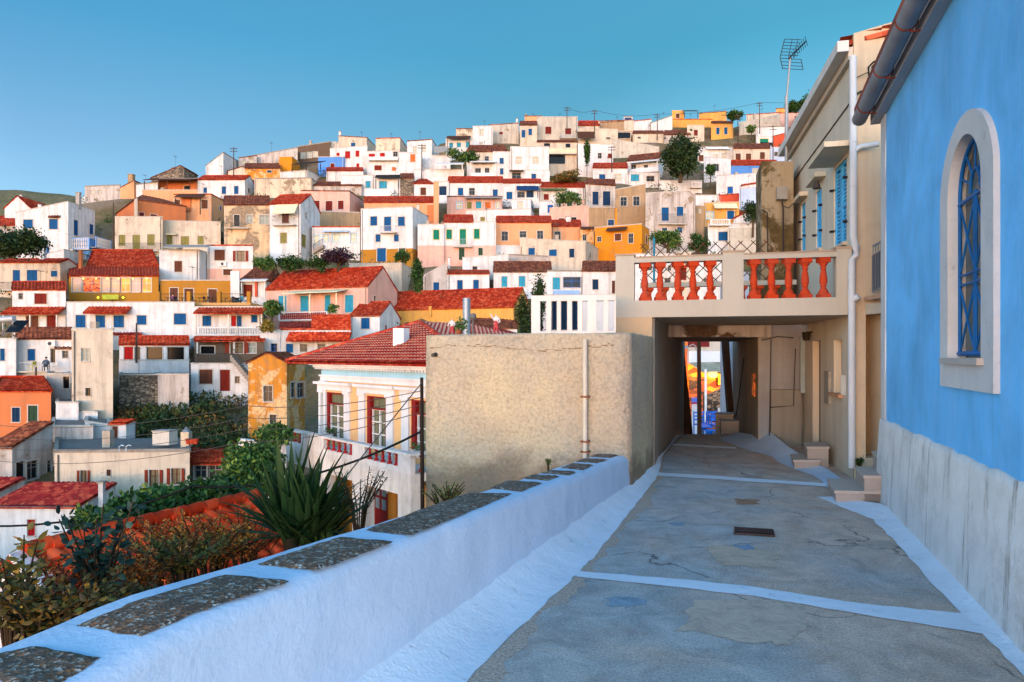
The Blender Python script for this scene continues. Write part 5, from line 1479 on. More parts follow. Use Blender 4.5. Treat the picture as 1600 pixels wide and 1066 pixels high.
HOUSES = '''
A|28 190 350|500 600|W|gr 425||ch 120 14 420 450 W|white gabled house with a red roof side at the left edge below the far hill
A|-60 90|608 650|w|tr 555|||low building with a plain red roof at the far left edge
A|95 425 592|530/462 790|W|f|b 145 573 205 628 307 570 361 633 275 740 308 785 460 577 487 672 558 603 583 665|aw 298 366 548 558 N .4;ch 236 18 480 520 W;ch 472 22 405 470 g|tall white cube house with blue shutters above the dark round tree
A|430 560 730|690 760|b|f||ba 440 555 755 688 L;ba 600 700 755 690 L|light blue terrace with white balusters beside the white cube house
A|500 845 1160|445 700|o|tn 405 .22|r 615 520 660 580 612 612 645 690 870 528 900 556 940 540 980 556|co 500 88 452 600 W;co 838 12 448 560 c;ch 1060 14 470 540 W|orange walled house with a low brown hipped roof
A|718 1015|557 772|c|f|t 742 668 783 737 920 665 966 735;dt 828 668 876 760|ba 740 1000 766 720 i|long beige flat house with three olive shutters and thin railing
A|1017 1378|582/590 745|c|f|t 1040 672 1078 728 1130 677 1182 735 1235 676 1274 728|aw 1030 1100 662 668 c .5|beige flat house with three olive shutters right of the railed one
A|530 750|368/360 425|w|fg|w 565 390 592 412 612 388 636 410||thin pale house on the left skyline with two small windows
A|750 836 980|376/332 420|a|fn||ch 798 30 290 335 t|small orange house with a stone chimney on the left skyline
A|850 985|358/340 425|W|fg|||white sliver of a house beside the brown canopy terrace
A|890 1235|390 560|a|f|n 1143 365 1185 388||orange terrace wall below the dark brown canopy
A|990 1240|318 400|o|f|K 1150 362 1184 398|aw 890 1190 318 326 n 3 390|small upper room with a wide dark brown canopy on posts
A|945 1150 1235|312/250 345|s|gn 236 .9||ch 1070 24 250 290 s|stone ruin with a sloping grey tiled roof on the skyline
A|1085 1320 1430|418 585|a|fr|n 1258 450 1298 505 1085 450 1125 500|aw 1085 1255 416 434 n 1.5 540;co 1135 56 430 520 o|apricot house with an orange blind under a small brown canopy
A|1235 1530 1592|322 425|W|tr 300|b 1272 373 1293 407 1386 366 1413 413 1463 363 1490 413||white house with red roof edge and three small blue windows
A|1285 1395 1500|240/155 305|W|fg|||plain white wedge shaped house on the skyline beside a utility pole
A|1490 1605|190/175 245|w|fn|w 1510 205 1530 225 1555 200 1580 222||small weathered skyline house with two pale windows
A|1425 1600|270 305|c|gn 243|||small cream gabled house below the skyline wedge
B|0 285|600 880|U|tn 548|K 62 663 98 735;h 140 663 178 715 222 663 280 722|ba 2 150 742 714 i|ruined ochre stained house with brown roof and iron balcony
B|285 478 600|590 930|W|tr 540|n 363 655 405 715;t 352 775 392 840 483 788 512 865;k 508 650 518 685|aw 300 440 597 655 c 1.3;ba 300 440 722 668 i|tall narrow house with red roof, cream awning and peeling stone foot
A|-10 375 480|840 1025|c|tr 822|db 80 888 125 995;b 168 888 233 955 318 893 358 930|ch 245 27 745 850 W;ba -10 75 1010 965 i|pinkish house at the left edge with blue door and tall chimney
A|200 400 560|812/762 850|W|f||ch 490 18 765 880 t|plain white wedge wall behind the tall brown chimney pipe
E|540 992|150 215|e|tr 45 .08|||upper storey of the cafe with broad red tiled roof
E|995 1245 1292|45 250|W|f|n 1090 112 1138 180|aw 1005 1290 15 28 g 1.5|white cube with one brown window above the ochre cafe terrace
A|1295 1580|738 930|Wp880|fr|n 1340 762 1405 828 1395 884 1450 920;O 1478 768 1530 835|ac 1395 850|white house with brown open shutters and an air conditioner
E|1000 1450|235 378|y|f|n 1062 280 1112 376 1152 285 1208 376 1302 288 1355 376|co 1440 55 175 340 W|ochre ground floor wall behind the cafe terrace
E|415 1215|372 600|W|f|b 473 450 535 527 598 452 657 527 710 452 775 527 855 452 915 510 1087 440 1163 508|aw 515 785 398 438 t 1.2|long white house with five blue shutters below the cafe
E|1215 1640|400 600|W|f|b 1265 455 1320 518 1570 450 1608 495 1480 455 1510 520;dR 1445 455 1475 520|aw 1205 1640 405 438 t 1.6 570;ba 1235 1640 575 525 B|white house with a long white balustraded balcony and red canopy
E|75 410|292 545|W|tr 245|k 115 313 142 350;r 215 315 292 380;dr 292 452 357 530;n 163 455 240 530|aw 0 357 400 442 t 1.5 540|white house with red roof and wide red porch canopy at left
E|100 450|598 810|W|tn 533|b 172 662 220 735;dK 315 660 345 745|ac 320 628;ba 65 300 800 748 j|white house with brown roof and blue railed steps terrace
E|345 448|660 800|W|tn 622|k 388 673 425 718||small white annex with its own brown tiled roof
E|-40 100|600 830|W|f|b 0 660 30 735||white house at the left edge beside the solar water heater
E|447 705 745|543 1120|c|f|h 507 657 560 738;K 533 905 567 955||tall narrow beige stained house block above the stepped walls
E|450 880|572 620|w|tp 535||ch 657 14 530 570 W|low building with a dull red lean roof behind the beige tower block
E|745 1180|635 740|W|tr 585|dR 775 648 832 730;K 840 648 875 730 915 650 1015 730 1045 650 1150 730||red roofed porch house with three dark openings and laundry
E|742 1182|735 822|W|fw|||white parapet terrace under the red roofed porch house
E|985 1180 1200|824 1020|w|f|||rough whitewashed wall under the porch house terrace
E|744 984|826 1020|s|f|||old rubble stone wall under the porch house terrace
E|1215 1650|612 755|n|tr 590|O 1440 622 1520 688;h 1548 622 1600 688;K 1255 645 1340 690|aw 1215 1470 590 612 t 1.2 690;ba 1210 1445 748 692 i|brown verandah house with curtained windows and dark balcony
E|1192 1550|757 945|W|f|n 1245 790 1328 880;dr 1375 792 1437 925;k 1468 833 1497 875|st 1555 840 1440 700|white lower house with brown door and railed outside stair
H|-40 318|45 260|o|tr -40 .12|x 175 135 235 235;v 75 148 125 238||orange house with two green shuttered windows and hipped red roof
E|290 442|822 1020|g|f|K 392 833 438 908||grey shaded wall below the steps terrace at left
H|348 490|120 260|W|f|||upper block of the stepped white walls
H|490 610|178 260|W|f|||lower block of the stepped white walls
H|530 690|240/262 370|W|f|||plain white yard wall beside the small outhouse
H|692 788 845|248 375|W|mr 225|dn 700 265 736 365||tiny white outhouse with brown door and red tiles
H|-60 75 330|395 620|w|mn 240|K 97 485 155 595;k 165 480 238 595 290 478 335 585||weathered white house with an old brown roof at the left edge
H|320 582|268 420|w|f|K 328 362 360 405||weathered white wall with one small dark opening
H|340 1185 1230|432/425 720|c|fg|n 667 535 693 575;O 502 540 545 625 932 537 993 642 1070 527 1130 628||long cream flat roofed house with brown open shutters
H|1190 1510|500 640|n|tr 425|k 1215 510 1290 590 1300 505 1385 590||dark glazed porch with a red tiled roof beside the cream house
H|-60 482 722|768 1080|W|mp 622|R 172 848 220 950|ch 613 16 622 760 W|white house with faded crimson roof and red window at lower left
H|-400 -70 150|700 900|w|mp 590|||old building with a crimson roof cut by the left edge
F|265 898 1082|467 700|p|tr 366|c 340 530 390 625 478 530 528 625 630 525 665 625 757 525 808 632;k 995 435 1007 475 935 530 950 570|aw 360 705 500 512 c 2.2 640;ba 340 645 680 630 r|long pink house with red roof and pergola over dark red balusters
F|780 1110 1190|328 500|c|f|||plain beige block behind the long pink house
F|95 265 400|435 545|W|tn 360 .1|dr 120 460 178 535|aw 95 260 428 440 w .8 540;co 192 14 440 535 R|small house with brown roof and red column porch
F|790 972 1100|652 785|W|tr 572|b 857 668 910 735||small white house with red roof and one blue shutter
F|550 790|742 860|W|tr 655|||plain white house under a patch of red roof with a chimney pipe
F|345 792|745 905|W|fr|b 388 830 432 885;k 475 832 520 880 585 830 632 880 678 830 730 880|aw 385 780 757 812 t 1.3|white house with long red canopy above blue door and dark windows
F|225 350|765/745 905|W|f|B 292 828 333 877||white wall with one blue framed window below the pink house
F|350 550|728 760|W|tp 700|||thin crimson roof strip below the dark red balusters
G|-190 610 720|598 690|e|tr 497||co 80 16 595 660 e|very long building with bright red roof and pale yellow wall
G|330 632|732 770|W|tn 676|||small dark red roof below the long red roofed building
F|150 392 505|945 1410|k|gn 885|k 247 1092 303 1190 285 1272 325 1338 415 1070 445 1165 455 1072 505 1165||stained ochre gabled house beside the neoclassical mansion
B|95 460|312/245 355|w|fg|w 160 318 190 338 315 290 325 315||long pale skyline house left of the dark brown one
B|460 665|240/208 315|n|fg|w 480 275 508 312 518 272 548 308 556 268 585 303||dark brown skyline house with three pale arched windows
B|655 720|210 300|i|f|||narrow pale skyline house wall between brown and beige houses
B|345 425 475|300 395|Y|f|||small bright orange cube house below the skyline
B|130 350|372 425|k|tn 345|v 270 385 297 400||low ochre house with brown roof under the orange cube
B|350 520 640|385 445|W|f||aw 415 605 338 345 k 2 385|white terrace block with a dark pergola on top
B|588 750 785|302 392|b|f|r 665 342 690 377 768 348 780 370||sky blue cube house with one red shuttered window
B|715 892 950|172/182 245|c|fn|b 793 212 821 236|ch 716 14 142 230 W|beige skyline house with a single blue window and thin chimney
B|662 895|250/232 380|W|f|R 757 266 788 310 822 262 845 300 703 275 722 295 828 342 845 370||white house with four bright red shutters
B|948 1100 1145|185 300|u|fr|k 1055 268 1070 290||roofless beige ruin on the skyline left of the white tower house
B|895 1092|268/262 410|W|f|R 905 282 943 303 975 276 1005 300;k 1057 268 1085 300;r 940 355 985 385;o 1050 365 1072 388|ba 905 1085 318 300 w|white house with small red shutters and a low terrace wall
B|1092 1238|272/280 410|W|f|o 1165 285 1195 332||plain white house with one orange framed window
B|1145 1300 1345|205/195 375|W|fn|w 1180 235 1203 270 1238 232 1260 270||tall white skyline house with two pale windows
B|1300 1415|292 375|W|f||aw 1310 1400 238 272 g 1.5|white stair terrace under a slanting grey awning
B|190 545 590|440/436 545|u|fg|||long blotched beige wall house with a grey stained top
B|480 785 868|515/518 735|p|fn|r 563 575 597 632 635 577 677 638 713 575 747 628||pale pink house with three brown red shutters and sloping side
B|440 850|640/650 735|t|fw|||tan buttress wall below the house with brown red shutters
B|550 850|742 905|W|fr|l 560 790 595 845 790 780 825 835 618 788 652 830 678 785 722 830|aw 612 775 765 770 l .8;st 555 890 620 850|low white house with light blue framed windows and metal pergola
B|855 1178 1275|615 958|Wy872|f|b 915 673 957 730 1088 675 1130 733 948 785 978 832 1062 786 1092 830;db 1001 675 1044 765 957 872 1012 955;x 1092 872 1132 900|ba 975 1072 770 732 j;ch 1205 10 600 640 W|large white house with blue shutters and an olive painted base
B|875 1325|585 720|a|tr 552||ch 1265 18 585 620 o|orange house with long red roof behind the large white house
B|1270 1340|600 720|o|f|||deep orange wall right of the large white house
B|730 942|418 510|W|f|c 885 452 915 495||white house with one pale blue door left of the canopy porch
B|940 1100 1150|420 545|W|f|c 970 453 1018 498|aw 940 1095 416 432 k 1.2 500;ba 880 1060 545 502 w|white porch house with dark canopy and light blue window
B|640 870|388 440|W|tr 370|||low white house under a thin red roof edge
B|545 860|480 525|w|tn 460|||weathered low wall under a brown roof ridge
B|1175 1310|468 550|W|tr 443 .3|n 1228 493 1262 540||white house with small red hipped roof and brown blue window
B|1310 1342|455 720|a|f|||narrow apricot wall between two white houses
B|1338 1405|458 560|W|f|dv 1345 485 1390 540||narrow white porch house with navy doors
B|1190 1500|382 470|W|f||aw 1310 1495 340 348 w 2.5 380|long blank white wall below a white pergola
B|1100 1187|432 545|s|tn 408|||small rubble walled house with brown roof
C|185 355|348 445|W|f|c 208 373 232 402 255 372 280 400 312 365 336 402|aw 190 340 332 345 n 1.5 400|white terrace house with blue doors and brown porch roof near the skyline
C|250 356|287 332|u|fn|||dark stained block above the brown porch roof
C|355 480|270/268 400|W|f|w 397 290 420 325 398 372 418 393||white skyline house with two grey windows one above the other
C|455 642|264/252 355|i|fn|r 520 305 543 320|ch 625 12 222 255 W|wide cream skyline house with one tiny red window
C|648 756|262 390|c|tn 240|b 660 293 683 340 703 285 725 325||cream house with two tall blue windows left of the cream tower house
C|678 788|208 262|a|fn||ch 680 12 195 210 t|small orange roof room on the skyline
C|755 1010|212 365|i|f|r 808 272 846 318 932 282 970 322|co 895 10 258 360 i;ba 898 1008 340 320 j|tall cream house with two dark red shutters on the summit
C|757 1005|368 545|c|tn 360|K 832 445 932 505 800 375 838 398 935 378 965 402|ba 832 1005 438 408 c|lower storeys of the summit house with dark arched openings
C|1013 1146|265 310|c|tr 238|||low house with a long red roof on the skyline
C|315 572|428 500|c|tn 392 .06|k 430 457 455 490||cream house with a long dark brown roof
C|480 592|430 605|W|f|b 523 468 548 505 525 533 546 570||white house with two stacked blue windows
C|590 830|398 620|W|f|w 625 462 660 500 730 462 765 500||big plain white block with two blind windows
C|318 502|490 605|W|f|k 370 532 405 575 430 530 458 575|aw 335 505 488 494 w 1.6 590;ba 340 500 585 560 w|white verandah house with slender white columns
C|585 835|545 625|W|f|k 600 560 655 600;b 722 567 750 605|aw 585 672 545 550 n 1|rounded low white house with a navy blue window
C|200 545|620 722|W|tr 587|b 262 655 295 702 480 665 510 705;k 332 655 367 700||white row house under a red roof with blue and dark shutters
C|545 782|624 740|W|tr 602|b 566 680 602 725;dv 690 675 735 715;k 635 680 680 715|aw 628 768 645 668 v 1 715|white house with navy blue porch canopy
C|193 540|712 790|p|fn|l 253 742 288 785 498 740 523 782;t 318 742 348 785;c 375 740 408 782;o 432 744 467 782|aw 300 540 712 718 g 1.4 780|pink house with multicoloured doors under a grey canopy
C|315 720 750|787 875|W|f|t 403 837 430 862||long white terrace wall with one small olive window
C|600 718 745|727 800|W|f|w 635 740 668 780;q 722 770 734 812||small white box house on the long white terrace
C|780 1055|650 745|W|tr 622|r 798 693 830 730|aw 780 945 660 668 x 1 735|white house with red roof and green canopy behind the vine
C|770 860|740 825|W|f|q 823 762 858 810||small white block with one bright blue door
C|880 1056|730 778|p|f|x 945 743 975 773 885 748 905 775 1005 752 1030 768||pink wall with small green windows below the vine
C|835 1080|782/765 892|p|f|K 893 845 928 862 970 838 1003 858||blank pink house wall with two slot windows
C|1060 1245|628/640 792|w|tn 604|v 1103 678 1141 760 1168 676 1215 765||grey white house with two tall arched navy shutters
C|1080 1248|778 892|t|f|B 1200 853 1238 890 1290 868 1310 890||tan lower wall under the arched navy shutters
C|1245 1435|668/632 892|t|f|k 1278 712 1318 768 1358 708 1398 766||tan plastered house with two square dark windows
D|235 545|690/672 1020|w|f|db 335 777 380 860;b 430 772 471 830;B 337 905 370 955 432 900 465 935|ba 322 485 876 818 i|large off white house with two blue shutters and iron balcony
G|10 175|85 305|Wp215|f|g 108 117 145 178|ch 158 14 70 110 w|left wing of the green shuttered house with a pink base
G|175 357|68 305|Wp215|tr 28|g 190 115 224 175;dg 273 113 312 208;dx 268 232 303 305|ba 233 348 218 175 j|middle of the green shuttered house with red roof and balcony
G|357 500|70/68 300|Wp215|f|g 363 112 397 173;x 390 230 417 277||right wing of the green shuttered house with a pink base
G|500 845|70 270|aW213|tr 35|k 535 127 575 185 648 125 690 165 757 122 795 175||peach house with three dark white framed windows and red roof
G|845 1030|95 190|a|tr 60|k 865 127 903 180|ch 938 29 35 68 W|smaller peach house with red roof and a white chimney
G|648 1060 1140|172/192 375|c|f|b 703 230 743 275 832 240 880 282;v 958 235 990 290||cream flat house with three blue shutters in a row
C|1118 1412 1475|905/882 1090|Y|f|k 1133 960 1158 990 1328 940 1358 1000;n 1243 942 1282 985;r 1435 950 1445 1003|aw 1185 1312 905 922 n 1;ch 1245 12 780 890 Y|bright orange house with dark shutters and brown awning
C|1028 1112|905 1000|k|fn|k 1042 945 1065 985|aw 1028 1115 903 912 n .6|small ochre porch squeezed beside the bright orange house
C|1106 1322|530 612|W|tr 503|b 1145 570 1183 605;w 1240 568 1280 605||white house with red roof and one blue shutter by the cypress
C|1318 1522 1552|468 560|W|tn 445|k 1345 510 1375 548 1425 510 1450 548|aw 1330 1515 486 492 w 1.4 545;ba 1330 1515 556 530 w|white verandah house with brown roof left of the big pine
C|1318 1525|562 620|W|f|c 1343 570 1395 612;k 1440 580 1490 614||lower storey with a bright blue shutter under the verandah house
C|1012 1232|378/385 560|W|f|k 1137 437 1160 470;r 1200 440 1225 470||plain white house behind the cypress with one dark window
C|1225 1520|348/400 448|i|f|||long sloping beige wall left of the big pine
C|1015 1262|282/290 378|c|f|k 1188 338 1215 350|aw 1012 1120 305 345 r 2|beige house with a low dark red lean roof
C|1150 1300|248/240 298|t|fn|K 1250 310 1345 345||tan stone walled house on the skyline
C|1250 1345|300 355|t|f|K 1255 308 1340 345||low building with a wide dark opening near the skyline
D|-60 162|240/232 300|c|fn|||beige skyline house below the power line
D|97 155|212 242|l|fg|B 105 216 148 236||little blue glazed roof room on the skyline
D|158 272|240/228 295|W|fr|||white skyline house with brown coping
D|270 402|250/205 300|W|fg|||white slope topped skyline house beside the yellow one
D|400 476|172 250|e|f|n 425 190 447 218||small yellow tower room on the skyline
D|400 656|228 262|e|fr||aw 475 568 172 176 k 2 215|long low yellow house with a black roof pergola
D|570 742|192/178 250|e|fn|||flat ochre skyline house right of the black pergola
D|645 782|250 328|e|tn 240|b 677 278 697 320 727 277 747 320||yellow house with two arched blue windows
D|495 602|264 348|c|f|r 537 292 561 328||cream house with one red window near the lit lamp
D|350 512|322 362|w|tn 298|||low weathered house with brown roof above the big pine
D|155 348|314 355|c|tn 300|k 185 335 205 347||low cream house with brown roof above the sloping beige wall
D|865 1082|200/185 240|c|fr|||beige skyline house with red brown coping at right
D|1050 1135|162/155 195|e|fn|||small ochre skyline house at far right
D|820 1078|248/196 300|i|f|||long white retaining wall house at upper right
D|1075 1262|190/182 245|p|fr|||pinkish house under dark red coping at upper right
D|1168 1252|212 258|s|fn|||brown rubble walled house at upper right
D|925 1112|278/272 345|W|fg|||white block above the green windowed house
D|932 1022|338 385|W|fx|||small house with green shutters at upper right
D|1030 1205|335/290 392|R|fn||aw 965 1035 372 388 k 1.2|bright orange red wall house at upper right
D|1015 1162|402 505|l|f|c 1085 423 1112 460;k 1040 430 1062 455||bluish white house with light blue shutter by the concrete pole
D|785 1012|408 505|c|tn 382|dn 798 440 830 497;n 862 440 895 482 950 432 981 475||cream house with brown tiled coping and brown shutters
D|562 792|402 478|W|fg|n 567 450 597 488;w 660 447 687 475 712 440 740 470|aw 615 760 400 412 w .8|white house with a flat white canopy right of the big pine
D|600 768|465/475 580|W|f|k 668 505 693 550||plain white house with one grey window below the canopy
D|762 1056|512 575|b|tr 484|w 905 535 938 570||blue walled chapel with white arches and a red roof
D|678 962|580/562 695|W|f|q 747 648 781 690||large white house with one bright blue shutter below the chapel
D|835 968|640/620 690|W|tr 600 .2|||small white house with stepped red roof beside the concrete pillar
D|820 968|660/652 770|l|f|||bluish white blank wall beside the concrete pillar
D|690 820|705/695 748|R|fr|||red painted terrace block
D|600 820|750/745 860|e|f|l 612 805 660 850;b 745 797 788 850|aw 668 815 755 782 c .9|yellow house with blue windows and a cream awning
D|625 960|880 1075|W|f|b 690 930 748 985|ba 640 765 885 850 B|white house with balusters and one wide blue shutter
D|785 865 905|850/805 890|W|mr 800|||small white room with a steep red lean roof
D|540 602|768 960|t|f|w 568 787 585 812||narrow tan house wall with one small window
D|548 692|702 752|W|f|k 648 732 665 745||low white strip house under the red terrace block
D|320 588|610 655|W|f||ba 520 585 650 618 B|white terrace house at the foot of the big pine
D|750 965|912/905 1080|i|f|||cream blank wall behind the trellis
G|45 195|405/325 500|w|f|b 108 445 145 497|ch 200 10 292 320 W|weathered white wedge house with one blue shutter above red roof
G|195 458|392 500|W|tr 374|b 258 432 291 493 358 430 392 490||white house with two bright blue doors above the long red roof
G|290 578|292/272 380|W|f|K 353 345 382 368||blank white house with one tiny dark window
G|575 890 945|275/290 345|g|fg|||grey concrete roof room above the brown roofed house
G|485 845|378 500|W|tn 320|c 535 408 570 473 643 407 683 472||white house with brown roof and two turquoise shutters
G|820 1035|378 525|W|fg|dc 855 415 900 490;B 920 412 1030 478|ba 860 1020 520 495 b|white porch house with turquoise door above the slatted screen
J|150 440|70 460|W|f|k 355 218 392 248 250 130 275 170 375 140 395 172||white wall with small dark windows behind the left bridge balusters
J|432 520|60 460|c|f|r 446 150 490 232|aw 440 495 138 150 t .6|narrow cream house with a red door behind the left bridge balusters
J|515 760|80 460|W|f|k 600 220 640 250||white wall behind the right bridge balusters
G|1040 1250|374 525|W|tn 318|v 1103 427 1140 490;n 1225 435 1245 515||white house with brown roof and navy shutter left of the bridge
'''
def fixed(lst):
    for ln in lst.strip().splitlines():
        r = ln.split('|')
        if r[4] == 'fx': r[4] = 'f'; r[5] = 'g 950 348 1003 378'
        r[6] = r[6].replace(' w;', ' w;').replace('495 b', '495 l').replace(' r 2', ' n 2')
        house(r[0], r[1], r[2], r[3], r[4], r[5], r[6], r[7], 'chapel' if 'chapel' in r[7][:22] else 'house', group=None)
fixed(HOUSES)

# ================================================================ terrain
CTRL += [(-2.2, 3, -1.4), (-4, 5, -3.2), (-6, 8, -4.6), (-3, 11, -5.2), (0, 12, -5.0), (3, 13, -4.5), (6, 12, -4), (-9, 14, -5.8), (3, 5, -3.5), (0, 2, -3.5), (5, 2, -3.5), (7, 7, -3.5),
         (-5, 18, -6.5), (-12, 22, -7.5), (4, 20, -5), (8, 28, -5.5), (9, 36, -4), (20, 20, -3.5), (-25, 18, -8), (-10, 28, -8.2), (2, 30, -6),
         (40, 60, 8), (70, 70, 15), (60, 120, 40), (120, 120, 42), (30, 8, -3.5), (-30, 5, -8), (-60, 30, -10), (0, -15, -3), (-30, -15, -8), (30, -15, -2)]
for px_, py_ in ((60, 620), (400, 640), (250, 700), (300, 720), (150, 780)): 
    q_ = P(px_, py_, depth_of(py_)); CTRL.append((q_.x, q_.y, q_.z - 1))
_C = np.array(CTRL, dtype=float)
def terrain_z(x, y):
    d2 = ((_C[:, 0] - x) ** 2 + ((_C[:, 1] - y) * 1.3) ** 2) + .5
    w = 1 / d2 ** 2.2
    z = float((w * _C[:, 2]).sum() / w.sum())
    if y > 165: z -= (y - 165) * .35 * min(1, (y - 165) / 40)
    return z - (1.0 if y > 30 else .35)
Ys = [-14, -8, -3, 1] + [4 + i * 1.5 for i in range(8)] + [16 + i * 3 for i in range(52)] + [175, 190, 210, 240, 290, 360, 500]
Ys = sorted(set(Ys))
rows = []
for Y in Ys:
    half = 1.25 * abs(Y) + 30 + (0 if Y < 200 else Y * .5)
    nx = 110
    rows.append([V((-half + 2 * half * i / nx + (0), Y, terrain_z(-half + 2 * half * i / nx, Y))) for i in range(nx + 1)])
mb = MB(); mb.grid(rows)
def hillmat():
    m, n, l, b = newmat('hillside')
    p = pos(n, l)
    col = ramp(n, l, noise(n, l, p, .12, 8, .65), [(.35, hexc('3c4620')), (.48, hexc('6e5a38')), (.6, hexc('86705a')), (.75, hexc('34421c'))])
    f_ = ramp(n, l, noise(n, l, p, 2.5, 8, .75), [(.3, .55), (.7, 1.3)])
    col = mix(n, l, 1., col, f_, 'MULTIPLY')
    l.new(col, b.inputs['Base Color']); b.inputs['Roughness'].default_value = .95
    bump(n, l, b, noise(n, l, p, 1.5, 8, .7), .8, .3)
    return m
tag(mb.build('terrain', hillmat()), kind='structure')
# the far brown hill past the left edge
mb = MB(); rows = []
def hy(px): return float(np.interp(px, [-400, -150, 0, 30, 60, 95, 130, 200, 320], [262, 285, 300, 300, 303, 306, 312, 330, 380]))
for j, (Y, k) in enumerate(((420, 0), (480, .35), (560, .7), (640, .93), (700, 1.0), (900, .6))):
    r_ = []
    for px in range(-400, 330, 8):
        z = EYE + (HY - hy(px)) / F * 700
        nz = (math.sin(px * .031 + j) + math.sin(px * .073 + j * 2)) * 2.5 * (1 - k)
        r_.append(V(((px - CX) / F * Y, Y, z * k + nz - (1 - k) * 10)))
    rows.append(r_)
mb.grid(rows)
m, n, l, b = newmat('far_scrub')
p = pos(n, l)
col = ramp(n, l, noise(n, l, p, .03, 10, .75), [(.35, hexc('3a4426')), (.5, hexc('6a6038')), (.65, hexc('7c6a48'))])
sp_ = ramp(n, l, noise(n, l, p, .35, 6, .8), [(.4, .5), (.6, 1.15)])
col = mix(n, l, 1., col, sp_, 'MULTIPLY'); l.new(col, b.inputs['Base Color']); b.inputs['Roughness'].default_value = 1
tag(mb.build('far_hill', m), kind='structure')
# ground out to the horizon
mb = MB(); mb.face([V((-3000, -500, -60)), V((3000, -500, -60)), V((3000, 3500, -60)), V((-3000, 3500, -60))])
tag(mb.build('ground', m), kind='structure')

# ================================================================ cafe, mansion and other particular buildings
def add_light(root, p, col, e, r=.1):
    L = bpy.data.lights.new('lamp_light', 'POINT'); L.energy = e; L.color = col; L.shadow_soft_size = r
    o = bpy.data.objects.new('lamp_light', L); COL.objects.link(o); o.parent = root; o.location = V(p) - root.location
cafe = house('E', '430 990', '205 375', 'y', 'mr 152', 'm 450 218 508 305;L 516 214 626 306;m 634 218 688 306 694 218 748 306;M 754 216 812 306;m 820 220 880 306;M 886 220 944 306',
             'ch 488 18 45 120 o', 'ochre cafe with a lit glazed front room under a red tiled roof', 'cafe')
cafe['category'] = 'cafe'
Yc = depth_of(380 + 375 / 4)
for i, x in enumerate((520, 600, 670, 740, 830, 915)):
    mb = MB(); mb.lathe(P(x / 4, 380 + 221 / 4, Yc - .12), [(.02, -.08), (.08, -.04), (.09, 0), (.02, .07)], 8); mb.build('bulb', emit('ffc050', 5), cafe)
for x in (612, 768):
    q = P(x / 4, 380 + 340 / 4, Yc - .45)
    mb = MB(); mb.lathe(q, [(.03, -.08), (.1, -.03), (.1, .03), (.03, .08)], 8); mb.build('spotlight', emit('ffe020', 7), cafe); add_light(cafe, q, (1, .85, .05), 42, .1)
mb = MB(); Fk = Face((P(0, 400, Yc).x, Yc), (P(400, 400, Yc).x, Yc)); u0, z0 = Fk.hit(640 / 4, 380 + 352 / 4); u1, z1 = Fk.hit(740 / 4, 380 + 322 / 4)
Fk.box(mb, u0, u1, z0, z1, .01, .06); mb.build('name_board', paint('a8a83a', .6, .3), cafe)
# cafe terrace
Yt0, Yt1 = 76.5, 83.5
zt = EYE + (HY - (380 + 372 / 4)) / F * Yt0
r_ = empty('cafe_terrace', (P(310, 470, 79).x, 79, zt), 'ochre cafe terrace with square posts and thin railing above the long white house', 'terrace')
mb = MB(); xa, xb = P(248, 0, Yt0).x, P(391, 0, Yt0).x
mb.box((xa, Yt0, zt - .3), (xb - xa, 0, 0), (0, Yt1 - Yt0, 0), (0, 0, .3)); mb.build('floor', plaster('b98a52', .4), r_)
for x in (986, 1177, 1366, 1553):
    mb = MB(); p_ = P(x / 4, 0, Yt0); mb.box((p_.x - .2, Yt0 - .02, zt + .003), (.4, 0, 0), (0, .4, 0), (0, 0, 1.25)); mb.build('post', wallmat('y'), r_)
mb = MB(); mb.tube([(xa, Yt0 + .2, zt + 1.0), (xb, Yt0 + .2, zt + 1.0)], .03, 5); mb.tube([(xa, Yt0 + .2, zt + .15), (xb, Yt0 + .2, zt + .15)], .02, 4)
for i in range(60): x = xa + (xb - xa) * i / 59; mb.tube([(x, Yt0 + .2, zt + .15), (x, Yt0 + .2, zt + 1)], .014, 4)
mb.build('railing', paint('3a3430', .6), r_)
def chair(x, Y, z, rot, label, col='2c2a2c', group='cafe terrace chairs', cat='chair'):
    r_ = empty('terrace_chair', (x, Y, z), label, cat, group)
    m_ = paint(col, .5); c, s = math.cos(rot), math.sin(rot)
    def L(a, b_, h): return V((x + a * c - b_ * s, Y + a * s + b_ * c, z + h))
    for (a, b_, h) in ((-.22, -.22, .44), (.22, -.22, .44), (-.22, .22, .9), (.22, .22, .9)):
        mb = MB(); mb.tube([L(a, b_, 0), L(a, b_, h)], .025, 4); mb.build('leg', m_, r_)
    mb = MB(); mb.box(L(-.24, -.24, .44), L(.24, -.24, .44) - L(-.24, -.24, .44), L(-.24, .24, .44) - L(-.24, -.24, .44), (0, 0, .05)); mb.build('seat', m_, r_)
    mb = MB(); mb.box(L(-.22, .2, .6), L(.22, .2, .6) - L(-.22, .2, .6), L(-.22, .24, .6) - L(-.22, .2, .6), (0, 0, .3)); mb.build('backrest', m_, r_)
def table(x, Y, z, label, col='2c2a2c', group='cafe terrace tables'):
    r_ = empty('terrace_table', (x, Y, z), label, 'table', group)
    mb = MB(); mb.lathe(V((x, Y, z + .72)), [(.38, 0), (.38, .03)], 10); mb.build('table_top', paint(col, .4), r_)
    mb = MB(); mb.tube([(x, Y, z), (x, Y, z + .72)], .035, 6); mb.lathe(V((x, Y, z)), [(.25, 0), (.05, .04)], 8); mb.build('leg', paint('26262a', .5), r_)
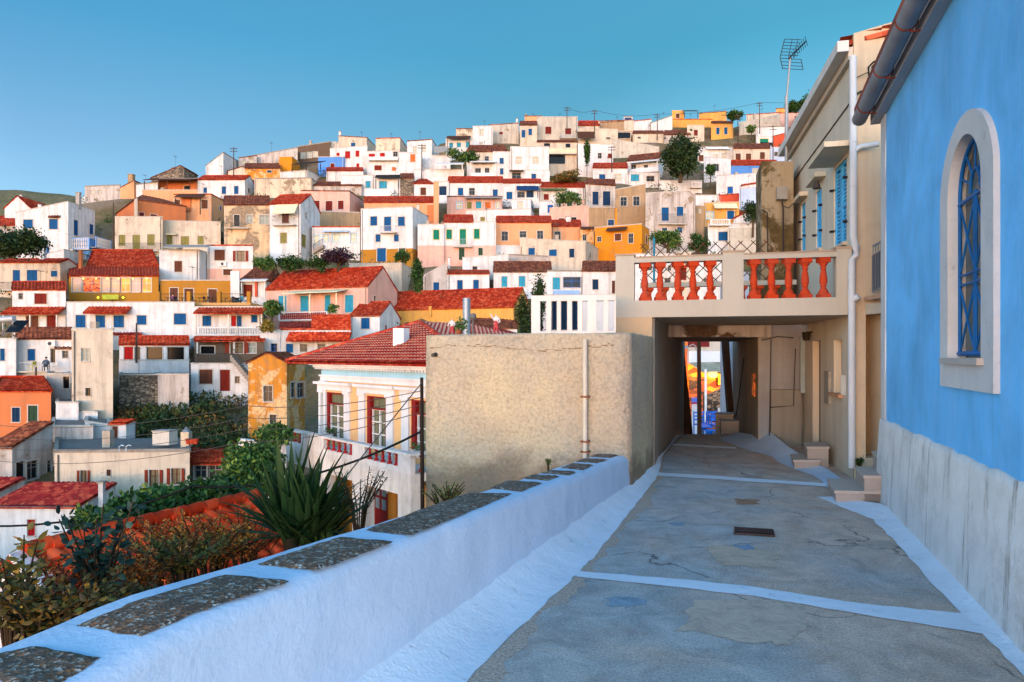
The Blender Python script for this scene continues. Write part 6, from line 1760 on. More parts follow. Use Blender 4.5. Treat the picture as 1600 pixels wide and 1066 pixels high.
for i, px in enumerate((262, 285, 312, 331, 352, 376)):
    c_ = '2c2a2c' if i < 4 else ('6a3a24' if i == 4 else '2f6f86')
    where = ['at the left end of the cafe terrace', 'in front of the first brown window of the cafe terrace', 'in front of the second brown window of the cafe terrace', 'near the third brown window of the cafe terrace', 'near the right end of the cafe terrace', 'beside the last ochre post of the cafe terrace'][i]
    x = P(px, 0, 79).x
    table(x, 79, zt, ('small dark round table ' if i < 4 else 'small round table ') + where, c_)
    tw = ['leftmost cafe terrace table', 'second cafe terrace table from the left', 'third cafe terrace table from the left', 'fourth cafe terrace table from the left', 'fifth cafe terrace table from the left', 'rightmost cafe terrace table'][i]
    col_ = {0: 'dark', 1: 'dark', 2: 'dark', 3: 'dark', 4: 'brown', 5: 'teal'}[i]
    chair(x - .75, 79.1, zt, 1.4, '%s chair left of the %s' % (col_, tw), c_)
    chair(x + .75, 79.0, zt, -1.5, '%s chair right of the %s' % (col_, tw), c_)

def person(loc, joints, radii, edges, mat_, label, extra=None):
    me = bpy.data.meshes.new('body'); me.from_pydata([tuple(j) for j in joints], edges, [])
    root = empty('person', loc, label, 'person')
    o = bpy.data.objects.new('body', me); COL.objects.link(o); o.parent = root
    sk = o.modifiers.new('skin', 'SKIN'); sb = o.modifiers.new('sub', 'SUBSURF'); sb.levels = sb.render_levels = 1
    if not me.skin_vertices:
        pass
    for i, r_ in enumerate(radii): me.skin_vertices[0].data[i].radius = (r_, r_)
    me.skin_vertices[0].data[0].use_root = True
    me.materials.append(mat_)
    return root, o
def seated(loc, rot, top_hx, leg_hx, label, hair='2a2018'):
    J = [(0, 0, .5), (0, .02, .78), (0, .03, 1.0), (0, .02, 1.1), (0, 0, 1.22),
         (-.1, -.05, .5), (-.12, -.42, .5), (-.12, -.44, .08), (-.12, -.56, .04), (.1, -.05, .5), (.13, -.42, .52), (.14, -.40, .08), (.14, -.52, .04),
         (-.2, .02, .95), (-.26, -.08, .72), (-.2, -.3, .64), (.2, .02, .95), (.27, -.08, .72), (.18, -.3, .66)]
    rad = [.15, .14, .15, .06, .105, .1, .07, .045, .04, .1, .07, .045, .04, .07, .05, .035, .07, .05, .035]
    E = [(0, 1), (1, 2), (2, 3), (3, 4), (0, 5), (5, 6), (6, 7), (7, 8), (0, 9), (9, 10), (10, 11), (11, 12), (2, 13), (13, 14), (14, 15), (2, 16), (16, 17), (17, 18)]
    c, s = math.cos(rot), math.sin(rot)
    J = [(a * c - b_ * s, a * s + b_ * c, z) for a, b_, z in J]
    m, n, l, b = newmat('clothes_and_skin')
    g = n.new('ShaderNodeTexCoord'); sp = n.new('ShaderNodeSeparateXYZ'); l.new(g.outputs['Object'], sp.inputs[0])
    mr = n.new('ShaderNodeMapRange'); mr.inputs[2].default_value = 1.5; l.new(sp.outputs[2], mr.inputs[0])
    r_ = ramp(n, l, mr.outputs[0], [(0, hexc('2a2624')), (.05, hexc(leg_hx)), (.39, hexc(top_hx)), (.715, hexc('b98a6a'))]); 
    n[r_.node.name].color_ramp.interpolation = 'CONSTANT'
    l.new(r_, b.inputs['Base Color'])
    root, o = person(loc, J, rad, E, m, label)
    mb = MB(); h = V(loc) + V((0, .02, 1.27)); mb.lathe(h, [(.02, .11), (.08, .08), (.115, .0), (.1, -.05)][::-1], 10); mb.build('hair', paint(hair, .9), root)
    return root
x = P(268, 0, 79.6).x
seated((x, 79.9, zt - .02), .5, '7a2a50', '2a2a34', 'person in a purple top seated at the left end of the cafe terrace')
x = P(377, 0, 80.2).x
seated((x, 80.3, zt - .02), -.4, '2f8fa0', '2a3a4a', 'person in a turquoise top seated near the right end of the cafe terrace')
# person on the blue railed steps terrace
Ys_ = depth_of(380 + 810 / 4) - .6
zs9 = EYE + (HY - (380 + 800 / 4)) / F * Ys_
q = P(70.5, 0, Ys_)
for i, (dx, cl, lb) in enumerate(((0, '3a3a40', 'dark chair under the seated person on the blue railed terrace'), (.75, 'c8c4bc', 'white chair beside the seated person on the blue railed terrace'), (-1.3, 'b8a83a', 'yellowish chair at the left of the blue railed terrace'))):
    chair(q.x + dx, Ys_ + .1, zs9, .3 - i, lb, cl, 'chairs on the blue railed terrace')
seated((q.x, Ys_ + .1, zs9 + .0), .6, '3a4656', '20242c', 'person in dark clothes seated on the blue railed terrace by the white annex')

# ---- neoclassical mansion
MA, MB_ = V((P(465, 0, 40.3).x, 40.3)), V((P(765, 0, 1 / (.0248 + 300 * 4.3e-5)).x, 1 / (.0248 + 300 * 4.3e-5)))
Fm = Face(MA, MB_)
uo = Fm.hit(503, 600)[0]       # real wall starts here, the eave oversails it
root = empty('neoclassical_mansion', (-6.5, 36, -8), 'peach and white neoclassical mansion with red framed windows and a pale blue frieze', 'mansion')
mz = lambda px, py, o=0: Fm.hit(px, py, o)[1]; mu = lambda px, o=0: Fm.hit(px, 600, o)[0]
IX = lambda z: 350 + z / 4; IY = lambda z: 560 + z / 4
WH = plaster('d8d4d2', .25); PE = plaster('e0b078', .2); RED = paint('7e1a18', .5); 
wins = [(636, 752, 224, 508), (893, 1016, 238, 560), (1170, 1262, 250, 600)]
hs = []
for a, b_, c_, d_ in wins:
    m_ = (a + b_) / 2; hs.append((mu(IX(a)), mu(IX(b_)), mz(IX(m_), IY(d_)), mz(IX(m_), IY(c_))))
wd = hs[0][1] - hs[0][0]
hs[2] = (hs[2][0], hs[2][0] + wd, hs[1][2], hs[1][3])
zc0 = min(h[2] for h in hs); zc1 = max(h[3] for h in hs); hs = [(h[0], h[1], zc0, zc1) for h in hs]
sp2 = hs[1][0] - hs[0][0]
hs += [(hs[2][0] + sp2 * k, hs[2][0] + sp2 * k + wd, zc0, zc1) for k in (1,)]
zeave = mz(560, 568); UE = Fm.L - .6
mb = MB(); wall_holes(mb, Fm, uo, UE, -9, zeave, zeave, hs, .28)
bk = -Fm.N3 * 8.5
for u in (uo, UE):
    a = Fm.pt(u, -9); mb.face([a, a + bk, a + bk + V((0, 0, zeave + 9)), a + V((0, 0, zeave + 9))])
mb.build('wall', PE, root)
zf1 = mz(540, 575); zf0 = mz(540, 587); 
mb = MB(); Fm.box(mb, uo - .02, UE, zf0, zf1, .002, .03); mb.build('frieze', plaster('9cc4d4', .2), root)
mb = MB(); Fm.box(mb, uo - .35, UE, zf1, zeave - .12, .0, .38); Fm.box(mb, uo - .5, UE, zeave - .118, zeave, .0, .55); Fm.box(mb, uo - .05, UE, zf0 - .32, zf0, .0, .09); Fm.box(mb, uo - .1, UE, zf0 - .1, zf0 - .002, .091, .16)
k = 0
while uo - .2 + k * .25 < UE: Fm.box(mb, uo - .3 + k * .25, uo - .18 + k * .25, zf1 - .1, zf1 - .002, .04, .3); k += 1
mb.build('cornice', WH, root)
zbal = mz(560, 690, 0)
pil = [(uo, uo + .62)]
for h in hs: pil += [(h[0] - .72, h[0] - .12), (h[1] + .1, h[1] + .7)]
for a, b_ in pil:
    top_ = zf0 - .33 if a == uo else zc1 + .12
    mb = MB(); Fm.box(mb, a, b_, -4.9, top_ - .16, .003, .1); Fm.box(mb, a - .06, b_ + .06, top_ - .158, top_, .003, .16); Fm.box(mb, a - .05, b_ + .05, zc0 - .35, zc0 - .1, .101, .14)
    mb.build('pilaster', WH, root)
for h in hs:
    mb = MB(); Fm.box(mb, h[0] - .85, h[1] + .85, zc1 + .122, zc1 + .42, .003, .12); Fm.box(mb, h[0] - 1.0, h[1] + 1.0, zc1 + .42, zc1 + .56, .003, .3); mb.build('entablature', WH, root)
    mb = MB(); fr = .13
    for a, b_ in ((h[0], h[0] + .32), (h[1] - .14, h[1])): Fm.box(mb, a, b_, h[2], h[3], -.22, -.01)
    zt_ = h[3] - (h[3] - h[2]) * .24
    Fm.box(mb, h[0] + .32, h[1] - .14, h[3] - .08, h[3], -.22, -.02); Fm.box(mb, h[0] + .32, h[1] - .14, zt_ - .05, zt_ + .03, -.22, -.02)
    wo_ = mb.build('window', RED, root)
    mb = MB(); Fm.box(mb, h[0] + .32, h[1] - .14, h[2], h[3] - .08, -.27, -.23); mb.build('pane', glass(curtain='74745a'), wo_)
    mb = MB(); a, b_ = h[0] + .33, h[1] - .15; m2 = (a + b_) / 2; z0, z1 = h[2] + .05, zt_ - .06
    for x0_, x1_ in ((a, a + .06), (m2 - .05, m2 + .05), (b_ - .06, b_)): Fm.box(mb, x0_, x1_, z0, z1, -.2, -.12)
    for f_ in (0, .34, .67, 1): z = z0 + (z1 - z0) * f_; Fm.box(mb, a, b_, z - .03, z + .03, -.119, -.1)
    mb.build('casement', paint('d4d0cc', .5), wo_)
    for i, du in enumerate((.15, .65)):
        if h is hs[1]: continue
        p_ = Fm.pt(h[0] + .3 + du * .9, h[2] + .01, .15)
        tag_o = empty('flower_pot', p_, '%s white flower pot on the sill of the %s red framed mansion window' % (('left', 'right')[i], {0: 'leftmost', 2: 'third', 3: 'fourth'}[hs.index(h)]), 'flower pot', 'white pots on the mansion sills')
        mb = MB(); mb.lathe(p_, [(.12, 0), (.17, .28), (.19, .3)], 10); mb.build('pot', paint('d8d4ce', .6), tag_o)
        mb = MB(); foliage(mb, p_ + V((0, 0, .42)), (.2, .2, .18), 70, .1, random.Random(i), 8); mb.build('plant', leafmat('1f3a16', '4a6a2a'), tag_o)
# balcony on pillars
ob = 1.7
zr = mz(641, 709, ob); zd = mz(641, 742, ob); ub0 = mu(441, ob); ub1 = mu(641.5, ob)
mb = MB(); Fm.box(mb, ub0, ub1, zd - .35, zd, .003, ob); mb.build('balcony_deck', plaster('cfc8c0', .5), root)
mb = MB(); Fm.box(mb, ub0 - .08, ub1 + .08, zr - .1, zr, ob - .3, ob + .06); Fm.box(mb, ub1 - .3, ub1 + .08, zr - .1, zr, .0, ob - .301)
Fm.box(mb, ub0, ub1, zd + .001, zd + .22, ob - .22, ob - .01)
pc = [(mu(IX(a), ob), mu(IX(b_), ob)) for a, b_ in ((370, 385), (480, 620), (800, 878), (1085, 1164))]
for a, b_ in pc: Fm.box(mb, a, b_, zd + .22, zr - .1, ob - .24, ob - .005)
Fm.box(mb, ub1 - .22, ub1 - .01, zd + .001, zr - .1, .01, .5)
mb.build('balcony_parapet', plaster('d6d0ca', .55), root)
for (a, b_, n_) in ((385, 480, 3), (620, 800, 5), (878, 1085, 5)):
    u0, u1 = mu(IX(a), ob), mu(IX(b_), ob)
    for i in range(n_): baluster(Fm.pt(u0 + (u1 - u0) * (i + .5) / n_, zd + .22, ob - .12), zr - .1 - zd - .22, .1, root, paint('9c1c1e', .5), 8)
for o_ in (.7, 1.1): baluster(Fm.pt(ub1 - .12, zd + .05, o_), zr - .1 - zd - .05, .1, root, paint('9c1c1e', .5), 8)
for a, b_ in ((mu(IX(290), ob), mu(IX(345), ob)), (mu(IX(575), ob), mu(IX(640), ob)), (mu(IX(800), ob), mu(IX(878), ob)), (mu(IX(1085), ob), mu(IX(1164), ob))):
    mb = MB(); Fm.box(mb, a, b_, -9, zd - .35, ob - .5, ob - .01); mb.build('pillar', plaster('d2cac2', .7), root)
mb = MB(); Fm.box(mb, ub0, ub1, zd - .95, zd - .351, ob - .45, ob - .03); mb.build('lintel', plaster('d6cec4', .6), root)
for a, b_ in ((700, 800), (1030, 1078)): mb = MB(); Fm.box(mb, mu(IX(a), .2), mu(IX(b_), .2), -9, zd - .4, .01, .25); mb.build('ochre_pier', wallmat('y'), root)
mb = MB(); Fm.box(mb, mu(IX(935), .1), mu(IX(1025), .1), -9, zd - .9, .01, .08); do_ = mb.build('door', RED, root)
mb = MB()
for a, b_ in ((.12, .4), (.55, .85)):
    u0, u1 = mu(IX(935), .1), mu(IX(1025), .1)
    for c_ in (.05, .45): Fm.box(mb, u0 + (u1 - u0) * a, u0 + (u1 - u0) * b_, zd - 1.3 - c_ * 1.6 - .5, zd - 1.3 - c_ * 1.6, .081, .09)
mb.build('door_glass', glass('8a98a0'), do_)
# hipped roof
ap = P(656, 505, 39.5)
FLm, FRm = Fm.pt(0, zeave + .02, .0), Fm.pt(Fm.L, zeave + .02, .0)
e_ = Fm.N3 * .62
mb = MB()
tile_sheet(mb, FLm + e_ - Fm.U3 * .2, FRm + e_, ap + Fm.U3 * .01, ap, .27, .08, 10, .1, .05, 0, 1)
BLm = FLm + bk - Fm.U3 * .2
tile_sheet(mb, BLm, FLm + e_ - Fm.U3 * .2, ap, ap - V((0, 0, 0)) + Fm.N3 * .01, .27, .08, 10, .1, .05, 0, 1)
rb_ = ap + bk * .7
tile_sheet(mb, FRm + e_, FRm + bk, rb_ + V((0, 0, 0)), ap, .27, .08, 10, .1, .05, 0, 1)
mb.build('roof', [tilemat('9c241a', .3, .2), plaster('b89a90', .3)], root)
for p0, p1 in ((ap, FLm + e_ - Fm.U3 * .2), (ap, FRm + e_)):
    mb = MB(); mb.tube([p0 + V((0, 0, .08)), p1 + V((0, 0, .08))], .13, 8); mb.build('ridge_tiles', tilemat('b03a2a', .35, .2), root)
mb = MB(); c0 = P(614, 533, 34.6); mb.box(c0 - V((0, 0, .3)), (.55, -.1, 0), (.2, .6, 0), (0, 0, .95)); mb.build('chimney', plaster('ddd8d4', .2), root)
# small yard wall left of mansion
mb = MB(); Fy = Face((P(372, 0, 36).x, 36), (P(440, 0, 33.5).x, 33.5)); Fy.box(mb, 0, Fy.L, -10, Fy.hit(405, 690)[1], -.25, 0)
tag(mb.build('yard_wall', plaster('d6d0ca', .4)), 'white yard wall left of the mansion balcony', 'wall')

# ---- building behind the slatted screen
house('G', '742 1262', '548 900', 'W', 'f', 'v 850 560 882 742 908 560 945 742 975 560 1012 742;k 1150 600 1175 735', '', 'white building with navy louvred shutters seen through the slatted screen', Y=20, D=4, ctrl=False)

# ---- near tiled roof below the parapet
root = empty('tiled_outbuilding', (-4.6, 9, -1.5), 'low outbuilding with weathered orange barrel tiles overgrown by weeds', 'outbuilding')
r0, r1 = P(40, 868, 7.95), P(402, 780, 11.05); r1.z = r0.z
dn_ = V((.88, -.42, -.46)).normalized() * 4.6
mb = MB(); tile_sheet(mb, r0 + dn_, r1 + dn_, r1, r0, .235, .075, 14, .06, .035)
up2 = V((-.88, .42, -.46)).normalized() * 2.2
tile_sheet(mb, r1 + up2, r0 + up2, r0, r1, .235, .075, 6, .06, .035)
NT = tilemat('d03c18', .45, .25, '7a4430'); mb.build('roof', NT, root)
for k in range(13):
    mb = MB(); a, b_ = r0.lerp(r1, k / 13), r0.lerp(r1, (k + 1.04) / 13)
    mb.tube([a + V((0, 0, .05)), b_ + V((0, 0, .09))], [.105, .085], 10); mb.build('ridge_tile', NT, root)
mb = MB(); a, b_ = r0 + up2 * .85, r0 + dn_ * .95
mb.face([a, b_, V((b_.x, b_.y, -5)), V((a.x, a.y, -5))][::-1]); mb.face([r0 - V((0, 0, .05)), a - V((0, 0, .05)), b_ - V((0, 0, .05))])
mb.build('gable_wall', plaster('d2d0d0', .4), root)
mb = MB(); mb.box(r0 + V((-.12, -.1, -.02)), dn_ * .5, V((.1, .2, 0)), V((0, 0, .07))); mb.build('verge', plaster('d2d0d0', .4), root)
# satellite dish
root = empty('satellite_dish', P(110, 850, 11), 'pale round satellite dish above the orange barrel tiled roof', 'satellite dish')
c_ = P(108, 840, 11); ax = V((-.55, -.75, .35)).normalized(); s1 = ax.cross(V((0, 0, 1))).normalized(); s2 = s1.cross(ax)
mb = MB(); rows = [[c_ + (s1 * math.cos(t) * .17 + s2 * math.sin(t) * .15) * r_ + ax * (.05 * r_ * r_) for t in [2 * math.pi * i / 24 for i in range(24)]] for r_ in (.01, .3, .6, .85, 1.0)]
mb.grid(rows, 0, True, True); mb.build('dish', paint('a8b4c4', .4, .05), root)
mb = MB(); mb.tube([c_, c_ - ax * .12, c_ - ax * .15 - V((0, 0, .9))], .02, 6); mb.tube([c_ - s2 * .16, c_ + ax * .22], .01, 5); mb.build('mount', paint('808488', .5), root)

# ---- things on roofs
def roof_box(nm, px0, px1, y0, y1, Y, label, cat, hx):
    mb = MB(); a = P(px0, y1, Y); b_ = P(px1, y0, Y); r_ = empty(nm, a, label, cat)
    mb.box(a, (b_.x - a.x, 0, 0), (.15, .8, 0), (0, 0, b_.z - a.z - .06)); mb.build('tank', plaster(hx, .4), r_)
    mb = MB(); mb.box(a + V((-.04, -.04, b_.z - a.z - .058)), (b_.x - a.x + .08, 0, 0), (.15, .88, 0), (0, 0, .06)); mb.build('lid', plaster('a8a098', .5), r_)
Yh = depth_of(600 + 720 / 4)
roof_box('water_tank', 238, 264, 673, 696, Yh + 3, 'square off white water tank on the cream flat roof', 'water tank', 'c8beb0')
root = empty('roof_chimney', P(288, 692, Yh + 2.5), 'small cream chimney with a metal hood on the flat roof', 'chimney')
mb = MB(); a = P(282, 694, Yh + 2.5); mb.box(a - V((0, 0, .2)), (.5, 0, 0), (0, .5, 0), (0, 0, .95)); mb.build('stack', plaster('c8b498', .5), root)
mb = MB(); mb.lathe(a + V((.25, .25, .76)), [(.26, 0), (.2, .12), (.03, .3)], 10); mb.build('hood', paint('7f8488', .4, .1, .5), root)
for i, px in enumerate((294, 300, 306)):
    p_ = P(px, 694, Yh + 2.2); mb = MB(); mb.lathe(p_, [(.13, 0), (.18, .3), (.2, .33)], 8)
    tag(mb.build('clay_pot', paint('a8402a', .8)), ['leftmost', 'middle', 'rightmost'][i] + ' clay pot beside the hooded chimney on the flat roof', 'pot', 'clay pots on the flat roof')
for i, px in enumerate((186, 197)):
    p_ = P(px, 706, Yh + .6); mb = MB(); mb.tube([p_, p_ + V((0, 0, .3)), p_ + V((.12, 0, .4)), p_ + V((.3, 0, .36))], .035, 5)
    tag(mb.build('vent_pipe', paint('b8c4cc', .4)), ['left', 'right'][i] + ' bent pale vent pipe at the front of the cream flat roof', 'pipe')
root = empty('solar_heater', P(16, 522, 60), 'solar water heater with dark panel and steel tank at the left edge', 'solar heater')
mb = MB(); a, b_, c_ = P(10, 500, 62), P(33, 523, 60), P(0, 512, 60)
mb.box(P(8, 520, 60), (1.2, 0, 0), (.0, 1.3, 1.1), (-.03, 0, .06)); mb.build('panel', glass('12161c'), root)
mb = MB(); mb.tube([P(-4, 500, 61), P(22, 498, 61)], .28, 12); mb.build('tank', paint('a8acb0', .4, .1, .4), root)
mb = MB(); mb.tube([P(5, 525, 60.2), P(5, 500, 61)], .03, 4); mb.tube([P(20, 525, 60.2), P(20, 500, 61)], .03, 4); mb.tube([P(5, 525, 60.2), P(20, 500, 61)], .02, 4); mb.build('frame', paint('6a6c70', .5), root)
mb = MB(); mb.tube([P(729, 525, 16), P(729, 466, 16)], .09, 12); tag(mb.build('flue_pipe', paint('8f9aa4', .35, .1, .6)), 'thick grey metal flue pipe standing above the roughcast block', 'pipe')
mb = MB(); mb.tube([P(739, 525, 15), P(739, 500, 15)], .02, 5); mb.lathe(P(739, 500, 15), [(.03, 0), (.08, .03), (.07, .12), (.02, .15)], 8); tag(mb.build('garden_lamp', paint('6a6864', .5)), 'small garden lamp right of the grey flue pipe', 'lamp')
# painted garden figurines on the block
def figurine(p, s, label, arm):
    J = [(0, 0, .45), (0, 0, .62), (0, 0, .8), (0, 0, .88), (0, 0, .97), (-.07, 0, .3), (-.09, 0, .04), (.07, 0, .3), (.09, -.03, .04), (-.15, 0, .78), (-.24, -.05, .9 if arm else .6), (-.27, -.08, 1.05 if arm else .5), (.15, 0, .78), (.22, -.08, .6), (.12, -.16, .55)]
    rad = [.13, .11, .11, .05, .08, .08, .06, .08, .06, .06, .045, .045, .06, .045, .04]
    E = [(0, 1), (1, 2), (2, 3), (3, 4), (0, 5), (5, 6), (0, 7), (7, 8), (2, 9), (9, 10), (10, 11), (2, 12), (12, 13), (13, 14)]
    J = [(a * s, b_ * s, z * s) for a, b_, z in J]
    m, n, l, b = newmat('painted_figurine'); tc_ = n.new('ShaderNodeTexCoord')
    ns_ = noise(n, l, tc_.outputs['Object'], 9, 2); sp = n.new('ShaderNodeSeparateXYZ'); l.new(tc_.outputs['Object'], sp.inputs[0])
    ad = n.new('ShaderNodeMath'); ad.operation = 'MULTIPLY_ADD'; ad.inputs[1].default_value = 1.0 / s; l.new(sp.outputs[2], ad.inputs[0]); l.new(ns_, ad.inputs[2])
    l.new(ramp(n, l, ad.outputs[0], [(.5, hexc('a01c28')), (1.15 if False else .99, hexc('a01c28')), (1.0, hexc('c8bcb4'))]), b.inputs['Base Color'])
    root, o = person(p, J, [r_ * s for r_ in rad], E, m, label); root.name = 'figurine'; root['category'] = 'figurine'
figurine(P(775, 520.5, 8.75), .24, 'small red and white garden figurine with a raised arm on the roughcast block', True)
figurine(P(706, 522, 9.0), .2, 'small red garden figurine beside a potted plant on the roughcast block', False)
r_ = empty('potted_plant', P(717, 522, 9.0), 'leafy plant beside the red figurine on the roughcast block', 'plant')
mb = MB(); foliage(mb, P(717, 508, 9.0), (.09, .09, .11), 160, .045, random.Random(3), 10); mb.build('leaves', leafmat('26401a', '4a6a2a'), r_)
mb = MB(); mb.lathe(P(717, 523, 9.0), [(.03, 0), (.045, .06)], 8); mb.build('pot', paint('8a4a30', .8), r_)

# ================================================================ poles and wires
def pole(px, yt, yb, Y, label, hx='4a3c34', arm=True, w=.12, px2=None):
    a, b_ = P(px2 or px, yb, Y), P(px, yt, Y); r_ = empty('utility_pole', a, label, 'pole', 'utility poles among the houses')
    mb = MB(); mb.tube([a - V((0, 0, 2)), b_], [w * 1.2, w * .8], 7); mb.build('shaft', paint(hx, .9, .2), r_)
    if arm:
        mb = MB(); z = (b_.z - a.z)
        for k in (.3, .8): mb.box(b_ + V((-.7, -.06, -k)), (1.4, 0, 0), (0, .1, 0), (0, 0, .1))
        mb.build('crossarm', paint(hx, .9, .2), r_)
    return b_
T = []
for a in ((886, 167, 190, 150, 'pole on the roof of the cream summit house'), (929, 172, 196, 150, 'pole right of the cream summit house on the skyline'), (1027, 178, 205, 152, 'pole left of the yellow tower room on the skyline'),
          (1187, 160, 195, 150, 'pole right of the yellow houses on the skyline'), (1153, 179, 212, 140, 'pole in front of the two blue windowed yellow house'), (1208, 196, 245, 130, 'pole in front of the orange red wall at upper right'),
          (1074, 237, 275, 128, 'pole against the big pine'), (715, 230, 240, 150, 'short pole above the white skyline block'), (365, 230, 258, 125, 'pole beside the plain white wedge house'), (659, 225, 264, 125, 'pole between white skyline terraces'),
          (177, 316, 372, 97, 'thin pole in front of the orange walled house'), (956, 228, 252, 125, 'thin pole left of the red shuttered white wall'), (213, 505, 535, 66, 'black stove pipe pole above the porch roof'), (56, 574, 590, 60, 'short pole by the blue railed terrace')):
    T.append(pole(a[0], a[1], a[2], a[3], a[4], arm=a[3] > 120, w=.09))
root = None
pA = pole(659, 590, 800, 13, 'dark wooden pole at the left edge of the roughcast block', '2e2622', False, .04, 661)
def wire(p, q_, sag, label, r_=.012, hx='1e1c1c', n_=14):
    mb = MB(); mb.tube([p.lerp(q_, i / n_) - V((0, 0, sag * 4 * (i / n_) * (1 - i / n_))) for i in range(n_ + 1)], r_, 4)
    tag(mb.build('wire', paint(hx, .7)), label, 'wire')
for i in range(3): wire(T[i], T[i + 1], .8, ['skyline wire from the summit house pole to the next pole on its right', 'skyline wire from the second summit pole to the pole by the yellow tower', 'skyline wire spanning above the yellow houses'][i], .035, '3a4450')
wire(T[3], P(1400, 140, 150), 1, 'skyline wire running off towards the right', .035, '3a4450')
wire(P(660, 597, 13), P(520, 770, 10), 0, 'taut grey guy wire slanting down in front of the mansion', .014, '5a5450')
wire(P(659, 674, 13), P(300, 760, 14.5), .35, 'thick black cable between the wooden pole and the cream roofed yard', .022, '141414')
wire(P(300, 760, 14.5), P(-30, 822, 14.5), .25, 'thick black cable crossing the lower left houses', .022, '141414')
for i, (y0, y1) in enumerate(((612, 634), (622, 653), (634, 670), (645, 690))):
    wire(P(658, y0 - 1, 13.2), P(385, y1, 18), .15, ['topmost', 'second', 'third', 'lowest'][i] + ' of four thin wires crossing the mansion front', .008, '4a4644')
    wire(P(385, y1, 18), P(-10, y1 + 30, 24), .3, ['topmost', 'second', 'third', 'lowest'][i] + ' of four thin wires crossing the lower left valley', .008, '4a4644')

# ================================================================ trees and plants
DG = ('16300e', '2c4c18', '4a6424'); MG = ('24401a', '46682a', '7a8a3a'); PG = ('14260e', '263c14', '3a4c1c'); BR = ('4a3416', '7a5424', 'a0742e')
tree('round_tree', 18, 405, 352, 96, 80, 'dark green round tree at the left edge below the white cube house', mats=PG, n=3600, size=.45, trunk=False, clumps=34, crown=1)
tree('cypress_tree', 917, 268, 217, 10, 128, 'slim dark cypress tree standing above a hedge', mats=DG, n=700, size=.5, clumps=14, crown=.98)
tree('pine_tree', 1063, 277, 214, 64, 124, 'big dark pine tree among the upper right houses', mats=PG, n=3600, size=.7, clumps=26, crown=.97)
tree('small_tree', 1110, 280, 257, 18, 122, 'small dark tree right of the big pine', mats=DG, n=500, size=.5)
tree('hilltop_tree', 1150, 188, 173, 30, 150, 'dark rounded tree behind the ochre skyline house', mats=DG, n=700, size=.6, trunk=False, crown=1)
for i, (px, yb, yt, w, lb) in enumerate(((1282, 168, 133, 34, 'largest dark tree on the top right skyline'), (1258, 172, 147, 26, 'dark tree left of the largest on the top right skyline'), (1240, 176, 158, 20, 'lowest dark tree on the top right skyline'))):
    tree('hilltop_tree', px, yb, yt, w, 150, lb, mats=DG, n=900, size=.55, trunk=False, crown=1)
tree('small_tree', 1174, 211, 196, 15, 136, 'small green tree amid the upper right white walls', mats=MG, n=400, size=.5)
tree('orange_tree', 1043, 400, 361, 56, 92, 'leafy green tree below the off white balcony house', mats=MG, n=1500, size=.4)
tree('orange_tree', 1090, 402, 367, 36, 90, 'dark green bushy tree right of the leafy tree', mats=DG, n=1000, size=.4)
tree('small_tree', 1176, 360, 315, 34, 98, 'olive green tree beside the concrete pillar', mats=PG, n=1000, size=.4)
tree('plum_tree', 528, 424, 388, 62, 84, 'dark purple leaved tree before the light blue windowed house', mats=('1e1018', '38202c', '50303c'), n=1500, size=.35)
tree('shrub', 497, 428, 398, 30, 83, 'green shrub left of the dark purple tree', mats=DG, n=700, size=.35, trunk=False, crown=1)
tree('shrub', 455, 424, 400, 50, 83, 'low dark shrubs row below the ruined house', mats=DG, n=1000, size=.35, trunk=False, crown=1)
tree('shrub', 415, 424, 398, 36, 82, 'green shrub beside the air conditioned white house', mats=MG, n=800, size=.35, trunk=False, crown=1)
tree('small_tree', 628, 420, 390, 26, 90, 'small tree before the olive painted base', mats=DG, n=500, size=.35)
tree('ivy', 652, 455, 404, 20, 80, 'dark ivy hanging down the wall beside the beige block', mats=DG, n=800, size=.35, trunk=False, crown=1)
tree('fig_tree', 424, 505, 468, 34, 70, 'green tree at the left end of the long pink house', mats=MG, n=900, size=.35)
tree('shrub', 418, 520, 500, 26, 69, 'yellowish dry shrub under the green tree by the pink house', mats=('5a4a18', '8a7a2c', 'a8883a'), n=500, size=.3, trunk=False, crown=1)
tree('shrub', 519, 490, 474, 18, 68, 'little shrub at the right end of the pergola', mats=MG, n=300, size=.3, trunk=False, crown=1)
tree('shrub', 717, 252, 232, 40, 132, 'green bushes below the brown porch terrace', mats=MG, n=700, size=.5, trunk=False, crown=1)
tree('shrub', 737, 254, 237, 22, 131, 'bushy green tree beside the cream brown roofed house', mats=DG, n=500, size=.5, trunk=False, crown=1)
tree('vine', 888, 319, 299, 50, 110, 'tangled green vine over the pink wall', mats=MG, n=900, size=.4, trunk=False, crown=1)
tree('hedge', 884, 286, 268, 50, 122, 'broad hedge of dry brown and green scrub by the cypress', mats=('3a3a14', '6a5a24', '8a5a24'), n=1100, size=.45, trunk=False, crown=1)
tree('leaning_conifer', 842, 530, 424, 26, 12.5, 'dark ragged conifer leaning beside the slatted screen', mats=('16260e', '2a4018', '4a5a24'), n=1700, size=.05, clumps=26, crown=1, trunk=True)
tree('leaning_conifer', 818, 532, 462, 30, 12.0, 'lower bushy part of conifer left of the slatted screen', mats=('16260e', '2a4018', '4a5a24'), n=1500, size=.05, clumps=20, crown=1, trunk=False)
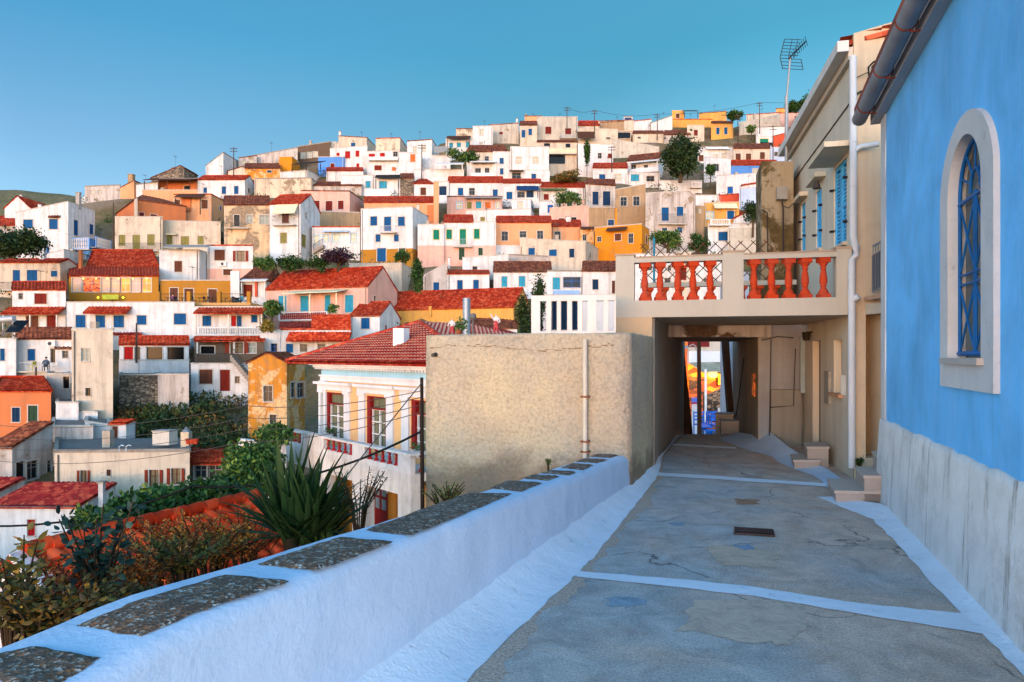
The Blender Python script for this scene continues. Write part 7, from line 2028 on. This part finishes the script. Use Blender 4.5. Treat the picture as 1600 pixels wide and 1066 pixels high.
for i, (px, yb, yt, w, Y, mt, lb) in enumerate(((390, 790, 690, 90, 22, MG, 'green tree behind the sword leaved yucca'), (340, 830, 745, 110, 17, DG, 'dark green tree between the flat roof and the orange tiles'),
        (260, 820, 762, 110, 17, MG, 'leafy tree in front of the cream flat roofed house'), (200, 835, 775, 90, 15, DG, 'bushy tree behind the satellite dish'), (150, 850, 790, 60, 14, MG, 'small leafy tree left of the satellite dish'),
        (415, 770, 700, 60, 24, DG, 'dark tree left of the mansion balcony'), (430, 700, 665, 60, 34, MG, 'shrub before the stained ochre gabled house'))):
    tree('valley_tree', px, yb, yt, w, Y, lb, mats=mt, n=2600, size=.13 + Y * .004, clumps=30, crown=.95)
# scrub on the open slope and in the gaps between houses
def scrub(name, label, spots, mats, n, size, h, seed):
    rr = random.Random(seed); mb = MB()
    for (x, y, r_) in spots:
        z = terrain_z(x, y)
        for _ in range(n):
            a, d = rr.uniform(0, 6.28), r_ * math.sqrt(rr.random())
            p_ = V((x + math.cos(a) * d, y + math.sin(a) * d, z + rr.uniform(-.2, h)))
            leaf(mb, p_, V((rr.gauss(0, 1), rr.gauss(0, 1), abs(rr.gauss(.4, 1)))), V((rr.gauss(0, 1), rr.gauss(0, 1), 1)), size * rr.uniform(.5, 1.5), size * .5)
    tag(mb.build(name, leafmat(*mats)), label, 'scrub', kind='stuff')
rr = random.Random(21)
sl = []
for _ in range(230):
    px, py = rr.uniform(180, 395), rr.uniform(600, 745); Y = depth_of(py) + rr.uniform(-2, 2); q = P(px, py, Y); sl.append((q.x, q.y, rr.uniform(.8, 2.0)))
sA = [s for i, s in enumerate(sl) if i % 3]; sB = [s for i, s in enumerate(sl) if i % 3 == 0]
scrub('green_scrub', 'dark green scrub covering the open slope below the porch houses', sA, ('1a2a0e', '34461a', '5a5a24'), 90, .34, 1.2, 1)
scrub('dry_scrub', 'dry yellow brown scrub on the open slope below the porch houses', sB, BR, 80, .3, .9, 2)
sc_, sd_ = [], []
for _ in range(260):
    px, py = rr.uniform(-100, 1250), rr.uniform(230, 560); Y = depth_of(py) + rr.uniform(0, 5); q = P(px, py, Y); (sc_ if rr.random() < .6 else sd_).append((q.x, q.y, rr.uniform(.8, 2.2)))
scrub('green_scrub', 'low green scrub growing in the gaps between hillside houses', sc_, DG, 45, .4, 1.0, 3)
scrub('dry_scrub', 'dry brown weeds growing in the gaps between hillside houses', sd_, BR, 45, .35, .7, 4)
sn = []
for _ in range(170):
    Y = rr.uniform(11, 34); px = rr.uniform(-60, 650); sn.append(((px - CX) / F * Y, Y, rr.uniform(.5, 1.3)))
scrub('green_scrub', 'thick green undergrowth in the near valley below the parapet', sn, MG, 110, .2, 1.1, 5)
sn = []
for _ in range(60):
    Y = rr.uniform(2.5, 7.5); x = xpar(Y) - .9 - rr.uniform(0, 2.6); sn.append((x, Y, rr.uniform(.2, .5)))
scrub('dry_scrub', 'dry brown weeds at the foot of the parapet on the valley side', sn, ('3a2a14', '6a4a20', '8a6a30'), 160, .09, .5, 6)

# yucca
root = empty('yucca_plant', P(452, 850, 6.3), 'large dark green sword leaved yucca growing behind the white parapet', 'plant')
rr = random.Random(12)
YM = leafmat('142a10', '263f18', '46602a')
def blade(mb, base, d, L, w, droop, mi=0):
    n_ = 9; s = d.cross(V((0, 0, 1)))
    if s.length < .05: s = V((1, 0, 0))
    s.normalize(); p = V(base); dir_ = V(d).normalized(); rows = []
    for i in range(n_ + 1):
        t = i / n_; ww = w * (.55 + 1.0 * t if t < .35 else (.9 * (1 - ((t - .35) / .65) ** 1.6) + .01)); nrm_ = s.cross(dir_)
        rows.append([p - s * ww, p - nrm_ * ww * .35, p + s * ww])
        p = p + dir_ * (L / n_); dir_ = (dir_ + V((0, 0, -droop * t))).normalized()
    mb.grid(rows, mi, True)
ctr = P(455, 822, 6.3)
def blade_to(px, py, w=.036, dr=.02, bx=0, by=0, dY=0.0):
    b0 = P(455 + bx, 822 + by, 6.3); e0 = P(px, py, 6.3 + dY); d = e0 - b0
    d2 = d.normalized() + V((0, 0, dr * 3.2)); mb = MB(); blade(mb, b0, d2.normalized(), d.length * 1.01, w, dr); mb.build('leaf', YM, root)
for (x, y, dr) in ((487, 664, 0), (495, 666, .005), (475, 677, 0), (455, 686, 0), (432, 675, 0), (520, 680, .005), (510, 694, .01), (545, 698, .01), (470, 700, 0), (430, 712, 0), (400, 700, .02), (385, 745, .03),
                   (330, 755, .05), (325, 797, .06), (335, 812, .06), (352, 845, .06), (362, 862, .05), (572, 775, .05), (600, 762, .07), (578, 782, .06), (560, 830, .06), (548, 790, .04), (505, 760, .02), (520, 740, .02), (400, 790, .04), (372, 775, .05), (420, 870, .05), (498, 720, .0), (448, 730, 0), (535, 765, .04), (440, 760, .01), (480, 740, 0), (380, 820, .05), (545, 845, .05)):
    blade_to(x, y, .046 if y < 720 else .038, dr, rr.uniform(-12, 12), rr.uniform(-8, 25), rr.uniform(-.25, .25))
for k in range(190):
    a = rr.uniform(-2.9, -.2); L = rr.uniform(60, 130)
    blade_to(470 + math.cos(a) * L * 1.0, 830 + math.sin(a) * L, .034, rr.uniform(.01, .06), rr.uniform(-10, 60), rr.uniform(5, 40), rr.uniform(-.4, .4))
mb = MB(); mb.tube([ctr - V((0, 0, 1.6)), ctr - V((0, 0, .1))], [.05, .07], 9); mb.build('stem', paint('2a2418', .9, .3), root)

NEARLEAF[0] = True
def weed(px, pyb, pyt, Y, label, mats, leafsize, nl, spread, stems=5, seed=1, nm='weed', W=.35):
    r_ = empty(nm, P(px, pyb, Y), label, 'plant'); rr = random.Random(seed); b0 = P(px, pyb, Y); H = P(px, pyt, Y).z - b0.z
    ms = MB(); ml = MB(); stems = int(stems * 1.8); leafsize *= .72
    for _ in range(stems):
        tip = b0 + V((rr.uniform(-1, 1) * spread, rr.uniform(-.5, .5) * spread, H * rr.uniform(.6, 1)))
        mid = b0.lerp(tip, .5) + V((rr.uniform(-.1, .1) * spread, 0, .05 * H)); pts = [b0 - V((0, 0, .5)), b0.lerp(mid, .5), mid, tip]
        ms.tube(pts, [.012, .01, .008, .004], 5)
        for k in range(nl):
            t = rr.uniform(.15, 1); p_ = (b0.lerp(mid, t * 2) if t < .5 else mid.lerp(tip, t * 2 - 1))
            d = V((rr.gauss(0, 1), rr.gauss(0, 1), rr.gauss(.2, .6))); leaf(ml, p_ + d.normalized() * rr.uniform(0, leafsize), d, V((rr.gauss(0, .5), rr.gauss(0, .5), 1)), leafsize * rr.uniform(.6, 1.3), leafsize * W * 2)
    ms.build('stem', paint('3a2e20', .9, .3), r_); ml.build('leaves', leafmat(*mats), r_)
weed(158, 960, 775, 4.6, 'tall dark stem plant with broad blue green leaves by the near parapet', ('10241e', '1e3a30', '2c4a3c'), .1, 26, .32, 7, 3, 'broadleaf_plant', .35)
weed(20, 990, 830, 4.2, 'green weed with drooping leaves at the lower left edge', ('3a3a14', '6a5820', '94742c'), .09, 30, .35, 7, 4)
weed(85, 970, 850, 4.8, 'brown seeding weed left of the broad leaved plant', ('5a2c12', '8a4a1e', 'a8682c'), .05, 60, .45, 10, 5)
weed(250, 920, 825, 6.0, 'tangled dry orange brown weed over the tiled roof', ('7a3c14', 'a8601e', 'c8842e'), .05, 60, .7, 14, 6)
weed(330, 890, 800, 6.6, 'dry brown weed left of the yucca', ('7a4416', 'a46a20', 'c48a30'), .05, 60, .7, 14, 7)
weed(200, 940, 850, 5.4, 'low dry weed right of the broad leaved plant', ('6a3c16', '9a5c22', 'b87c2e'), .05, 60, .5, 12, 8)
weed(290, 900, 835, 5.6, 'olive green weed in the middle of the tiled roof', ('3a3a18', '5a5a24', '8a742c'), .05, 60, .5, 12, 18)
weed(60, 1000, 905, 3.6, 'low olive weed at the lower left corner', ('3a3010', '6a5420', '8a742c'), .06, 60, .45, 12, 9)
weed(120, 985, 920, 3.9, 'low green weed just behind the near coping stone', ('3a2c10', '5a481a', '8a6428'), .05, 60, .4, 12, 10)
weed(700, 790, 752, 7.4, 'small green creeper at the foot of the roughcast block', ('2c4418', '4e6a26', '7a8a3a'), .035, 20, .2, 9, 11, 'creeper')
weed(690, 800, 762, 7.6, 'second green creeper left of the drainpipe foot', ('2c4418', '4e6a26', '7a8a3a'), .035, 20, .25, 8, 13, 'creeper')
weed(857, 728, 717, 7.7, 'tiny green weed growing against the roughcast wall', ('2c4418', '4e6a26'), .03, 14, .03, 3, 12, 'creeper')
weed(1343, 733, 715, 8.75, 'tiny tuft of green weed beside the marble steps', ('1c3010', '3a5420'), .03, 40, .04, 5, 14, 'creeper')
weed(380, 880, 790, 7.2, 'orange brown dry weed tangled at the foot of the yucca', ('7a3c14', 'a8601e', 'c8842e'), .05, 60, .6, 12, 26)
weed(300, 880, 810, 7.8, 'fine orange brown weed spreading over the middle of the tiled roof', ('7a3c14', 'a8601e', 'c8842e'), .045, 60, .8, 14, 27)
weed(560, 815, 725, 8.0, 'thin weed with round leaves before the mansion', ('2a2a1a', '4a3a24', '5a4a2c'), .04, 16, .35, 9, 15)
